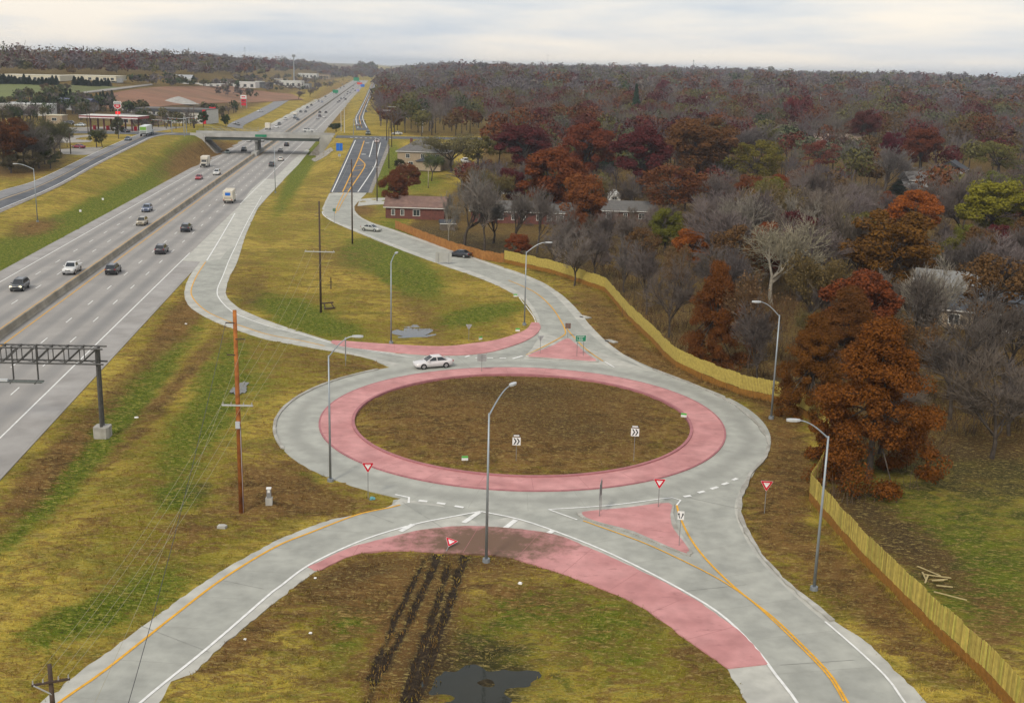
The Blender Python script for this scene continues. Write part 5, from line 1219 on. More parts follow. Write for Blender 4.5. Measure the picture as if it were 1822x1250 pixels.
def wheels(root, ys_, track, r, w=.22):
    tm = MB().cyl((-w / 2, 0, 0), (w / 2, 0, 0), r, n=16).mesh('wheel', TYRE); 
    for y in ys_:
        for s in (-1, 1):
            o = link('wheel', tm, root); o.location = (s * track, y, r)
            rm = MB().cyl((s * (w / 2 - .01), 0, 0), (s * (w / 2 + .012), 0, 0), r * .64, n=12); rm.build('rim', RIM, o)
def arches(root, ys_, hw, r):
    for y in ys_:
        for s in (-1, 1):
            MB().cyl((s * (hw - .16), y, r), (s * (hw + .004), y, r), r * 1.17, n=16).build('wheel_arch', TRIM, root)
def lights(root, yf, yr, w, zf, zr, lit=False):
    for s in (-1, 1):
        MB().box((s * (w - .22), yf, zf), (.36, .10, .16)).build('headlight', HLON if lit else HLM, root)
        MB().box((s * (w - .16), yr, zr), (.24, .08, .20)).build('taillight', TLM, root)
    MB().box((0, yf + .03, zf - .12), (w * .95, .08, .18)).build('grille', TRIM, root); MB().box((0, yr - .03, zr - .28), (.45, .04, .16)).build('number_plate', PLT, root)
def mirrors(root, y, z, w):
    for s in (-1, 1): MB().box((s * (w + .09), y, z), (.2, .12, .15)).build('mirror', PAINT, root)
def sedan(lit=False):
    r = empty('car', (0, 0, -500))
    loft([(2.40, .62, .36, .62), (2.30, .80, .26, .70), (1.9, .90, .20, .79), (.95, .92, .19, .92), (-.3, .925, .19, .95), (-1.5, .92, .20, .99), (-2.1, .87, .24, 1.0), (-2.36, .78, .30, .95), (-2.42, .68, .42, .80)]).build('body', PAINT, r, True)
    cabin(r, 1.05, .18, -.98, -1.82, .91, 1.42, .82, .60)
    arches(r, (1.42, -1.42), .92, .33); wheels(r, (1.42, -1.42), .83, .33); lights(r, 2.26, -2.36, .86, .64, .84, lit); mirrors(r, .75, .98, .86)
    return r
def suv(lit=False):
    r = empty('suv', (0, 0, -500))
    loft([(2.35, .70, .42, .86), (2.27, .86, .32, .95), (1.85, .95, .26, 1.03), (1.0, .96, .25, 1.10), (-1.2, .97, .25, 1.13), (-2.1, .95, .28, 1.15), (-2.36, .88, .36, 1.10), (-2.42, .80, .45, .98)]).build('body', PAINT, r, True)
    cabin(r, 1.12, .42, -1.78, -2.34, 1.09, 1.70, .87, .68, -.35)
    for s in (-1, 1): MB().cyl((s * .60, .2, 1.76), (s * .60, -1.6, 1.76), .025, n=5).build('roof_rail', TRIM, r)
    arches(r, (1.45, -1.42), .96, .37); wheels(r, (1.45, -1.42), .87, .37, .25); lights(r, 2.28, -2.36, .92, .84, 1.0, lit); mirrors(r, .85, 1.18, .92)
    return r
def pickup(lit=False):
    r = empty('pickup_truck', (0, 0, -500))
    loft([(2.95, .78, .48, .98), (2.86, .92, .40, 1.10), (2.3, .99, .36, 1.18), (1.3, 1.0, .35, 1.22), (-.70, 1.0, .35, 1.22)]).build('body', PAINT, r, True)
    cabin(r, 1.35, .70, -.55, -.72, 1.20, 1.88, .92, .74, .05)
    b = MB(); b.box((0, -1.85, .62), (1.96, 2.2, .5)); 
    for s in (-1, 1): b.box((s * .93, -1.85, 1.04), (.14, 2.2, .40))
    b.box((0, -2.90, 1.02), (1.98, .12, .42)); b.build('cargo_bed', PAINT, r); MB().box((0, -1.8, .89), (1.7, 2.0, .03)).build('bed_liner', TRIM, r)
    arches(r, (1.95, -1.65), 1.0, .41); wheels(r, (1.95, -1.65), .88, .41, .27); lights(r, 2.88, -2.96, .96, .98, 1.0, lit); mirrors(r, 1.0, 1.32, 1.0); MB().box((0, 2.98, .62), (1.85, .12, .2)).build('bumper', RIM, r)
    return r
def boxtruck():
    r = empty('box_truck', (0, 0, -500))
    loft([(3.6, .85, .55, 1.5), (3.45, 1.0, .45, 1.65), (2.6, 1.08, .45, 1.75), (1.9, 1.1, .45, 1.8), (1.3, 1.1, .45, 1.8)]).build('hood', PAINT, r)
    cabin(r, 2.45, 2.1, 1.4, 1.32, 1.75, 2.55, 1.05, .92, 1.72)
    b = MB(); b.box((0, -1.4, 2.3), (2.45, 5.2, 2.6)); b.box((0, 1.5, 3.15), (2.3, .8, .8)); b.build('cargo_box', M('cargo_white', (.62, .58, .50), .5, .06, 1), r)
    MB().box((0, -1.2, .8), (1.0, 5.6, .3)).build('chassis', TRIM, r); MB().box((0, 3.66, 1.0), (1.5, .08, .75)).build('grille', TRIM, r)
    for s in (-1, 1): MB().box((s * .95, 3.5, 1.1), (.25, .12, .3)).build('headlight', HLM, r)
    wheels(r, (2.7, -2.6), 1.0, .5, .3); return r
def motorhome():
    r = empty('motorhome', (0, 0, -500))
    b = MB(); b.box((0, -.7, 2.0), (2.4, 6.2, 2.6)); b.build('house_box', M('rv_cream', (.60, .55, .45), .5, .05, 1), r)
    MB().box((0, 1.7, 2.95), (2.3, 1.8, .9)).build('cabover', MATS['rv_cream'], r)
    loft([(4.0, .8, .5, 1.2), (3.8, 1.0, .4, 1.35), (3.0, 1.05, .4, 1.5), (2.3, 1.05, .4, 1.6)]).build('hood', PAINT, r)
    MB().box((0, -3.83, 2.5), (1.3, .05, .75)).build('rear_window', BLUE, r); MB().box((0, -3.84, 1.5), (1.9, .03, .5)).build('rear_panel', M('rv_tan', (.42, .37, .29), .5, .05), r)
    for s in (-1, 1): MB().box((s * 1.0, -3.83, 1.05), (.2, .05, .3)).build('taillight', TLM, r)
    MB().box((0, -3.85, .75), (2.3, .12, .2)).build('bumper', TRIM, r)
    for s in (-1, 1):
        for y in (-2.2, 0, 1.4): MB().box((s * 1.205, y, 2.35), (.02, .9, .6)).build('side_window', GLASS, r)
    wheels(r, (2.9, -2.0), .98, .4, .28); return r
def semi(tr=None):
    r = empty('semi_truck', (0, 0, -500))
    MB().box((0, -2.5, 2.55), (2.55, 12.0, 2.75)).build('trailer', tr or M('trailer_white', (.62, .66, .66), .45, .05, 1), r)
    MB().box((0, -2.5, 1.05), (1.2, 11.5, .25)).build('trailer_frame', TRIM, r)
    MB().box((0, -8.53, 3.0), (2.3, .04, 1.2)).build('rear_panel_green', M('trailer_green', (.17, .36, .05), .5, .05), r)
    MB().box((0, -8.53, 1.7), (2.3, .04, 1.0)).build('rear_panel_grey', M('trailer_grey', (.25, .27, .27), .5, .1), r)
    loft([(8.6, .9, .6, 1.6), (8.3, 1.1, .5, 1.9), (7.0, 1.2, .5, 2.0), (4.2, 1.2, .5, 2.0)]).build('tractor_body', PAINT, r)
    cabin(r, 6.9, 6.3, 4.5, 4.3, 1.95, 3.3, 1.15, 1.05); wheels(r, (7.6, 4.6, 3.4, -6.2, -7.4), 1.05, .5, .3)
    return r
PROTO = {}
def proto(kind, lit=False):
    k = (kind, lit)
    if k not in PROTO: PROTO[k] = {'sedan': sedan, 'suv': suv, 'pickup': pickup}[kind](lit) if kind in ('sedan', 'suv', 'pickup') else {'box': boxtruck, 'rv': motorhome, 'semi': semi}[kind]()
    return PROTO[k]
used = set()
NAMES = {'sedan': 'car', 'suv': 'suv', 'pickup': 'pickup_truck', 'box': 'box_truck', 'rv': 'motorhome', 'semi': 'semi_truck'}
CATS = {'sedan': 'car', 'suv': 'SUV', 'pickup': 'pickup truck', 'box': 'box truck', 'rv': 'motorhome', 'semi': 'semi truck'}
def paint(o, c):
    o.color = (*c, 1)
    for ch in o.children: paint(ch, c)
def vehicle(kind, px, py, heading, color, label, group=None, lit=False, z=None, dz=.04):
    p = GT(px, py) if z is None else G(px, py, z)
    pr = proto(kind, lit)
    if (kind, lit) in used: o = copy_tree(pr)
    else: o = pr; used.add((kind, lit))
    e = 2.0
    f = np.array([-math.sin(heading), math.cos(heading)])
    za, zb_ = float(zt(*(p + f * e))), float(zt(*(p - f * e)))
    z0 = z if z is not None else (za + zb_) / 2
    o.location = (p[0], p[1], z0 + dz); o.rotation_euler = (math.atan2(za - zb_, 2 * e) if z is None else 0, 0, heading)
    tag(o, label, CATS[kind], group); paint(o, color); return o
AWAY, TOWARD = HW, HW + math.pi
BLK, WHT, SIL, GRY, BLU, REDC, TANC, DGR = (.012, .013, .016), (.62, .62, .61), (.42, .43, .44), (.16, .17, .18), (.07, .09, .15), (.30, .012, .025), (.30, .26, .19), (.045, .05, .055)
GH, GF = 'vehicles on the highway this side of the bridge', 'vehicles on the far highway beyond the bridge'
vehicle('sedan', 770, 653, R(112), (.60, .58, .58), 'white sedan circulating past the far pink strip')
vehicle('suv', 36, 515, TOWARD, DGR, 'dark SUV with lit headlights, nearest oncoming on the left', GH, True)
vehicle('pickup', 129, 485, TOWARD, WHT, 'white pickup truck oncoming beside the median barrier', GH)
vehicle('suv', 202, 486, AWAY, BLK, 'black SUV driving away, nearest on the right carriageway', GH)
vehicle('suv', 288, 450, AWAY, (.03, .028, .035), 'dark SUV driving away, second on the right carriageway', GH)
vehicle('suv', 332, 411, AWAY, (.014, .018, .026), 'black SUV driving away, third on the right carriageway', GH)
vehicle('suv', 253, 400, TOWARD, TANC, 'tan SUV oncoming behind the white pickup', GH)
vehicle('suv', 262, 376, TOWARD, (.13, .16, .24), 'blue grey SUV oncoming beside the tan one', GH)
vehicle('sedan', 354, 319, TOWARD, REDC, 'red low sports car oncoming below the box truck', GH)
vehicle('suv', 386, 311, TOWARD, WHT, 'white SUV oncoming beside the red car', GH)
vehicle('box', 365, 297, TOWARD, (.50, .47, .40), 'cream box truck oncoming near the left embankment', GH)
vehicle('rv', 409, 360, AWAY, (.55, .50, .42), 'cream motorhome with blue rear window driving away', GH)
vehicle('sedan', 405, 273, TOWARD, (.10, .13, .13), 'grey green car oncoming behind the box truck', GH)
vehicle('suv', 434, 269, TOWARD, DGR, 'dark SUV oncoming in the bridge shadow edge', GH)
vehicle('sedan', 443, 252, TOWARD, WHT, 'white car oncoming from under the bridge', GH)
vehicle('suv', 484, 296, AWAY, DGR, 'dark SUV driving away beside the thin lamp pole', GH)
vehicle('sedan', 500, 286, AWAY, (.55, .54, .50), 'white car driving away, lower of two before the bridge', GH)
vehicle('sedan', 499, 270, AWAY, WHT, 'white car driving away, upper of two before the bridge', GH)
vehicle('suv', 510, 260, AWAY, BLK, 'black SUV driving away under the bridge', GH)
vehicle('suv', 466, 252, TOWARD, GRY, 'grey SUV oncoming under the bridge beside the pier', GH)
vehicle('sedan', 661, 411, R(180 + 62), (.36, .37, .34), 'silver sedan descending the entry road near the bend')
vehicle('sedan', 818, 457, R(62), (.018, .018, .024), 'black sedan on the entry road beside the orange fence')
vehicle('suv', 549, 235.5, HW - R(90), WHT, 'white SUV crossing the bridge', None, False, 7.1)
def along(a, b):
    p, q = GT(*a), GT(*b); return math.atan2(-(q[0] - p[0]), q[1] - p[1])
vehicle('semi', 262, 241, along((205, 270), (262, 243)), (.3, .4, .5), 'green and white semi trailer truck near the left junction')
vehicle('sedan', 228, 250, along((262, 241), (190, 272)), (.07, .09, .12), 'dark blue car coming down the left road')
vehicle('sedan', 140, 264, R(65), (.20, .02, .04), 'dark red car in the left driveway mouth')
vehicle('sedan', 143, 225, R(80), (.45, .5, .52), 'pale car parked before the fuel station lamp')
vehicle('suv', 122, 222, R(100), DGR, 'dark SUV parked beside the pale car'); vehicle('sedan', 108, 220, R(95), GRY, 'grey car parked leftmost near the fuel station'); vehicle('sedan', 222, 236, R(60), BLK, 'black car leaving the fuel station')
vehicle('sedan', 671, 254, R(5), (.5, .42, .40), 'pale pink car waiting at the crossing line')
vehicle('suv', 655, 240, R(185), (.07, .09, .08), 'dark green SUV crossing the junction'); vehicle('sedan', 706, 240, R(95), WHT, 'white car on the cross street at the right')
vehicle('pickup', 828, 291, R(20), WHT, 'white pickup truck parked behind the bare oak')
vehicle('sedan', 420, 222, R(150), SIL, 'pale car on the grey road above the bridge'); vehicle('sedan', 463, 199, R(150), WHT, 'white car on the grey road towards the shops')
vehicle('box', 477, 231, AWAY, BLU, 'blue truck on the far carriageway seen above the bridge rail', GF)
far_t = [('box', 525, 211, TOWARD, (.45, .5, .55), 'white truck oncoming beyond the bridge'), ('sedan', 530, 214, TOWARD, (.05, .07, .1), 'dark car oncoming beside the far white truck'), ('sedan', 508, 213, TOWARD, SIL, 'pale car oncoming left of the far white truck'), ('sedan', 497, 222, TOWARD, DGR, 'dark car oncoming just above the bridge rail'), ('sedan', 492, 228, TOWARD, WHT, 'white car oncoming right above the bridge rail'),
 ('sedan', 535, 200, TOWARD, DGR, 'left of two dark cars above the far white truck'), ('sedan', 544, 200, TOWARD, DGR, 'right of two dark cars above the far white truck'), ('suv', 547, 193, TOWARD, GRY, 'grey SUV oncoming far beyond the bridge'), ('sedan', 554, 188, TOWARD, BLK, 'dark car oncoming near the far merging lane'), ('suv', 573, 183, TOWARD, (.3, .33, .42), 'pale blue SUV oncoming far up the highway'), ('sedan', 567, 181, TOWARD, GRY, 'grey car beside the far pale blue SUV'), ('sedan', 579, 173, TOWARD, DGR, 'dark car oncoming before the left green sign'),
 ('sedan', 569, 201, AWAY, BLK, 'left of two dark cars driving away in the distance'), ('sedan', 580, 201, AWAY, BLK, 'right of two dark cars driving away in the distance'), ('suv', 569, 208, AWAY, (.06, .05, .06), 'dark SUV driving away amid the far cluster'), ('sedan', 565, 212, AWAY, SIL, 'silver car driving away leftmost in the far cluster'), ('sedan', 577, 210, AWAY, WHT, 'white car driving away rightmost in the far cluster')]
for a in far_t: vehicle(*a, GF)
rg = random.Random(3)
for k, (px, py) in enumerate([(601, 183), (604, 181), (607, 177), (612, 175.5), (613, 171), (618, 168.5), (619, 164.5), (623, 166), (625, 161.5), (628, 159), (629, 154), (615, 178), (632, 162), (636, 150), (640, 146)]):
    vehicle(rg.choice(['sedan', 'suv']), px, py, AWAY, rg.choice([BLK, BLK, DGR, SIL, GRY]), 'small car driving away in the dense far traffic', 'cars driving away in the far traffic')
for k, (px, py) in enumerate([(600, 163), (606, 158), (612, 155), (590, 167), (617, 148), (621, 145), (598, 168), (609, 151)]):
    vehicle(rg.choice(['sedan', 'suv']), px, py, TOWARD, rg.choice([WHT, DGR, SIL, GRY]), 'small car oncoming in the far traffic', 'oncoming cars in the far traffic')
vehicle('sedan', 651, 200, HW + math.pi, DGR, 'dark car on the winding frontage road beyond the bridge'); vehicle('sedan', 662, 160, HW, GRY, 'grey car far up the winding frontage road')
# ------------------------------------------------------------------ buildings
BRICK = M('red_brick', (.145, .055, .043), .9, .18, 3, .1, c2=(.12, .05, .04)); BRICK2 = M('brown_brick', (.12, .06, .045), .9, .18, 3)
RBRN = M('roof_brown', (.20, .125, .10), .9, .15, 1.5, .2, c2=(.16, .10, .085)); RGRY = M('roof_grey', (.13, .125, .12), .9, .15, 1.5, .2); RDRK = M('roof_dark', (.055, .06, .07), .9, .15, 1.5, .2)
SIDW = M('white_siding', (.60, .60, .58), .7, .08, 2); SIDT = M('tan_siding', (.33, .26, .18), .8, .1, 2); SIDG = M('grey_siding', (.33, .34, .35), .8, .1, 2); TRIMW = M('white_trim', (.62, .61, .58), .6, .05)
WGL = M('window_glass', (.03, .04, .045), .1, 0, spec=.7); CREAM = M('cream_wall', (.56, .52, .40), .8, .08, .5)
def window(root, x, y, z, w, h, ny=-1, ax=0):
    f = MB()
    f.box((0, 0, h / 2 + .05), (w + .2, .08, .1)); f.box((0, 0, -h / 2 - .05), (w + .3, .12, .1)); f.box((-w / 2 - .05, 0, 0), (.1, .08, h)); f.box((w / 2 + .05, 0, 0), (.1, .08, h))
    f.box((0, 0, 0), (.05, .05, h))
    o = f.build('window', TRIMW, root); o.location = (x, y, z); o.rotation_euler = (0, 0, ax)
    MB().box((0, .005, 0), (w, .03, h)).build('pane', WGL, o)
def house(px, py, w, d, wh, rh, wall, roof, label, rz=0.0, wins=(), door=None, chimney=None, hip=False, base=None, over=.5, storey=1, name='house', garage=None, cat='house'):
    g0 = GT(px, py) if base is None else base
    r = empty(name, (g0[0], g0[1], float(zt(*g0)) - .15), rz); tag(r, label, cat)
    MB().box((0, d / 2, wh / 2), (w, d, wh)).build('wall', wall, r)
    if rh > 0:
        b = MB(); a, y0, y1 = w / 2 + over, -over, d + over; hx = (d / 2) if hip else 0; t_ = .18
        for zo in (0, t_): b.v += [(-a, y0, wh + zo), (a, y0, wh + zo), (a, y1, wh + zo), (-a, y1, wh + zo), (-a + hx, d / 2, wh + rh + zo), (a - hx, d / 2, wh + rh + zo)]
        b.f += [(6, 7, 11, 10), (8, 9, 10, 11), (7, 8, 11), (9, 6, 10), (0, 1, 7, 6), (1, 2, 8, 7), (2, 3, 9, 8), (3, 0, 6, 9), (0, 4, 5, 1), (2, 5, 4, 3), (0, 3, 4), (1, 5, 2)]
        ro = b.build('roof', roof, r)
        if not hip:
            for s in (-1, 1): MB().add([(s * w / 2, 0, wh), (s * w / 2, d, wh), (s * w / 2, d / 2, wh + rh * .92)], [(0, 1, 2)]).build('gable', wall, r)
        if chimney is not None: MB().box((chimney, d * .5, wh + rh * .9), (.8, .7, 1.8)).build('chimney', BRICK, ro)
        q = MB(); q.box((0, -over + .02, wh - .02), (w + 2 * over, .06, .2)); q.build('fascia', TRIMW, r)
    else:
        b = MB(); b.box((0, d / 2, wh + .12), (w + .3, d + .3, .24)); b.box((0, d / 2, wh + .06), (w - .6, d - .6, .5)); b.build('roof', roof, r)
    for (x, z, ww, hh) in wins: window(r, x, -.045, z, ww, hh)
    if door is not None:
        o = MB().box((door, -.04, 1.05), (.95, .08, 2.1)).build('door', TRIMW, r); MB().cyl((door + .35, -.1, 1.0), (door + .35, -.06, 1.0), .05, n=6).build('handle', STEEL, o)
    return r
house(738, 390, 14, 8, 2.9, 2.2, BRICK, RBRN, 'small red brick house with brown roof beside the entry road', R(-2), ((-5.2, 1.7, .7, 1.3), (-3.0, 1.7, .7, 1.3), (.4, 1.7, 1.5, 1.4)), None, -6.0)
house(928, 398, 24, 8, 2.9, 2.0, BRICK, RGRY, 'long low red brick house behind the bare trees', R(-3), ((-5, 1.7, 1.2, 1.3), (-2, 1.7, .7, 1.2), (0.5, 1.7, .7, 1.2), (4, 1.7, .9, 1.2), (6.5, 1.7, .8, 1.2), (9, 1.7, 1.5, 1.2)), None, None)
house(893, 345, 10, 8, 2.8, 2.2, SIDW, M('roof_red', (.17, .075, .06), .9, .15, 1.5), 'small house with reddish roof and white garage behind the bare trees', 0, ((-2, 1.5, 1.6, 1.6), (2, 1.5, 1.6, 1.6)))
rr_ = house(752, 300, 17, 12, 5.6, 3.4, SIDT, RGRY, 'large two storey brown house with stepped roofs right of the crossing', R(-6), ((-5, 4.2, 1.2, 1.3), (0, 4.2, 1.2, 1.3), (5, 4.2, 1.2, 1.3), (-4, 1.6, 1.4, 1.3), (3, 1.6, 1.4, 1.3)), None, -5, True)
b = MB(); b.box((3, -3, 1.5), (8, 6, 3)); b.build('front_wing', SIDT, rr_)
b = MB(); b.add([(-1.6, -6.5, 3.0), (7.6, -6.5, 3.0), (7.6, .4, 3.0), (-1.6, .4, 3.0), (3, -4.5, 4.9), (3, .4, 4.9)], [(0, 1, 4), (1, 2, 5, 4), (3, 0, 4, 5), (0, 3, 2, 1), (2, 3, 5)]); b.build('wing_roof', RDRK, rr_)
house(1112, 395, 15, 8, 2.8, 1.9, BRICK2, RGRY, 'low brick house with grey roof under the brown oaks', R(2), ((-4, 1.6, 1.2, 1.2), (0, 1.6, .9, 1.2), (4, 1.6, 1.4, 1.2)))
house(1676, 560, 9, 8, 4.2, 2.2, M('offwhite_siding', (.38, .38, .37), .8, .1, 2), M('roof_pale', (.20, .20, .195), .9, .12, 1.5), 'white two storey house glimpsed behind pale bare trees', R(-25), ((-3, 3.0, 1.0, 1.1), (0, 3.0, 1.0, 1.1), (3, 3.0, 1.0, 1.1), (-2.4, 1.2, 1.2, 1.1), (2.4, 1.2, 1.2, 1.1)), 0)
house(1760, 590, 15, 9, 2.9, 2.4, SIDT, RDRK, 'low house with dark blue grey roof at the right edge of the wood', R(-20), ((-5, 1.6, 1.4, 1.3), (0, 1.6, 1.4, 1.3), (4, 1.6, 1.0, 1.3)), 2.2)
house(1660, 336, 16, 9, 2.8, 2.4, SIDG, RGRY, 'grey roofed house behind the rust tree on the right', R(5), ((-4, 1.6, 1.2, 1.2), (3, 1.6, 1.2, 1.2)))
house(1716, 325, 8, 9, 4.4, 2.8, SIDG, RDRK, 'pale gabled house end among dark branches', R(60), ((-1, 3.2, 1.0, 1.1),))
house(1766, 340, 26, 9, 2.8, 2.2, BRICK2, RBRN, 'long brown roofed house above the yellow green tree', R(3), ((-8, 1.6, 1.2, 1.2), (0, 1.6, 1.2, 1.2), (7, 1.6, 1.2, 1.2)))
house(1495, 262, 20, 9, 2.8, 2.3, SIDT, M('roof_tan', (.30, .22, .17), .9, .12, 1.5), 'tan roofed house between red trees on the right', 0, ((-5, 1.6, 1.2, 1.2), (4, 1.6, 1.2, 1.2)))
house(1120, 215, 34, 12, 5, 2, SIDT, M('roof_tan2', (.30, .24, .21), .9, .12, 1.5), 'long tan roofed building deep in the wood', 0, ((-10, 3, 2, 1.5), (0, 3, 2, 1.5), (10, 3, 2, 1.5)))
house(797, 410, 3.2, 2.6, 1.7, .6, M('weathered_siding', (.13, .105, .08), .9, .2), RDRK, 'small grey garden shed beside the thin tree', R(10), (), None, None, False, None, .25, name='garden_shed', cat='shed')
house(1093, 366, 3.2, 4, 3.0, 1.2, SIDW, SIDW, 'small white rounded camper shell on the lawn behind the rust tree', 0, ((0, 2.2, 1.2, .8),), None, None, True, None, .1, name='camper_shell', cat='camper')
house(709, 172, 16, 10, 6, 5, SIDW, RGRY, 'white gabled house right of the far frontage road', R(80), ((-3, 3, 1.5, 1.8), (2, 3, 1.5, 1.8)))
def far_building(px, py, wpx, hpx, wall, roof, label, rz=0.0, n=3, name='shop_building', rh=0.0, d=14):
    g0 = GT(px, py); k = 1 / scale_at(g0); w, h = wpx * k, hpx * k
    return house(px, py, w, d, h, rh, wall, roof, label, rz, tuple(((i + .5) / n * w - w / 2, h * .42, w / n * .42, h * .5) for i in range(n)), name=name, cat='building', base=g0, over=.3)
FW = M('far_white_wall', (.52, .52, .50), .8, .12, .2)
far_building(728, 156, 46, 9, FW, RGRY, 'far low white commercial building with blue doors right of the road', 0, 6)
far_building(712, 143, 24, 7, FW, FW, 'far white roofed building beside the upper frontage road', 0, 4)
far_building(690, 135, 16, 6, FW, FW, 'distant white shop at the end of the frontage road', 0, 2)
_b = np.array(ray(888, 140)[:2]); _b = _b / np.linalg.norm(_b) * 1900
house(0, 0, 33, 15, height_to(_b, 114), 0, M('apartment_brick', (.15, .07, .06), .9, .1, .3), RGRY, 'distant square red brick apartment block on the skyline', 0, tuple((x, z, 2, 1.8) for z in (17, 13.5, 10) for x in (-14, -8.5, -3, 3, 8.5, 14)), None, None, False, _b, name='apartment_block', cat='building')
# left side of the highway
FW0 = M('far_white_wall', (.52, .52, .50), .8, .12, .2); _g = GT(40, 205); _k = 1 / scale_at(_g)
house(0, 0, 84 * _k, 16, 19 * _k, 0, FW0, M('flat_roof_pale', (.5, .5, .49), .9, .08, .4), 'long white commercial building behind the left wood', R(4), tuple((x, 2, 2, 1.6) for x in (-7, -4, -1, 2, 5)), base=_g, name='shop_building', cat='building')
house(128, 196, 18, 12, 4, 2, SIDG, M('roof_slate', (.10, .11, .17), .9, .1, 1), 'building with blue slate roof behind the fuel station', R(-8), ((-4, 2, 3, 2), (3, 2, 3, 2)), name='shop_building', cat='building')
house(97, 220, 7, 6, 3.6, 0, SIDT, CREAM, 'small tan kiosk left of the parked cars', 0, ((0, 2, 2, 1.2),), name='kiosk', cat='building')
store = house(305, 219, 34, 16, 6.5, 0, M('store_white', (.50, .50, .48), .8, .08, .6), RGRY, 'store with dark fascia and red corner behind the left junction', R(-6), ((-12, 3, 5, 3.4), (-4.5, 3, 5, 3.4), (3.5, 3, 5, 3.4)), name='shop_building', cat='building')
for x in (-16.5, -8.2, -.5, 7.6): MB().box((x, -.15, 3.2), (1.0, .4, 6.6)).build('pilaster', RDRK, store)
MB().box((0, -.2, 5.9), (34.4, .5, 1.2)).build('fascia_band', RDRK, store); MB().box((16.2, -.3, 3.3), (1.4, .8, 6.7)).build('red_corner', RED, store)
FCR = M('flat_roof_cream', (.58, .55, .45), .9, .06, .3)
far_building(50, 143, 112, 9, CREAM, FCR, 'long cream building on the far left hill', R(3), 9, 'warehouse', d=30)
far_building(160, 143, 92, 8, CREAM, FCR, 'second cream building on the far left hill', R(2), 7, 'warehouse', d=25)
far_building(196, 147, 24, 7, FW, FW, 'small white building at the end of the hill row', 0, 2, 'warehouse')
far_building(325, 149, 30, 9, FW, SIDG, 'white barn like shed on the far field edge', 0, 3, 'warehouse', 3)
for px, py, w, h, mt, lab in [(364, 153, 60, 4, FW, 'row of white trailers at the far field edge'), (424, 156, 62, 10, FW, 'large white showroom beyond the red field'), (468, 157, 24, 10, RDRK, 'dark fronted shop right of the white showroom'), (512, 155, 50, 11, FW, 'wide white store before the far highway'), (538, 158, 24, 9, SIDG, 'blue grey building beside the wide white store'), (547, 139, 34, 8, FW, 'upper white shop near the far treeline'), (573, 141, 26, 8, SIDT, 'tan brick shop near the far highway'), (578, 132, 30, 7, BRICK2, 'reddish shopping block below the far treeline'), (600, 130, 16, 6, FW, 'small pale building at the far bend of the road')]:
    far_building(px, py, w, h, mt, SIDW if mt is FW else RGRY, lab, R(-4), 5)
far_building(52, 191, 72, 8, SIDG, M('flat_roof_grey', (.30, .31, .32), .9, .1, .4), 'grey upper store behind the long white building', R(3), 7)
far_building(455, 151, 22, 6, FW, FW, 'little white shop behind the dark fronted one', 0, 3)
far_building(497, 147, 26, 6, SIDT, FW, 'little tan shop below the far treeline', 0, 3)
far_building(388, 149, 18, 5, SIDG, RGRY, 'grey shed left of the large white showroom', 0, 2)
far_building(232, 200, 30, 8, SIDG, RDRK, 'dark low building behind the fuel canopy', 0, 3)
# fuel station canopy
g0 = GT(205, 232); r = empty('fuel_canopy', (*g0, float(zt(*g0))), R(-4)); tag(r, 'fuel station canopy with maroon edge on columns, left of the junction', 'canopy')
MB().box((0, 0, 5.4), (24, 12, 1.0)).build('canopy_edge', M('canopy_maroon', (.26, .05, .06), .5, .08), r); MB().box((0, 0, 5.95), (24.3, 12.3, .12)).build('canopy_top', M('canopy_white', (.6, .58, .55), .6, .05), r); MB().box((0, -6.03, 5.15), (24.1, .06, .3)).build('canopy_stripe', SWH, r)
for x in (-8.5, -3, 3, 8.5):
    for y in (-3.5, 3.5): MB().box((x, y, 2.45), (.5, .5, 4.9)).build('column', M('column_dark', (.10, .03, .035), .6, .1), r)
    MB().box((x, 0, .9), (.9, 1.4, 1.8)).build('fuel_pump', RED, r)
house(240, 222, 20, 10, 4.2, 0, SIDT, RGRY, 'low fuel station shop behind the maroon canopy', R(-4), ((-5, 2, 4, 2), (3, 2, 4, 2)), name='shop_building', cat='building')
# tall shield sign
g0 = GT(212, 240); h = height_to(g0, 180); s_ = scale_at(g0); k_ = 1 / s_
r = empty('shield_sign', (*g0, float(zt(*g0)))); tag(r, 'tall fuel shield sign reading 66 with red price panel', 'sign')
MB().cyl((0, 0, 0), (0, 0, h - 6 * k_), .22, .18, 8).build('post', SBACK, r)
def shield(s, zc_): return [(x * s, zc_ + z * s) for x, z in ((-.75, 1.0), (-.45, .88), (0, 1.0), (.45, .88), (.75, 1.0), (1.0, .62), (.86, .2), (1.0, -.2), (.8, -.62), (.35, -.85), (0, -1.05), (-.35, -.85), (-.8, -.62), (-1.0, -.2), (-.86, .2), (-1.0, .62))]
zc_ = h - 7 * k_; S = 7 * k_
MB().plate(shield(S, zc_), -.15, .15).build('shield_rim', SWH, r); MB().plate(shield(S * .9, zc_), -.18, -.155).build('shield_upper', SIDG, r)
MB().plate([(x, z) for x, z in shield(S * .84, zc_) if z < zc_ + .2 * S], -.22, -.185).build('shield_red', RED, r); text('66', S * .8, (0, -.24, zc_ - .22 * S), SWH, r)
MB().box((0, 0, h - 20.5 * k_), (8 * k_, .3, 5 * k_)).build('price_panel', M('price_red', (.75, .01, .015), .4, 0, emit=.5), r)
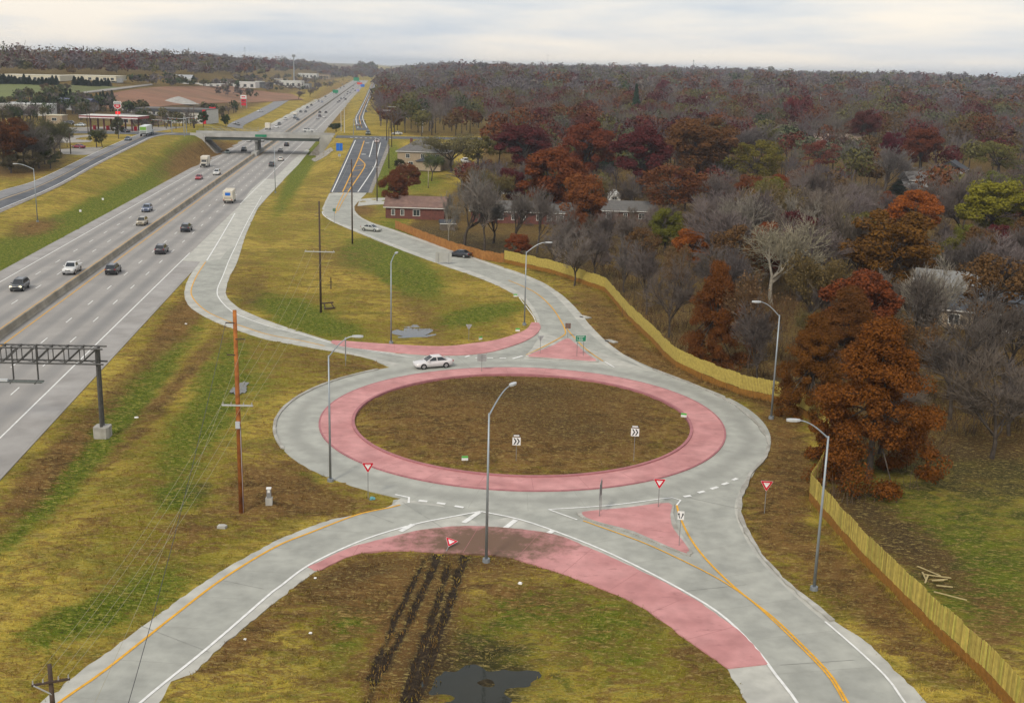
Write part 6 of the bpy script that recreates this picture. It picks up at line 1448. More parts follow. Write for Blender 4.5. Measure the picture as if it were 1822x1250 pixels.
for px, by, ty, lab in [(379, 216, 190, 'red and white pylon sign left of the bridge'), (434, 192, 169, 'smaller white and red pylon sign beyond the left road')]:
    g0 = GT(px, by); h = height_to(g0, ty); r = empty('pylon_sign', (*g0, float(zt(*g0))), R(-6)); tag(r, lab, 'sign'); w_ = 9 / scale_at(g0)
    for x in (-w_ * .55, w_ * .55): MB().box((x, 0, h / 2), (w_ * .16, .4, h)).build('post', RED if px < 400 else POST, r)
    MB().box((0, 0, h * .84), (w_ * 1.2, .5, h * .26)).build('top_panel', SWH if px > 400 else RED, r); MB().box((0, -.02, h * .56), (w_, .5, h * .24)).build('middle_panel', SWH if px < 400 else RED, r); MB().box((0, 0, h * .28), (w_, .5, h * .2)).build('lower_panel', RED, r)
    MB().box((0, -.28, h * .84), (w_ * .8, .03, h * .09)).build('lettering', SWH if px < 400 else RED, r); MB().box((0, -.28, h * .56), (w_ * .7, .03, h * .05)).build('lettering', SBL, r)
# traffic signals
SIG = M('signal_housing', (.02, .022, .02), .5, 0)
def signal(px, by, ty, px2, lab):
    g0 = GT(px, by); h = height_to(g0, ty); ln = (px2 - px) / scale_at(g0); r = empty('traffic_signal', (*g0, float(zt(*g0)))); tag(r, lab, 'traffic signal')
    MB().cyl((0, 0, 0), (0, 0, h + .5), .16, .12, 8).build('mast', STEEL, r); MB().cyl((0, 0, h), (ln, 0, h + .25), .10, .06, 6).build('arm', STEEL, r)
    for t_ in (.5, .75, .98):
        o = MB().box((ln * t_, -.1, h - .35), (.36, .3, 1.05)).build('signal_head', SIG, r)
        for j, mt in enumerate((TLM, M('amber_lens', (.4, .2, .01), .3, 0), M('green_lens', (.01, .3, .1), .3, 0))): MB().cyl((ln * t_, -.26, h - .02 - .33 * j), (ln * t_, -.3, h - .02 - .33 * j), .12, n=8).build('lens', mt, o)
signal(306, 236, 215, 270, 'left traffic signal mast with arm at the left junction'); signal(332, 238, 212, 300, 'middle traffic signal mast beside the semi truck'); signal(328, 243, 210, 352, 'nearest traffic signal mast at the left bridge approach')
signal(629, 232, 214, 650, 'traffic signal mast spanning the road beyond the crossing'); signal(629, 240, 222, 643, 'short traffic signal mast at the far crossing corner')
# antenna masts on the skyline
for px, ty, d_, wd, lab in [(523, 92, 1500, 1.2, 'cell tower mast on the skyline left of the far highway'), (437, 84, 2600, .5, 'thin antenna mast above the left hills'), (1233, 107, 2600, .7, 'short antenna mast on the skyline above the wood'), (974, 96, 2600, .4, 'thin antenna mast on the skyline right of centre')]:
    q = ray(px, 130)[:2]; q = q / np.linalg.norm(q) * d_; z0 = float(zt(*q)); h = height_to(q, ty); r = empty('antenna_mast', (q[0], q[1], z0)); tag(r, lab, 'antenna')
    MB().cyl((0, 0, 0), (0, 0, min(h, 39)), wd, wd * .5, 5).build('mast', STEEL, r); MB().cyl((0, 0, min(h, 39) - 3), (0, 0, min(h, 39)), wd * 2, n=6).build('antenna_array', STEEL, r)
# bare fields and a gravel heap on the left
DIRT = M('red_dirt', (.25, .125, .072), .95, .2, .05, .2, c2=(.20, .11, .06)); FIELD = M('mown_field', (.135, .155, .05), .95, .15, .04, .1, c2=(.115, .125, .045))
def patch(poly, h, mat, name, lab, sub=10):
    P = [GT(*p) for p in poly]
    a, b2 = P[:len(P) // 2], P[len(P) // 2:][::-1]
    return struct(ribbon(name, a, b2, h, mat, n=20, m=sub, skirt=.5), lab)
patch([(150, 186), (200, 166), (290, 155), (410, 154), (520, 168), (540, 178), (470, 182), (380, 184), (290, 190), (210, 196)], .35, DIRT, 'dirt_field', 'bare red brown earth field beyond the left shops')
patch([(-30, 152), (60, 150), (140, 152), (215, 156), (150, 166), (90, 172), (40, 174), (-30, 176)], .35, FIELD, 'green_field', 'mown green field on the left hillside')
struct(ribbon('dirt_track', gs([(130, 167), (200, 158), (270, 150)]), gs([(140, 168), (205, 161), (272, 152)]), .5, LOT, n=20), 'pale dirt track along the edge of the red field')
g0 = GT(318, 184); q = MB(); rg2 = np.random.default_rng(2); n_ = 22
V = [(0, 0, 4.6)]
for j, rr2 in enumerate((.35, .7, 1.0)):
    for k in range(n_):
        a = 2 * math.pi * k / n_; V.append((13 * rr2 * math.cos(a) * rg2.uniform(.9, 1.1), 7 * rr2 * math.sin(a) * rg2.uniform(.9, 1.1), 4.6 * (1 - rr2) * rg2.uniform(.85, 1.2) - (.3 if j == 2 else 0)))
F = [(0, 1 + k, 1 + (k + 1) % n_) for k in range(n_)] + [(1 + j * n_ + k, 1 + (j + 1) * n_ + k, 1 + (j + 1) * n_ + (k + 1) % n_, 1 + j * n_ + (k + 1) % n_) for j in (0, 1) for k in range(n_)]
q.v, q.f = V, F; o = q.build('gravel_heap', M('heap_gravel', (.33, .32, .30), .95, .15, .6, .3)); o.location = (*g0, float(zt(*g0))); tag(o, 'grey gravel heap at the edge of the red field', 'heap')
# ------------------------------------------------------------------ trees
LEAF = M('autumn_leaves', (.2, .1, .03), .75, .22, .6, objcol=True, spec=.10, island=.22, trans=.25)
TWIG = M('bare_twigs', (.15, .13, .12), .9, .12, 1.5, objcol=True, spec=.05, island=.22)
BARK = M('tree_bark', (.075, .062, .052), .95, .3, 2.5, .4, spec=.05); BARKP = M('pale_bark', (.28, .25, .20), .9, .25, 1.8, .2, spec=.05)
def prisms(segs, n):
    """many tapered rods -> arrays"""
    P, Q = np.array([s[0] for s in segs]), np.array([s[1] for s in segs]); r0, r1 = np.array([s[2] for s in segs]), np.array([s[3] for s in segs])
    A = Q - P; A /= np.maximum(np.linalg.norm(A, axis=1)[:, None], 1e-6)
    T = np.where(np.abs(A[:, 2:3]) < .9, np.array([[0, 0, 1.]]), np.array([[1., 0, 0]])); E1 = np.cross(A, T); E1 /= np.linalg.norm(E1, axis=1)[:, None]; E2 = np.cross(A, E1)
    V = []
    for C, rr_ in ((P, r0), (Q, r1)):
        for k in range(n):
            w = 2 * math.pi * k / n; V.append(C + (E1 * math.cos(w) + E2 * math.sin(w)) * rr_[:, None])
    V = np.stack(V, 1); m = len(segs); base = (np.arange(m) * 2 * n)[:, None]
    F = np.concatenate([base + np.array([[k, (k + 1) % n, n + (k + 1) % n, n + k]]) for k in range(n)], 0)
    return V.reshape(-1, 3), F
def quads(C, size, rg, up=None, asp=1.0, ori=None):
    """leaf faces at centres C"""
    m = len(C); nrm = rg.normal(size=(m, 3)) if ori is None else ori + rg.normal(size=(m, 3)) * .55
    nrm /= np.linalg.norm(nrm, axis=1)[:, None]
    t = rg.normal(size=(m, 3)); a = np.cross(nrm, t); a /= np.linalg.norm(a, axis=1)[:, None]; b = np.cross(nrm, a)
    s = (size * rg.uniform(.6, 1.35, m))[:, None] / 2
    bend = nrm * s * .35
    V = np.stack([C - a * s - b * s * asp + bend, C + a * s - b * s * asp * .7 - bend, C + a * s + b * s * asp + bend, C - a * s * .8 + b * s * asp - bend], 1).reshape(-1, 3)
    F = np.arange(m * 4).reshape(m, 4); return V, F
def leafy_mesh(seed, nclump=40, per=95, size=.42, H_=12.0, W_=9.0, z0=.22, droop=0.0, point=0.0, layered=False):
    rg = np.random.default_rng(seed); segs = []
    zc_, rz_ = H_ * (z0 + 1) / 2, H_ * (1 - z0) / 2
    ctr = []
    ph = rg.uniform(0, 6.28, 4)
    while layered and len(ctr) < nclump:
        t = rg.uniform(0, 1) ** 1.15; az = rg.uniform(0, 6.28); lump = 1 + .20 * math.sin(3 * az + ph[0] + 3 * t) + .16 * math.sin(5 * az + 7 * t + ph[1])
        rm = W_ / 2 * min(1.0, (1.03 - t) * 1.55) ** .85 * lump * .92; q = math.sqrt(rg.uniform(.25, 1)) * rg.uniform(.85, 1.12)
        ctr.append(np.array([rm * q * math.cos(az), rm * q * math.sin(az), H_ * (z0 + (1 - z0) * t * .95) - .25 * q]))
    while len(ctr) < nclump:
        d = rg.normal(size=3); d /= np.linalg.norm(d); q = rg.uniform(.45, 1) ** .6 * (rg.uniform(.72, 1.12) if layered else 1)
        az = math.atan2(d[1], d[0]); lump = 1 + .14 * math.sin(3 * az + ph[0]) + .12 * math.sin(2 * az + 4 * d[2] + ph[1])
        t = (d[2] + 1) / 2; prof = 1 - point * max(0, t - .35) * 1.1
        c = np.array([d[0] * W_ / 2 * q * lump * prof * .86, d[1] * W_ / 2 * q * lump * prof * .86, zc_ + d[2] * rz_ * q * .9]); 
        if d[2] < -.5 and rg.random() < .45: continue
        ctr.append(c)
    ctr = np.array(ctr); LV = []; ORI = []
    for c in ctr:
        cr_ = (rg.uniform(.6, 1.35) if layered else rg.uniform(.75, 1.5)) * W_ / 9; m = int(per * rg.uniform(.6, 1.4)); d = rg.normal(size=(m, 3)); d /= np.linalg.norm(d, axis=1)[:, None]
        d[:, 2] *= .5 if layered else .75; rad = cr_ * rg.uniform(.35, 1.0, m) ** .5
        p = c + d * rad[:, None]; p[:, 2] -= droop * rg.random(m); LV.append(p); ORI.append(d + np.array([0, 0, .5]))
    LV, ORI = np.concatenate(LV), np.concatenate(ORI)
    V, F = quads(LV, size, rg, ori=ORI); crown = npmesh('crown', V, F, LEAF)
    top = np.array([rg.normal(0, .2), rg.normal(0, .2), H_ * .62]); segs.append((np.zeros(3), np.array([0, 0, H_ * .2]), .30, .24)); segs.append((np.array([0, 0, H_ * .2]), top, .24, .10))
    for c in ctr[rg.permutation(len(ctr))[:22]]:
        t = rg.uniform(.2, .9); s = np.array([0, 0, H_ * .2]) * (1 - t) + top * t; m_ = (s + c) / 2 + np.array([0, 0, rg.uniform(-.2, .5)])
        segs += [(s, m_, .11, .07), (m_, c, .07, .03)]
    TV, TF = prisms(segs, 6); trunk = npmesh('trunk', TV, TF, BARK)
    return trunk, crown
def bare_segs(seed, H_=12.0, W_=8.5, trunk_f=.22, dens=4, spread=.6, tw=.026, deep=5):
    rg = np.random.default_rng(seed); segs = {k: [] for k in range(deep + 1)}
    def unit(v): return v / math.sqrt(v[0] * v[0] + v[1] * v[1] + v[2] * v[2])
    def grow(p, d, ln, r, lv):
        n = 2 if lv < 3 else 1; q = p; dd = d
        pts = [p]
        for k in range(n):
            dd = unit(dd + rg.normal(0, .14, 3) + np.array([0, 0, .06])); q2 = q + dd * ln / n
            segs[lv].append((q, q2, r * (1 - .45 * k / n), r * (1 - .45 * (k + 1) / n))); q = q2; pts.append(q2)
        if lv >= deep: return
        kids = (6 if lv == 0 else dens + (1 if rg.random() < .35 else 0))
        for k in range(kids):
            t = rg.uniform(.35, 1.0) if lv else rg.uniform(.6, 1.0)
            if k == 0: t = 1.0
            s = pts[0] + (q - pts[0]) * t if n == 1 else (pts[1] + (pts[2] - pts[1]) * max(0, 2 * t - 1) if t > .5 else pts[0] + (pts[1] - pts[0]) * 2 * t)
            perp = unit(np.cross(dd, rg.normal(size=3))); sp = rg.uniform(.5, 1.0) * spread * (1.25 if lv == 0 else 1.1) * (.35 if k == 0 else 1)
            nd = unit(dd + perp * sp * 1.3 + np.array([0, 0, .12]))
            grow(s, nd, ln * rg.uniform(.55, .78) * (1.25 if lv == 0 else 1), max(r * .5 * (1.1 if k == 0 else .9), tw * .5), lv + 1)
    grow(np.zeros(3), np.array([0, 0, 1.]), H_ * trunk_f * 1.2, .26, 0)
    allp = np.concatenate([np.array([s[1] for s in segs[k]]) for k in segs]); sxy = (W_ / 2) / np.percentile(np.abs(allp[:, :2]), 96); sz = H_ / allp[:, 2].max(); S3 = np.array([sxy, sxy, sz])
    return {k: [(s[0] * S3, s[1] * S3, s[2], s[3]) for s in segs[k]] for k in segs}
def bare_mesh(seed, H_=12.0, W_=8.5, trunk_f=.22, dens=4, bark=BARK, leafn=0, spread=.6, tw=.026):
    rg = np.random.default_rng(seed); segs = bare_segs(seed, H_, W_, trunk_f, dens, spread, tw)
    tr_ = [s for k in (0, 1, 2) for s in segs[k]]; cr_ = [(s[0], s[1], max(s[2], tw), max(s[3], tw * .6)) for k in (3, 4, 5) for s in segs[k]]
    TV, TF = prisms(tr_, 5); CV, CF = prisms(cr_, 3)
    if leafn:
        tips = np.array([s[1] for s in cr_]); C = tips[rg.integers(0, len(tips), leafn)] + rg.normal(0, .25, (leafn, 3)); LV, LF = quads(C, .20, rg); CF = np.concatenate([CF, LF + len(CV)]); CV = np.concatenate([CV, LV])
    return npmesh('trunk', TV, TF, bark), npmesh('crown', CV, CF, TWIG)
def conifer_mesh(seed, H_=10.0, W_=4.2):
    rg = np.random.default_rng(seed); m = 1500; t = rg.random(m) ** .75; a = rg.uniform(0, 6.28, m); rad = W_ / 2 * (1 - t) ** .9 * (rg.random(m) ** .4) * (1 + .18 * np.sin(t * 40 + a)); z = .06 * H_ + t * H_ * .94 - rad * .25
    V, F = quads(np.stack([rad * np.cos(a), rad * np.sin(a), z], -1), .42, rg, ori=np.stack([np.cos(a), np.sin(a), np.full(m, .6)], -1)); crown = npmesh('crown', V, F, LEAF)
    TV, TF = prisms([(np.zeros(3), np.array([0, 0, H_ * .95]), .16, .03)], 6); return npmesh('trunk', TV, TF, BARK), crown
def best_seed(s0, spread):
    """the most evenly spread of a few branching patterns"""
    best = None
    for k in range(s0, s0 + 6):
        q = bare_segs(k, 12, 9, .2, 4, spread, .03, 3); P = np.array([e[1] for e in q[3]]); c = np.abs(P[:, :2].mean(0)).sum() + abs(P[:, 0].std() - P[:, 1].std()) - .15 * P[:, :2].std()
        if best is None or c < best[0]: best = (c, k)
    return best[1]
TP = {'leafy': [leafy_mesh(11, 46, 300, .20), leafy_mesh(12, 54, 260, .20, 12, 9, .18), leafy_mesh(13, 40, 320, .21, 12, 9, .28), leafy_mesh(15, 50, 280, .20, 12, 9, .2, 0, .35)],
      'drooping': [leafy_mesh(21, 175, 400, .11, 12, 9.2, .04, .4, .0, True), leafy_mesh(23, 150, 400, .11, 12, 9.0, .07, .4, .0, True)],
      'thin': [leafy_mesh(31, 36, 140, .19, 12, 8.6, .25), leafy_mesh(32, 38, 130, .19, 12, 8.6, .2)],
      'bare': [bare_mesh(41, tw=.03), bare_mesh(42, 12, 8.4, .26, tw=.03), bare_mesh(43, 12, 9, .2, tw=.03), bare_mesh(44, 12, 8, .3, tw=.03)],
      'semi': [bare_mesh(51, 12, 8.5, .24, 4, BARK, 2200), bare_mesh(52, 12, 8.5, .2, 4, BARK, 1700)],
      'pale': [bare_mesh(best_seed(60, .95), 12, 9.4, .2, 4, BARKP, 0, .95, .032), bare_mesh(best_seed(70, .85), 12, 9, .25, 4, BARKP, 0, .85, .028)],
      'conifer': [conifer_mesh(71), conifer_mesh(72, 10, 3.6)]}
UNIT = {'leafy': (12, 9.6), 'drooping': (12, 9.8), 'thin': (12, 9.2), 'bare': (12, 9.2), 'semi': (12, 9.4), 'pale': (12, 9.4), 'conifer': (10, 4)}
rt_ = random.Random(17)
TREES = []
def tree(kind, base, h, w, color, label, group=None, name='tree'):
    var = rt_.randrange(len(TP[kind])); tr_, cr_ = TP[kind][var]; H0, W0 = UNIT[kind]
    r = empty(name, (base[0], base[1], float(zt(*base)) - .12), rt_.uniform(0, 6.28)); r.scale = (w / W0, w / W0, h / H0); tag(r, label, 'tree', group)
    o = link('trunk', tr_, r); c = link('crown', cr_, r); c.color = (*color, 1); TREES.append((base[0], base[1], w)); return r
RUS, ORA, BUR, BRO, OLI, YEL, GRN, DGN, GRB, PAL, MAU, TAN = (.190, .060, .014), (.30, .090, .012), (.100, .020, .020), (.135, .066, .020), (.125, .108, .026), (.235, .215, .02), (.055, .085, .018), (.022, .036, .016), (.165, .140, .122), (.40, .36, .28), (.125, .098, .102), (.20, .15, .075)
# (base x, base y, top y, crown width px, kind, colour, label)
HAND = [
 (1545, 852, 548, 235, 'drooping', (.178, .062, .010), 'large rust orange tree with drooping crown at the kink of the yellow fence'),
 (1440, 742, 545, 130, 'drooping', (.155, .062, .011), 'orange brown tree behind the fence between two right lamp posts'),
 (1270, 650, 452, 115, 'drooping', (.155, .055, .012), 'slender rust tree behind the fence bend'),
 (1225, 490, 402, 74, 'leafy', ORA, 'small pointed bright orange tree above the fence bend'),
 (1140, 352, 222, 122, 'leafy', BUR, 'dark burgundy tree right of the two rust oaks'),
 (1040, 338, 214, 112, 'leafy', (.16, .040, .016), 'tall rust red oak behind the burgundy and orange trees'),
 (982, 392, 260, 150, 'leafy', (.175, .05, .014), 'broad rust oak beside the long brick house'),
 (928, 318, 216, 128, 'leafy', (.095, .018, .018), 'wide burgundy tree behind the rust oak'),
 (1040, 412, 304, 88, 'leafy', (.22, .075, .02), 'orange tree in front of the rust oaks'),
 (1240, 335, 203, 155, 'leafy', (.14, .062, .02), 'huge brown oak towering over the wood'),
 (1190, 398, 284, 132, 'thin', (.16, .06, .022), 'brown thinning oak over the low brick house'),
 (1345, 345, 243, 105, 'thin', (.15, .125, .02), 'olive yellow tree right of the huge brown oak'),
 (1762, 440, 314, 135, 'leafy', YEL, 'bright yellow green tree at the right edge'),
 (1622, 440, 335, 115, 'leafy', (.30, .085, .012), 'bright orange tree left of the yellow green tree'),
 (1572, 535, 368, 180, 'leafy', (.155, .072, .012), 'broad golden brown tree below the bright orange tree'),
 (1372, 545, 372, 175, 'pale', (.27, .24, .17), 'wide pale leafless sycamore above the fence bend'),
 (1660, 640, 448, 130, 'pale', (.29, .26, .21), 'pale leafless tree before the white house'),
 (1765, 815, 600, 170, 'bare', (.13, .105, .085), 'leafless grey tree standing alone on the far lawn'),
 (1690, 745, 520, 150, 'bare', (.12, .10, .085), 'dark leafless tree behind the large rust tree'),
 (703, 384, 300, 60, 'leafy', (.15, .05, .02), 'rust tree left of the small brick house roof'),
 (722, 352, 288, 60, 'leafy', (.15, .055, .022), 'brown rust tree behind the small brick house'),
 (826, 438, 290, 112, 'bare', (.17, .16, .14), 'grey hazy leafless tree in front of the small brick house'),
 (803, 305, 232, 104, 'semi', (.17, .15, .075), 'spreading leafless oak before the large brown house'),
 (850, 302, 236, 70, 'thin', OLI, 'olive tree beside the spreading leafless oak'),
 (862, 445, 298, 78, 'bare', (.22, .19, .165), 'tall leafless tree with pale trunk above the orange fence'),
 (798, 428, 335, 40, 'pale', (.24, .22, .19), 'thin leaning pale tree beside the garden shed'),
 (768, 322, 268, 44, 'semi', (.10, .12, .05), 'dark greenish tree beside the large brown house'),
 (1022, 508, 392, 70, 'bare', (.20, .17, .15), 'leafless tree with pale trunk right behind the fence start'),
 (985, 480, 380, 66, 'bare', (.17, .145, .13), 'leafless tree left of the pale trunk by the fence'),
 (1060, 500, 398, 60, 'bare', (.15, .125, .115), 'leafless tree right of the pale trunk by the fence'),
 (1110, 520, 410, 66, 'bare', (.14, .12, .11), 'leafless tree where the fence turns down'), (1150, 560, 420, 70, 'bare', (.145, .12, .11), 'leafless tree before the small orange tree'),
 (1190, 600, 440, 80, 'bare', (.14, .115, .10), 'brown leafless tree left of the slender rust tree'), (1330, 655, 480, 110, 'semi', (.15, .09, .045), 'half bare brown tree left of the fence lamp post'), (1345, 700, 520, 90, 'bare', (.12, .10, .09), 'dark leafless tree hugging the fence'),
 (1210, 545, 430, 70, 'semi', (.16, .10, .05), 'half bare tree below the small orange tree'), (1290, 560, 430, 90, 'bare', (.13, .11, .105), 'leafless tree left of the pale sycamore'), (1440, 600, 440, 110, 'semi', (.14, .10, .04), 'half bare brown tree right of the pale sycamore'),
 (1625, 650, 470, 130, 'bare', (.12, .10, .085), 'dark leafless tree left of the white house'), (1715, 660, 490, 130, 'bare', (.13, .11, .095), 'leafless tree right of the white house front'), (1800, 700, 500, 150, 'bare', (.115, .095, .08), 'dark leafless tree at the right edge before the dark roof'), (1500, 660, 500, 150, 'drooping', (.15, .06, .014), 'brown orange tree behind the large rust tree'), (1600, 720, 560, 120, 'semi', (.14, .075, .03), 'half bare brown tree right of the large rust tree top'),
 (878, 432, 318, 84, 'bare', (.16, .14, .125), 'leafless tree before the left end of the long brick house'), (918, 442, 322, 84, 'bare', (.15, .13, .115), 'leafless tree before the middle of the long brick house'), (955, 450, 330, 80, 'bare', (.16, .135, .12), 'leafless tree before the right end of the long brick house'), (1010, 470, 352, 80, 'bare', (.155, .13, .115), 'leafless tree before the orange tree and rust oaks'), (1085, 470, 368, 80, 'bare', (.15, .125, .115), 'leafless tree before the low brick house'),
 (1635, 315, 222, 80, 'leafy', (.15, .040, .016), 'round rust red tree among roofs on the right'), (1585, 300, 232, 52, 'leafy', (.105, .014, .022), 'deep crimson tree left of the round rust red tree'), (1533, 262, 195, 62, 'leafy', (.10, .028, .022), 'dull red tree deep in the right wood'),
 (1408, 226, 174, 40, 'leafy', (.15, .016, .016), 'small vivid red tree in the middle of the wood'), (1180, 182, 141, 34, 'leafy', (.13, .014, .022), 'tiny crimson tree near the skyline'), (1455, 312, 244, 72, 'thin', (.17, .045, .03), 'pinkish red tree left of the tan roof'),
 (1775, 318, 246, 95, 'thin', (.15, .14, .035), 'olive tree above the brown roofed house'), (1570, 352, 254, 125, 'bare', (.17, .15, .14), 'large grey leafless tree left of the rust red one'), (1597, 345, 318, 46, 'conifer', DGN, 'dark evergreen below the large grey tree'), (1080, 300, 262, 40, 'conifer', DGN, 'dark evergreen between rust and burgundy crowns'),
 (1655, 400, 342, 60, 'thin', (.27, .085, .03), 'orange red tree at the edge of the yellow green one'), (1330, 300, 210, 95, 'bare', (.16, .14, .135), 'grey leafless tree behind the olive yellow tree'), (1130, 214, 150, 26, 'conifer', (.02, .045, .02), 'narrow dark green evergreen near the long tan roof'),
 (660, 140, 134, 12, 'leafy', (.02, .04, .02), 'round dark green tree beside the far frontage road'), (707, 232, 190, 26, 'leafy', (.09, .02, .018), 'narrow burgundy tree right of the far crossing'), (720, 292, 262, 34, 'conifer', (.03, .045, .018), 'dark cedar beside the frontage road'), (712, 305, 282, 24, 'leafy', (.05, .05, .02), 'small olive cedar beside the frontage road'),
 # left side
 (18, 302, 205, 95, 'leafy', (.12, .042, .012), 'dark rust tree at the left edge'), (70, 300, 212, 72, 'bare', (.13, .115, .10), 'leafless dark tree right of the left rust tree'), (98, 288, 205, 60, 'semi', (.10, .10, .05), 'tall olive half bare tree before the kiosk'), (45, 296, 218, 66, 'bare', (.115, .10, .09), 'leafless tree between the left rust trees'), (80, 292, 225, 40, 'leafy', (.07, .075, .025), 'olive bushy tree at the wood edge on the left'),
 (5, 296, 214, 70, 'bare', (.11, .09, .075), 'leafless brown tree at the very left edge'), (30, 284, 205, 70, 'leafy', (.10, .045, .016), 'dark brown rust tree behind the left rust tree'), (58, 282, 208, 60, 'semi', (.10, .085, .05), 'half bare olive tree second row in the left wood'), (78, 276, 204, 50, 'bare', (.12, .105, .09), 'leafless tree second row in the left wood'), (108, 276, 214, 36, 'bare', (.12, .11, .09), 'leafless tree at the right end of the left wood'), (90, 300, 262, 40, 'thin', (.055, .065, .022), 'low green bush at the front of the left wood'), (60, 305, 268, 44, 'thin', (.06, .05, .022), 'low brown bush at the front of the left wood'), (20, 308, 270, 50, 'thin', (.05, .045, .02), 'low dark bush at the front of the left rust tree'), (120, 262, 226, 26, 'semi', (.10, .10, .06), 'slender half bare tree beside the small parking lot'),
 (211, 247, 206, 27, 'leafy', (.085, .085, .045), 'small round olive tree below the shield sign'), (172, 263, 228, 32, 'thin', (.07, .08, .03), 'green shrub like tree beside the left driveway'), (182, 262, 226, 30, 'semi', (.10, .10, .05), 'half bare shrub like tree right of the green one'), (169, 250, 232, 13, 'leafy', (.42, .38, .02), 'small yellow shrub beside the left driveway'),
 (402, 226, 202, 18, 'leafy', (.045, .075, .02), 'small green tree left of the bridge'), (362, 226, 196, 22, 'leafy', (.035, .06, .02), 'dark green tree before the red pylon sign'), (270, 224, 202, 20, 'thin', (.10, .09, .03), 'small olive tree before the store'), (598, 234, 218, 30, 'leafy', (.04, .06, .02), 'green bush cluster on the right bank beyond the bridge'),
 (532, 178, 158, 22, 'bare', (.16, .13, .12), 'left small bare tree beside the far highway'), (552, 172, 152, 18, 'bare', (.16, .13, .12), 'right small bare tree beside the far highway'), (116, 172, 146, 26, 'thin', (.10, .075, .06), 'dark leafless tree on the green field edge'), (85, 172, 146, 30, 'thin', (.12, .08, .055), 'brown tree on the green field'),
]
for bx, by, ty, w_, kind, c, lab in HAND:
    g0 = GT(bx, by); h = min(max(height_to(g0, ty), 2.5), 24); tree(kind, g0, h, w_ / scale_at(g0), c, lab, name='yellow_shrub' if 'yellow shrub' in lab else 'tree')
for k in range(16):
    g0 = GT(92 + k * 7.2 + rt_.uniform(-2, 2), 186 + rt_.uniform(-2, 2)); tree('conifer', g0, rt_.uniform(5, 9), rt_.uniform(4, 6), (.02, .036, .018), 'dark green cedar in the row behind the fuel station', 'cedars in a row behind the fuel station', 'cedar_tree')
for k in range(30):
    px = 2 + k * 6.6
    if 104 < px < 130: continue
    g0 = GT(px + rt_.uniform(-2, 2), 150 + .02 * px + rt_.uniform(-.6, .6)); tree('conifer', g0, rt_.uniform(4, 7), rt_.uniform(5, 8), (.02, .034, .022), 'dark green cedar in the hedge row before the cream buildings', 'cedars in the hedge row below the cream buildings', 'cedar_tree')
# the crowded wood: positions drawn with spacing, nearest become single trees, the rest one mass
CLEAR = [[(1444, 868), (1500, 905), (1600, 885), (1650, 835), (1690, 800), (1822, 785), (2000, 780), (2000, 1400), (1800, 1400)], [(640, 420), (640, 345), (700, 330), (780, 330), (850, 385), (1015, 405), (1010, 440), (900, 470), (703, 412)], [(640, 345), (690, 240), (760, 230), (880, 240), (880, 300), (790, 340), (700, 345)]]
HOUSES = [(o.location.x, o.location.y) for o in col.objects if o.parent is None and o.type == 'EMPTY' and o.get('category') in ('house', 'building', 'shed', 'camper')]
rg = np.random.default_rng(99)
cand = []
grid = {}
def try_point(x, y, rad):
    gx, gy = int(x // 8), int(y // 8)
    for i in range(-2, 3):
        for j in range(-2, 3):
            for (a, b_) in grid.get((gx + i, gy + j), ()):
                if (a - x) ** 2 + (b_ - y) ** 2 < rad * rad: return False
    grid.setdefault((gx, gy), []).append((x, y)); return True
for t_ in TREES: grid.setdefault((int(t_[0] // 8), int(t_[1] // 8)), []).append((t_[0], t_[1]))
NS = 26000
D = 95 + 480 * np.sqrt(rg.random(NS)); AN = rg.uniform(-.20, .50, NS)
XX, YY = D * np.sin(AN), D * np.cos(AN); PXX, PYY, _ = PX(XX, YY, zt(XX, YY)); U_, V_ = XX * HD[0] + YY * HD[1], XX * HV[0] + YY * HV[1]
okm = (side_of_fence(XX, YY) > 3.0) & (V_ > np.where(U_ > 285, 20, -50)) & (PXX < 1990)
for pl in CLEAR: okm &= ~inside(PXX, PYY, pl)
# every seventh place goes to an open spot in the canopy
for x, y, u_, v_, ok in zip(XX, YY, U_, V_, okm):
    if not ok: continue
    if abs(u_ - 470) < 12 and v_ < 95: continue
    if any((x - a) ** 2 + (y - b_) ** 2 < (11 if y > 250 else 13) ** 2 or (abs(x - a) < 9 and 0 < b_ - y < 13) for a, b_ in HOUSES): continue
    if try_point(x, y, 6.8 if y < 230 else 8.2): cand.append((x, y))
cand.sort(key=lambda p: p[1])
LAB = {'bare': 'leafless grey brown tree', 'semi': 'nearly leafless brown tree', 'BUR': 'burgundy leaved tree', 'RUS': 'rust leaved tree', 'BRO': 'thin brown leaved tree', 'OLI': 'thin olive leaved tree', 'YEL': 'yellow green tree', 'con': 'dark evergreen', 'PAL': 'pale leafless tree'}
import re as _re
LMK = []
for bx, by, ty, w_, kind, c, lab in HAND:
    core = _re.split(r' (?:behind|beside|left|right|at|before|above|in|among|with|near|below|over|deep|between|where|and|standing|hugging|towering) ', lab + ' ')[0].strip()
    if kind in ('leafy', 'drooping', 'thin', 'pale') and bx > 640 and len(core.split()) >= 3: g0 = GT(bx, by); LMK.append((g0[0], g0[1], core))
LMK = [m for m in LMK if sum(q[2] == m[2] for q in LMK) == 1]
for o in list(col.objects):
    if o.parent is None and o.get('category') == 'house' and o.location.x > -60:
        core = _re.split(r' (?:behind|beside|left|right|at|before|above|in|among|with|near|below|over|deep|between|glimpsed|under) ', o['label'] + ' ')[0].strip(); LMK.append((o.location.x, o.location.y, core))
LUSED = set()
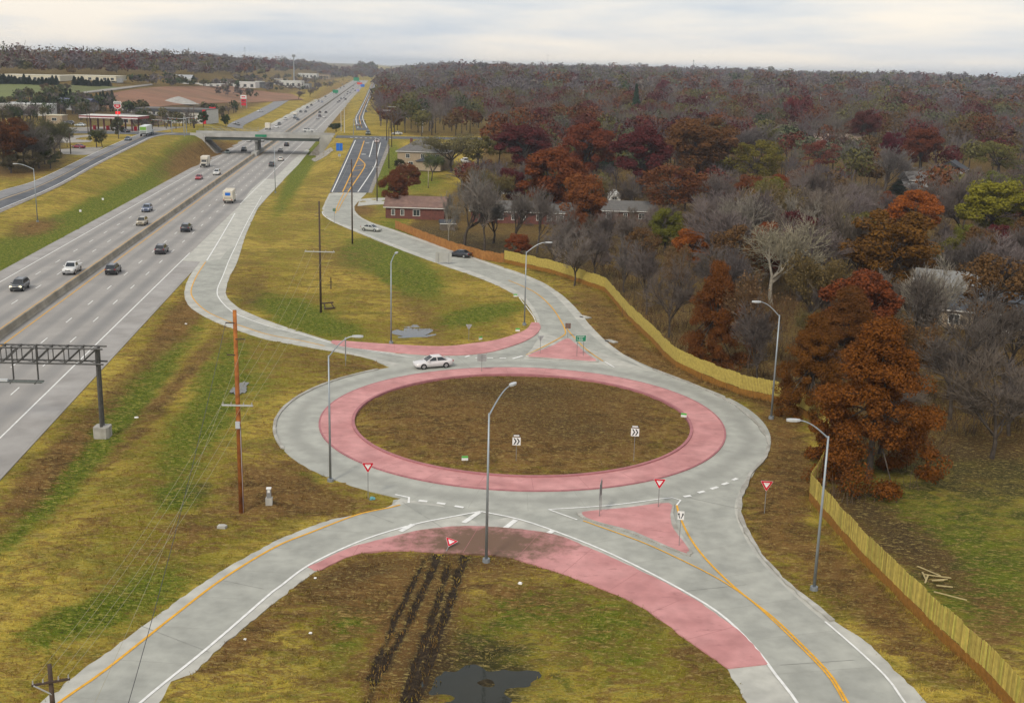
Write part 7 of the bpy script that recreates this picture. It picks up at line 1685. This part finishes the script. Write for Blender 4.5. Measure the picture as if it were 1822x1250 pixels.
def place_label(x, y, key):
    """name a crowded tree by its nearest landmarks"""
    first = None
    for a, b_, core in sorted(LMK, key=lambda m: (m[0] - x) ** 2 + (m[1] - y) ** 2)[:5]:
        dx, dy = x - a, y - b_; far_ = '' if dx * dx + dy * dy < 20 ** 2 else 'well '
        rel = far_ + (('right of' if dx > 0 else 'left of') if abs(dx) > .6 * abs(dy) else ('behind' if dy > 0 else 'before'))
        t = LAB[key] + ' in the wood ' + rel + ' the ' + core
        first = first or t
        if t not in LUSED and len(t.split()) <= 16: LUSED.add(t); return t
    return first if len(first.split()) <= 16 else LAB[key] + ' crowded in the wood behind the fence'
def pick(rnd, y):
    t = rnd.random()
    if t < .50:
        g = rnd.uniform(.85, 1.35); return 'bare', (.140 * g, .114 * g, .098 * g * rnd.uniform(.9, 1.15)), 'bare'
    if t < .66: return 'semi', (.15, .105 + .03 * rnd.random(), .05), 'semi'
    if t < .73: return 'leafy', (.09 + .03 * rnd.random(), .02, .02), 'BUR'
    if t < .81: return 'leafy', (.15 + .05 * rnd.random(), .052, .016), 'RUS'
    if t < .88: return 'thin', (.14, .075, .028), 'BRO'
    if t < .94: return 'thin', (.12 + .04 * rnd.random(), .11 + .03 * rnd.random(), .03), 'OLI'
    if t < .955: return 'leafy', (.14, .14, .02), 'YEL'
    if t < .975: return 'conifer', DGN, 'con'
    return 'pale', (.22, .195, .16), 'PAL'
HB = []
for bx, by, ty, w_, *_r in HAND:
    g0 = GT(bx, by); HB.append((bx, by, ty, w_, float(PX(g0[0], g0[1], 0)[2])))
def hides(x, y, h, w):
    """would a tree here stand in front of one of the surveyed ones?"""
    z = float(zt(x, y)); px, py, dp = (float(q) for q in PX(x, y, z + h)); hw = w / 2 * CAM_F / dp
    for bx, by, ty, bw, bd in HB:
        if dp < bd - 1 and abs(px - bx) < bw * .42 + hw * .7 and py < ty + .62 * (by - ty): return True
    return False
n_single = 300 - len(HAND) - 42
SING, REST = [], []
for x, y in cand:
    h = rt_.uniform(11, 17)
    while h > 4.5 and hides(x, y, h, h * .85): h *= .85
    if h <= 4.5: continue
    (SING if len(SING) < n_single else REST).append((x, y, h))
for x, y, h in SING:
    kind, c, key = pick(rt_, y)
    if y < 200 and key in ('BUR', 'YEL', 'con', 'OLI'): kind, c, key = 'bare', (.13, .11, .10), 'bare'
    h = h * (1 if kind != 'conifer' else .75); w = h * (rt_.uniform(.74, .98) if kind != 'conifer' else .4)
    tree(kind, np.array([x, y]), h, w, c, place_label(x, y, key), 'trees crowded in the wood: ' + key.lower().replace('bur', 'burgundy').replace('rus', 'rust').replace('bro', 'brown').replace('oli', 'olive').replace('yel', 'yellow green').replace('con', 'evergreen').replace('pal', 'pale'))
# ---- the far wood, one mass
BT = []
for sd_ in (81, 82, 83, 84):
    sg_ = bare_segs(sd_, 12, 9.2, .22 + .03 * (sd_ % 3), 4, .6, .03, 4); hi = [q for k in (0, 1, 2) for q in sg_[k]]; lo = [q for k in (3, 4) for q in sg_[k]]; random.Random(sd_).shuffle(lo); al = hi + lo[:330]
    BT.append((np.array([q[0] for q in al]), np.array([q[1] for q in al]), np.array([max(q[2], .045) for q in al])))
def far_tree_mesh(name, pts, label):
    rg = np.random.default_rng(len(pts)); Vs, Fs, Cs = [], [], []; nb_ = 0
    for (x, y, kind, c, h, w) in pts:
        d = math.hypot(x, y); n = (480 if d < 620 else 280 if d < 900 else 84 if d < 1500 else 45) if kind != 'bare' else (330 if d < 620 else 200 if d < 900 else 70 if d < 1500 else 40)
        if h < 9.6 and name == 'shrub_cover': n = n // 3
        z0 = float(zt(x, y)); a = rg.normal(size=(n, 3)); a /= np.linalg.norm(a, axis=1)[:, None]
        # a few lobes so that outlines stay uneven
        nl = 6; lob = rg.normal(size=(nl, 3)); lob /= np.linalg.norm(lob, axis=1)[:, None]; lob[:, 2] = np.abs(lob[:, 2]) * .9 - .15
        li = rg.integers(0, nl, n); P = lob[li] * .52 + a * .50 * rg.uniform(.5, 1, n)[:, None] ** .5
        P = np.stack([x + P[:, 0] * w / 2, y + P[:, 1] * w / 2, z0 + h * (.56 + .44 * P[:, 2])], -1)
        if kind == 'bare' and d < 900:
            tp = BT[rg.integers(0, len(BT))]; A, B, rr_ = tp; m_ = len(A) if d < 620 else len(A) // 2
            c_, s_ = math.cos(x * 7.1), math.sin(x * 7.1); T_ = np.array([[c_ * w / 9, -s_ * w / 9, 0], [s_ * w / 9, c_ * w / 9, 0], [0, 0, h / 12]])
            A2, B2 = A[:m_] @ T_.T + np.array([x, y, z0]), B[:m_] @ T_.T + np.array([x, y, z0]); sd = np.cross(B2 - A2, rg.normal(size=A2.shape)); sd /= np.linalg.norm(sd, axis=1)[:, None]; rw_ = (rr_[:m_] * (1 if d < 620 else 1.7))[:, None]
            V = np.stack([A2 - sd * rw_, A2 + sd * rw_, B2 + sd * rw_ * .6, B2 - sd * rw_ * .6], 1).reshape(-1, 3); F = np.arange(len(V)).reshape(-1, 4); n = m_
        elif kind == 'bare': V, F = quads(P, np.full(n, (.20 if n > 250 else .30 if n > 150 else .5 if n > 60 else .95) * min(w / 9, 1.4)), rg, asp=4.5); 
        else: V, F = quads(P, np.full(n, (.46 if n > 300 else .60 if n > 150 else 1.1 if n > 60 else 1.8) * min(w / 9, 1.35)), rg, ori=a + np.array([0, 0, .4]))
        Vs.append(V); Fs.append(F + nb_); nb_ += len(V)
        t_ = np.array(c)[None] * rg.uniform(.8, 1.2) * rg.uniform(.85, 1.15, (n, 1)); Cs.append(np.repeat(np.c_[t_, np.ones(n)], 4, 0))
        if d < 900:
            tv, tf = prisms([(np.array([x, y, z0 - .2]), np.array([x, y, z0 + h * .6]), .22, .1)], 4); Vs.append(tv); Fs.append(tf + nb_); nb_ += len(tv); Cs.append(np.tile([[.07, .06, .05, 1]], (len(tv), 1)))
    m = M('far_foliage', (.2, .2, .2), .9, .0, spec=.05)
    if 'att' not in m:
        t = m.node_tree; at = t.nodes.new('ShaderNodeVertexColor'); at.layer_name = 'tint'; t.links.new(at.outputs[0], t.nodes['Principled BSDF'].inputs['Base Color']); m['att'] = 1
    me = npmesh(name, np.concatenate(Vs), np.concatenate(Fs), m); C = np.concatenate(Cs).astype(np.float32)
    ca = me.color_attributes.new('tint', 'FLOAT_COLOR', 'POINT'); ca.data.foreach_set('color', C.ravel())
    return tag(link(name, me), label, kind='stuff')
FCOL = [('bare', (.118, .100, .106), .33), ('bare', (.135, .115, .098), .20), ('leaf', (.085, .020, .020), .09), ('leaf', (.105, .032, .022), .06), ('leaf', (.125, .046, .018), .10), ('leaf', (.10, .06, .026), .06), ('leaf', (.105, .095, .032), .11), ('leaf', (.10, .105, .06), .04), ('leaf', (.035, .055, .022), .04)]
def fpick(rnd):
    t = rnd.random()
    for k, c, p in FCOL:
        t -= p
        if t < 0: return k, c
    return FCOL[0][:2]
right_far = []
for x, y, h in REST:
    k, c = fpick(rt_); right_far.append((x, y, k, c, h, h * rt_.uniform(.85, 1.1)))
def scatter(n, d0, d1, a0, a1, test, rad):
    out = []
    for _ in range(n):
        d = math.exp(rt_.uniform(math.log(d0), math.log(d1))); a = rt_.uniform(a0, a1); x, y = d * math.sin(a), d * math.cos(a)
        if test(x, y) and try_point(x, y, rad(d)):
            k, c = fpick(rt_); h = rt_.uniform(10.5, 18) if d < 900 else (rt_.uniform(9, 20) if rt_.random() < .9 else rt_.uniform(20, 27)); out.append((x, y, k, c, h, h * rt_.uniform(.85, 1.15)))
    return out
def in_right(x, y):
    u_, v_ = x * HD[0] + y * HD[1], x * HV[0] + y * HV[1]
    if abs(u_ - 470) < 12: return False
    if any((x - a) ** 2 + (y - b_) ** 2 < 14 ** 2 or (abs(x - a) < 22 and 0 < b_ - y < 40) for a, b_ in HOUSES): return False
    px, py, _ = PX(x, y, float(zt(x, y)))
    return px > (690 if u_ < 560 else 674) and v_ > -14
def in_left(x, y):
    u_, v_ = x * HD[0] + y * HD[1], x * HV[0] + y * HV[1]
    if any((x - a) ** 2 + (y - b_) ** 2 < 24 ** 2 or (abs(x - a) < 40 and 0 < b_ - y < 60) for a, b_ in HOUSES): return False
    px, py, _ = PX(x, y, float(zt(x, y)))
    lim = 137 if px < 230 else 141 if px < 400 else 137 if px < 480 else 131
    return v_ < (-110 if u_ < 1500 else -75) and py < lim
right_far += scatter(30000, 470, 3300, -.16, .52, in_right, lambda d: 9.4 if d < 900 else 12.5 if d < 1600 else 20)
far_tree_mesh('far_wood', right_far, 'distant autumn wood in mixed grey, red and olive to the horizon')
left_far = scatter(16000, 800, 3300, -.60, -.10, in_left, lambda d: 9.0 if d < 1600 else 20)
far_tree_mesh('far_wood', left_far, 'distant autumn wood on the left hills')
mid_end = scatter(5000, 2550, 3300, -.22, -.05, lambda x, y: True, lambda d: 14)
far_tree_mesh('far_wood', mid_end, 'distant trees where the highway meets the horizon')
lb = []
for (xa, ya, xb, yb, n) in [(0, 222, 95, 208, 34), (0, 200, 100, 190, 20), (100, 202, 205, 196, 40), (140, 214, 180, 206, 10), (210, 208, 265, 204, 14), (230, 224, 350, 228, 26), (330, 212, 400, 206, 12), (395, 170, 470, 178, 14), (560, 162, 608, 148, 30), (470, 163, 560, 160, 20), (290, 152, 400, 156, 26), (400, 158, 560, 148, 50), (540, 150, 600, 136, 70), (230, 150, 330, 148, 40), (420, 146, 560, 138, 70), (0, 186, 110, 178, 24), (110, 190, 210, 186, 30), (600, 140, 625, 134, 20), (395, 212, 420, 200, 6)]:
    for k in range(n):
        t = rt_.random(); g0 = GT(xa + (xb - xa) * t + rt_.uniform(-4, 4), ya + (yb - ya) * t + rt_.uniform(-3, 3)); kk, c = rt_.choice([('bare', (.13, .11, .10)), ('bare', (.12, .10, .10)), ('leaf', (.085, .075, .035)), ('leaf', (.045, .06, .025))]); h = rt_.uniform(3.5, 9.5); lb.append((g0[0], g0[1], kk, c, h, h * .9))
far_tree_mesh('shrub_cover', lb, 'low bushes and scrub between the buildings on the left')

# ---- undergrowth below the wood and tall grass on the verges
def tufts(name, pts, hh, n_per, mat, label, colr=None, spread=.25, wid=.05, zoneattr=False):
    rg = np.random.default_rng(5); pts = np.asarray(pts); m = len(pts); Vs = []
    for k in range(n_per):
        c = pts + rg.normal(0, spread, pts.shape); z = zg(c[:, 0], c[:, 1]); h = hh * rg.uniform(.5, 1.25, m); a = rg.uniform(0, 6.28, m); lean = rg.normal(0, .35, (m, 2)) * h[:, None]
        w = wid * rg.uniform(.6, 1.4, m)
        A = np.stack([c[:, 0] - np.cos(a) * w, c[:, 1] - np.sin(a) * w, z - .05], -1); B = np.stack([c[:, 0] + np.cos(a) * w, c[:, 1] + np.sin(a) * w, z - .05], -1); T = np.stack([c[:, 0] + lean[:, 0], c[:, 1] + lean[:, 1], z + h], -1)
        Vs.append(np.stack([A, B, T], 1))
    V = np.concatenate(Vs).reshape(-1, 3); F = np.arange(len(V)).reshape(-1, 3); me = npmesh(name, V, F, mat)
    if zoneattr:
        zc = np.ones((len(V), 4), np.float32); zc[:, :3] = zones(V[:, 0], V[:, 1]); ca = me.color_attributes.new('zone', 'FLOAT_COLOR', 'POINT'); ca.data.foreach_set('color', zc.ravel())
    return tag(link(name, me), label, kind='stuff')
n0 = 9000; D = 95 + 330 * rg.random(n0) ** .8; AN = rg.uniform(-.12, .50, n0); XX, YY = D * np.sin(AN), D * np.cos(AN); PXX, PYY, _ = PX(XX, YY, zt(XX, YY))
okm = (side_of_fence(XX, YY) > 1.0) & (PXX < 1950) & ((YY < 280) | (XX * HV[0] + YY * HV[1] > 25))
for pl in CLEAR: okm &= ~inside(PXX, PYY, pl)
tufts('undergrowth', np.stack([XX, YY], -1)[okm], 1.9, 9, M('brush_twigs', (.085, .066, .05), .95, .35, .5, spec=.05, c2=(.10, .06, .03)), 'brown leafless undergrowth on the floor of the wood', spread=.7, wid=.035)
n0 = 75000; XX = rg.uniform(-75, 60, n0); YY = 52 + 150 * rg.random(n0) ** 1.3; PXX, PYY, _ = PX(XX, YY, 0 * XX); U_, V_ = XX * HD[0] + YY * HD[1], XX * HV[0] + YY * HV[1]
okm = (V_ > HWY_R + .5) & (side_of_fence(XX, YY) < -.3) & (PXX > -30) & (PXX < 1850) & (PYY < 1290) & (np.hypot(XX - RC[0], YY - RC[1]) > R_OUT + .3)
for pl in PAVED[1:] + [gs(AP_S_UP) + gs(AP_S_LO)[::-1], gs(AP_N_LO) + gs(AP_N_UP)[::-1]]: okm &= ~inside(XX, YY, pl)
okm &= ~inside(PXX, PYY, [(780, 1180), (960, 1180), (960, 1255), (780, 1255)]) & ~inside(PXX, PYY, [(695, 586), (790, 586), (790, 612), (695, 612)])
GT_M = grass_material('grass_tufts', 0)
k_ = np.stack([XX, YY], -1)[okm]
a_ = rg.uniform(0, 6.28, 6000); r_ = (R_ISL - .4) * np.sqrt(rg.random(6000)); isl = np.stack([RC[0] + r_ * np.cos(a_), RC[1] + r_ * np.sin(a_)], -1)
tufts('grass', k_, .20, 3, GT_M, 'dry grass tufts on the verges', spread=.18, wid=.04, zoneattr=True)
o = tufts('grass', isl, .13, 3, GT_M, 'brown dry grass tufts on the round island', spread=.2, wid=.05, zoneattr=True)

wf = resample(FENCE_Y, 900); wf = np.concatenate([wf + np.array([-.25, -.1]), wf + np.array([-.45, -.2])]); tufts('weeds', wf, .34, 4, GT_M, 'weeds and tall grass along the foot of the yellow fence', spread=.16, wid=.03, zoneattr=True)
# ------------------------------------------------------------------ haze
hz = MB().box((0, 5450, 33.0), (14200, 11200, 74.0)).build('haze', None)
hz.data.materials.clear()
hm = bpy.data.materials.new('haze_air'); hm.use_nodes = True; t = hm.node_tree
for n_ in list(t.nodes):
    if n_.type == 'BSDF_PRINCIPLED': t.nodes.remove(n_)
pv = t.nodes.new('ShaderNodeVolumePrincipled'); pv.inputs['Color'].default_value = (.80, .87, .97, 1); pv.inputs['Density'].default_value = .00011; pv.inputs['Anisotropy'].default_value = .1
t.links.new(pv.outputs[0], t.nodes['Material Output'].inputs['Volume']); hz.data.materials.append(hm); tag(hz, 'thin pale autumn haze over the land', kind='stuff')
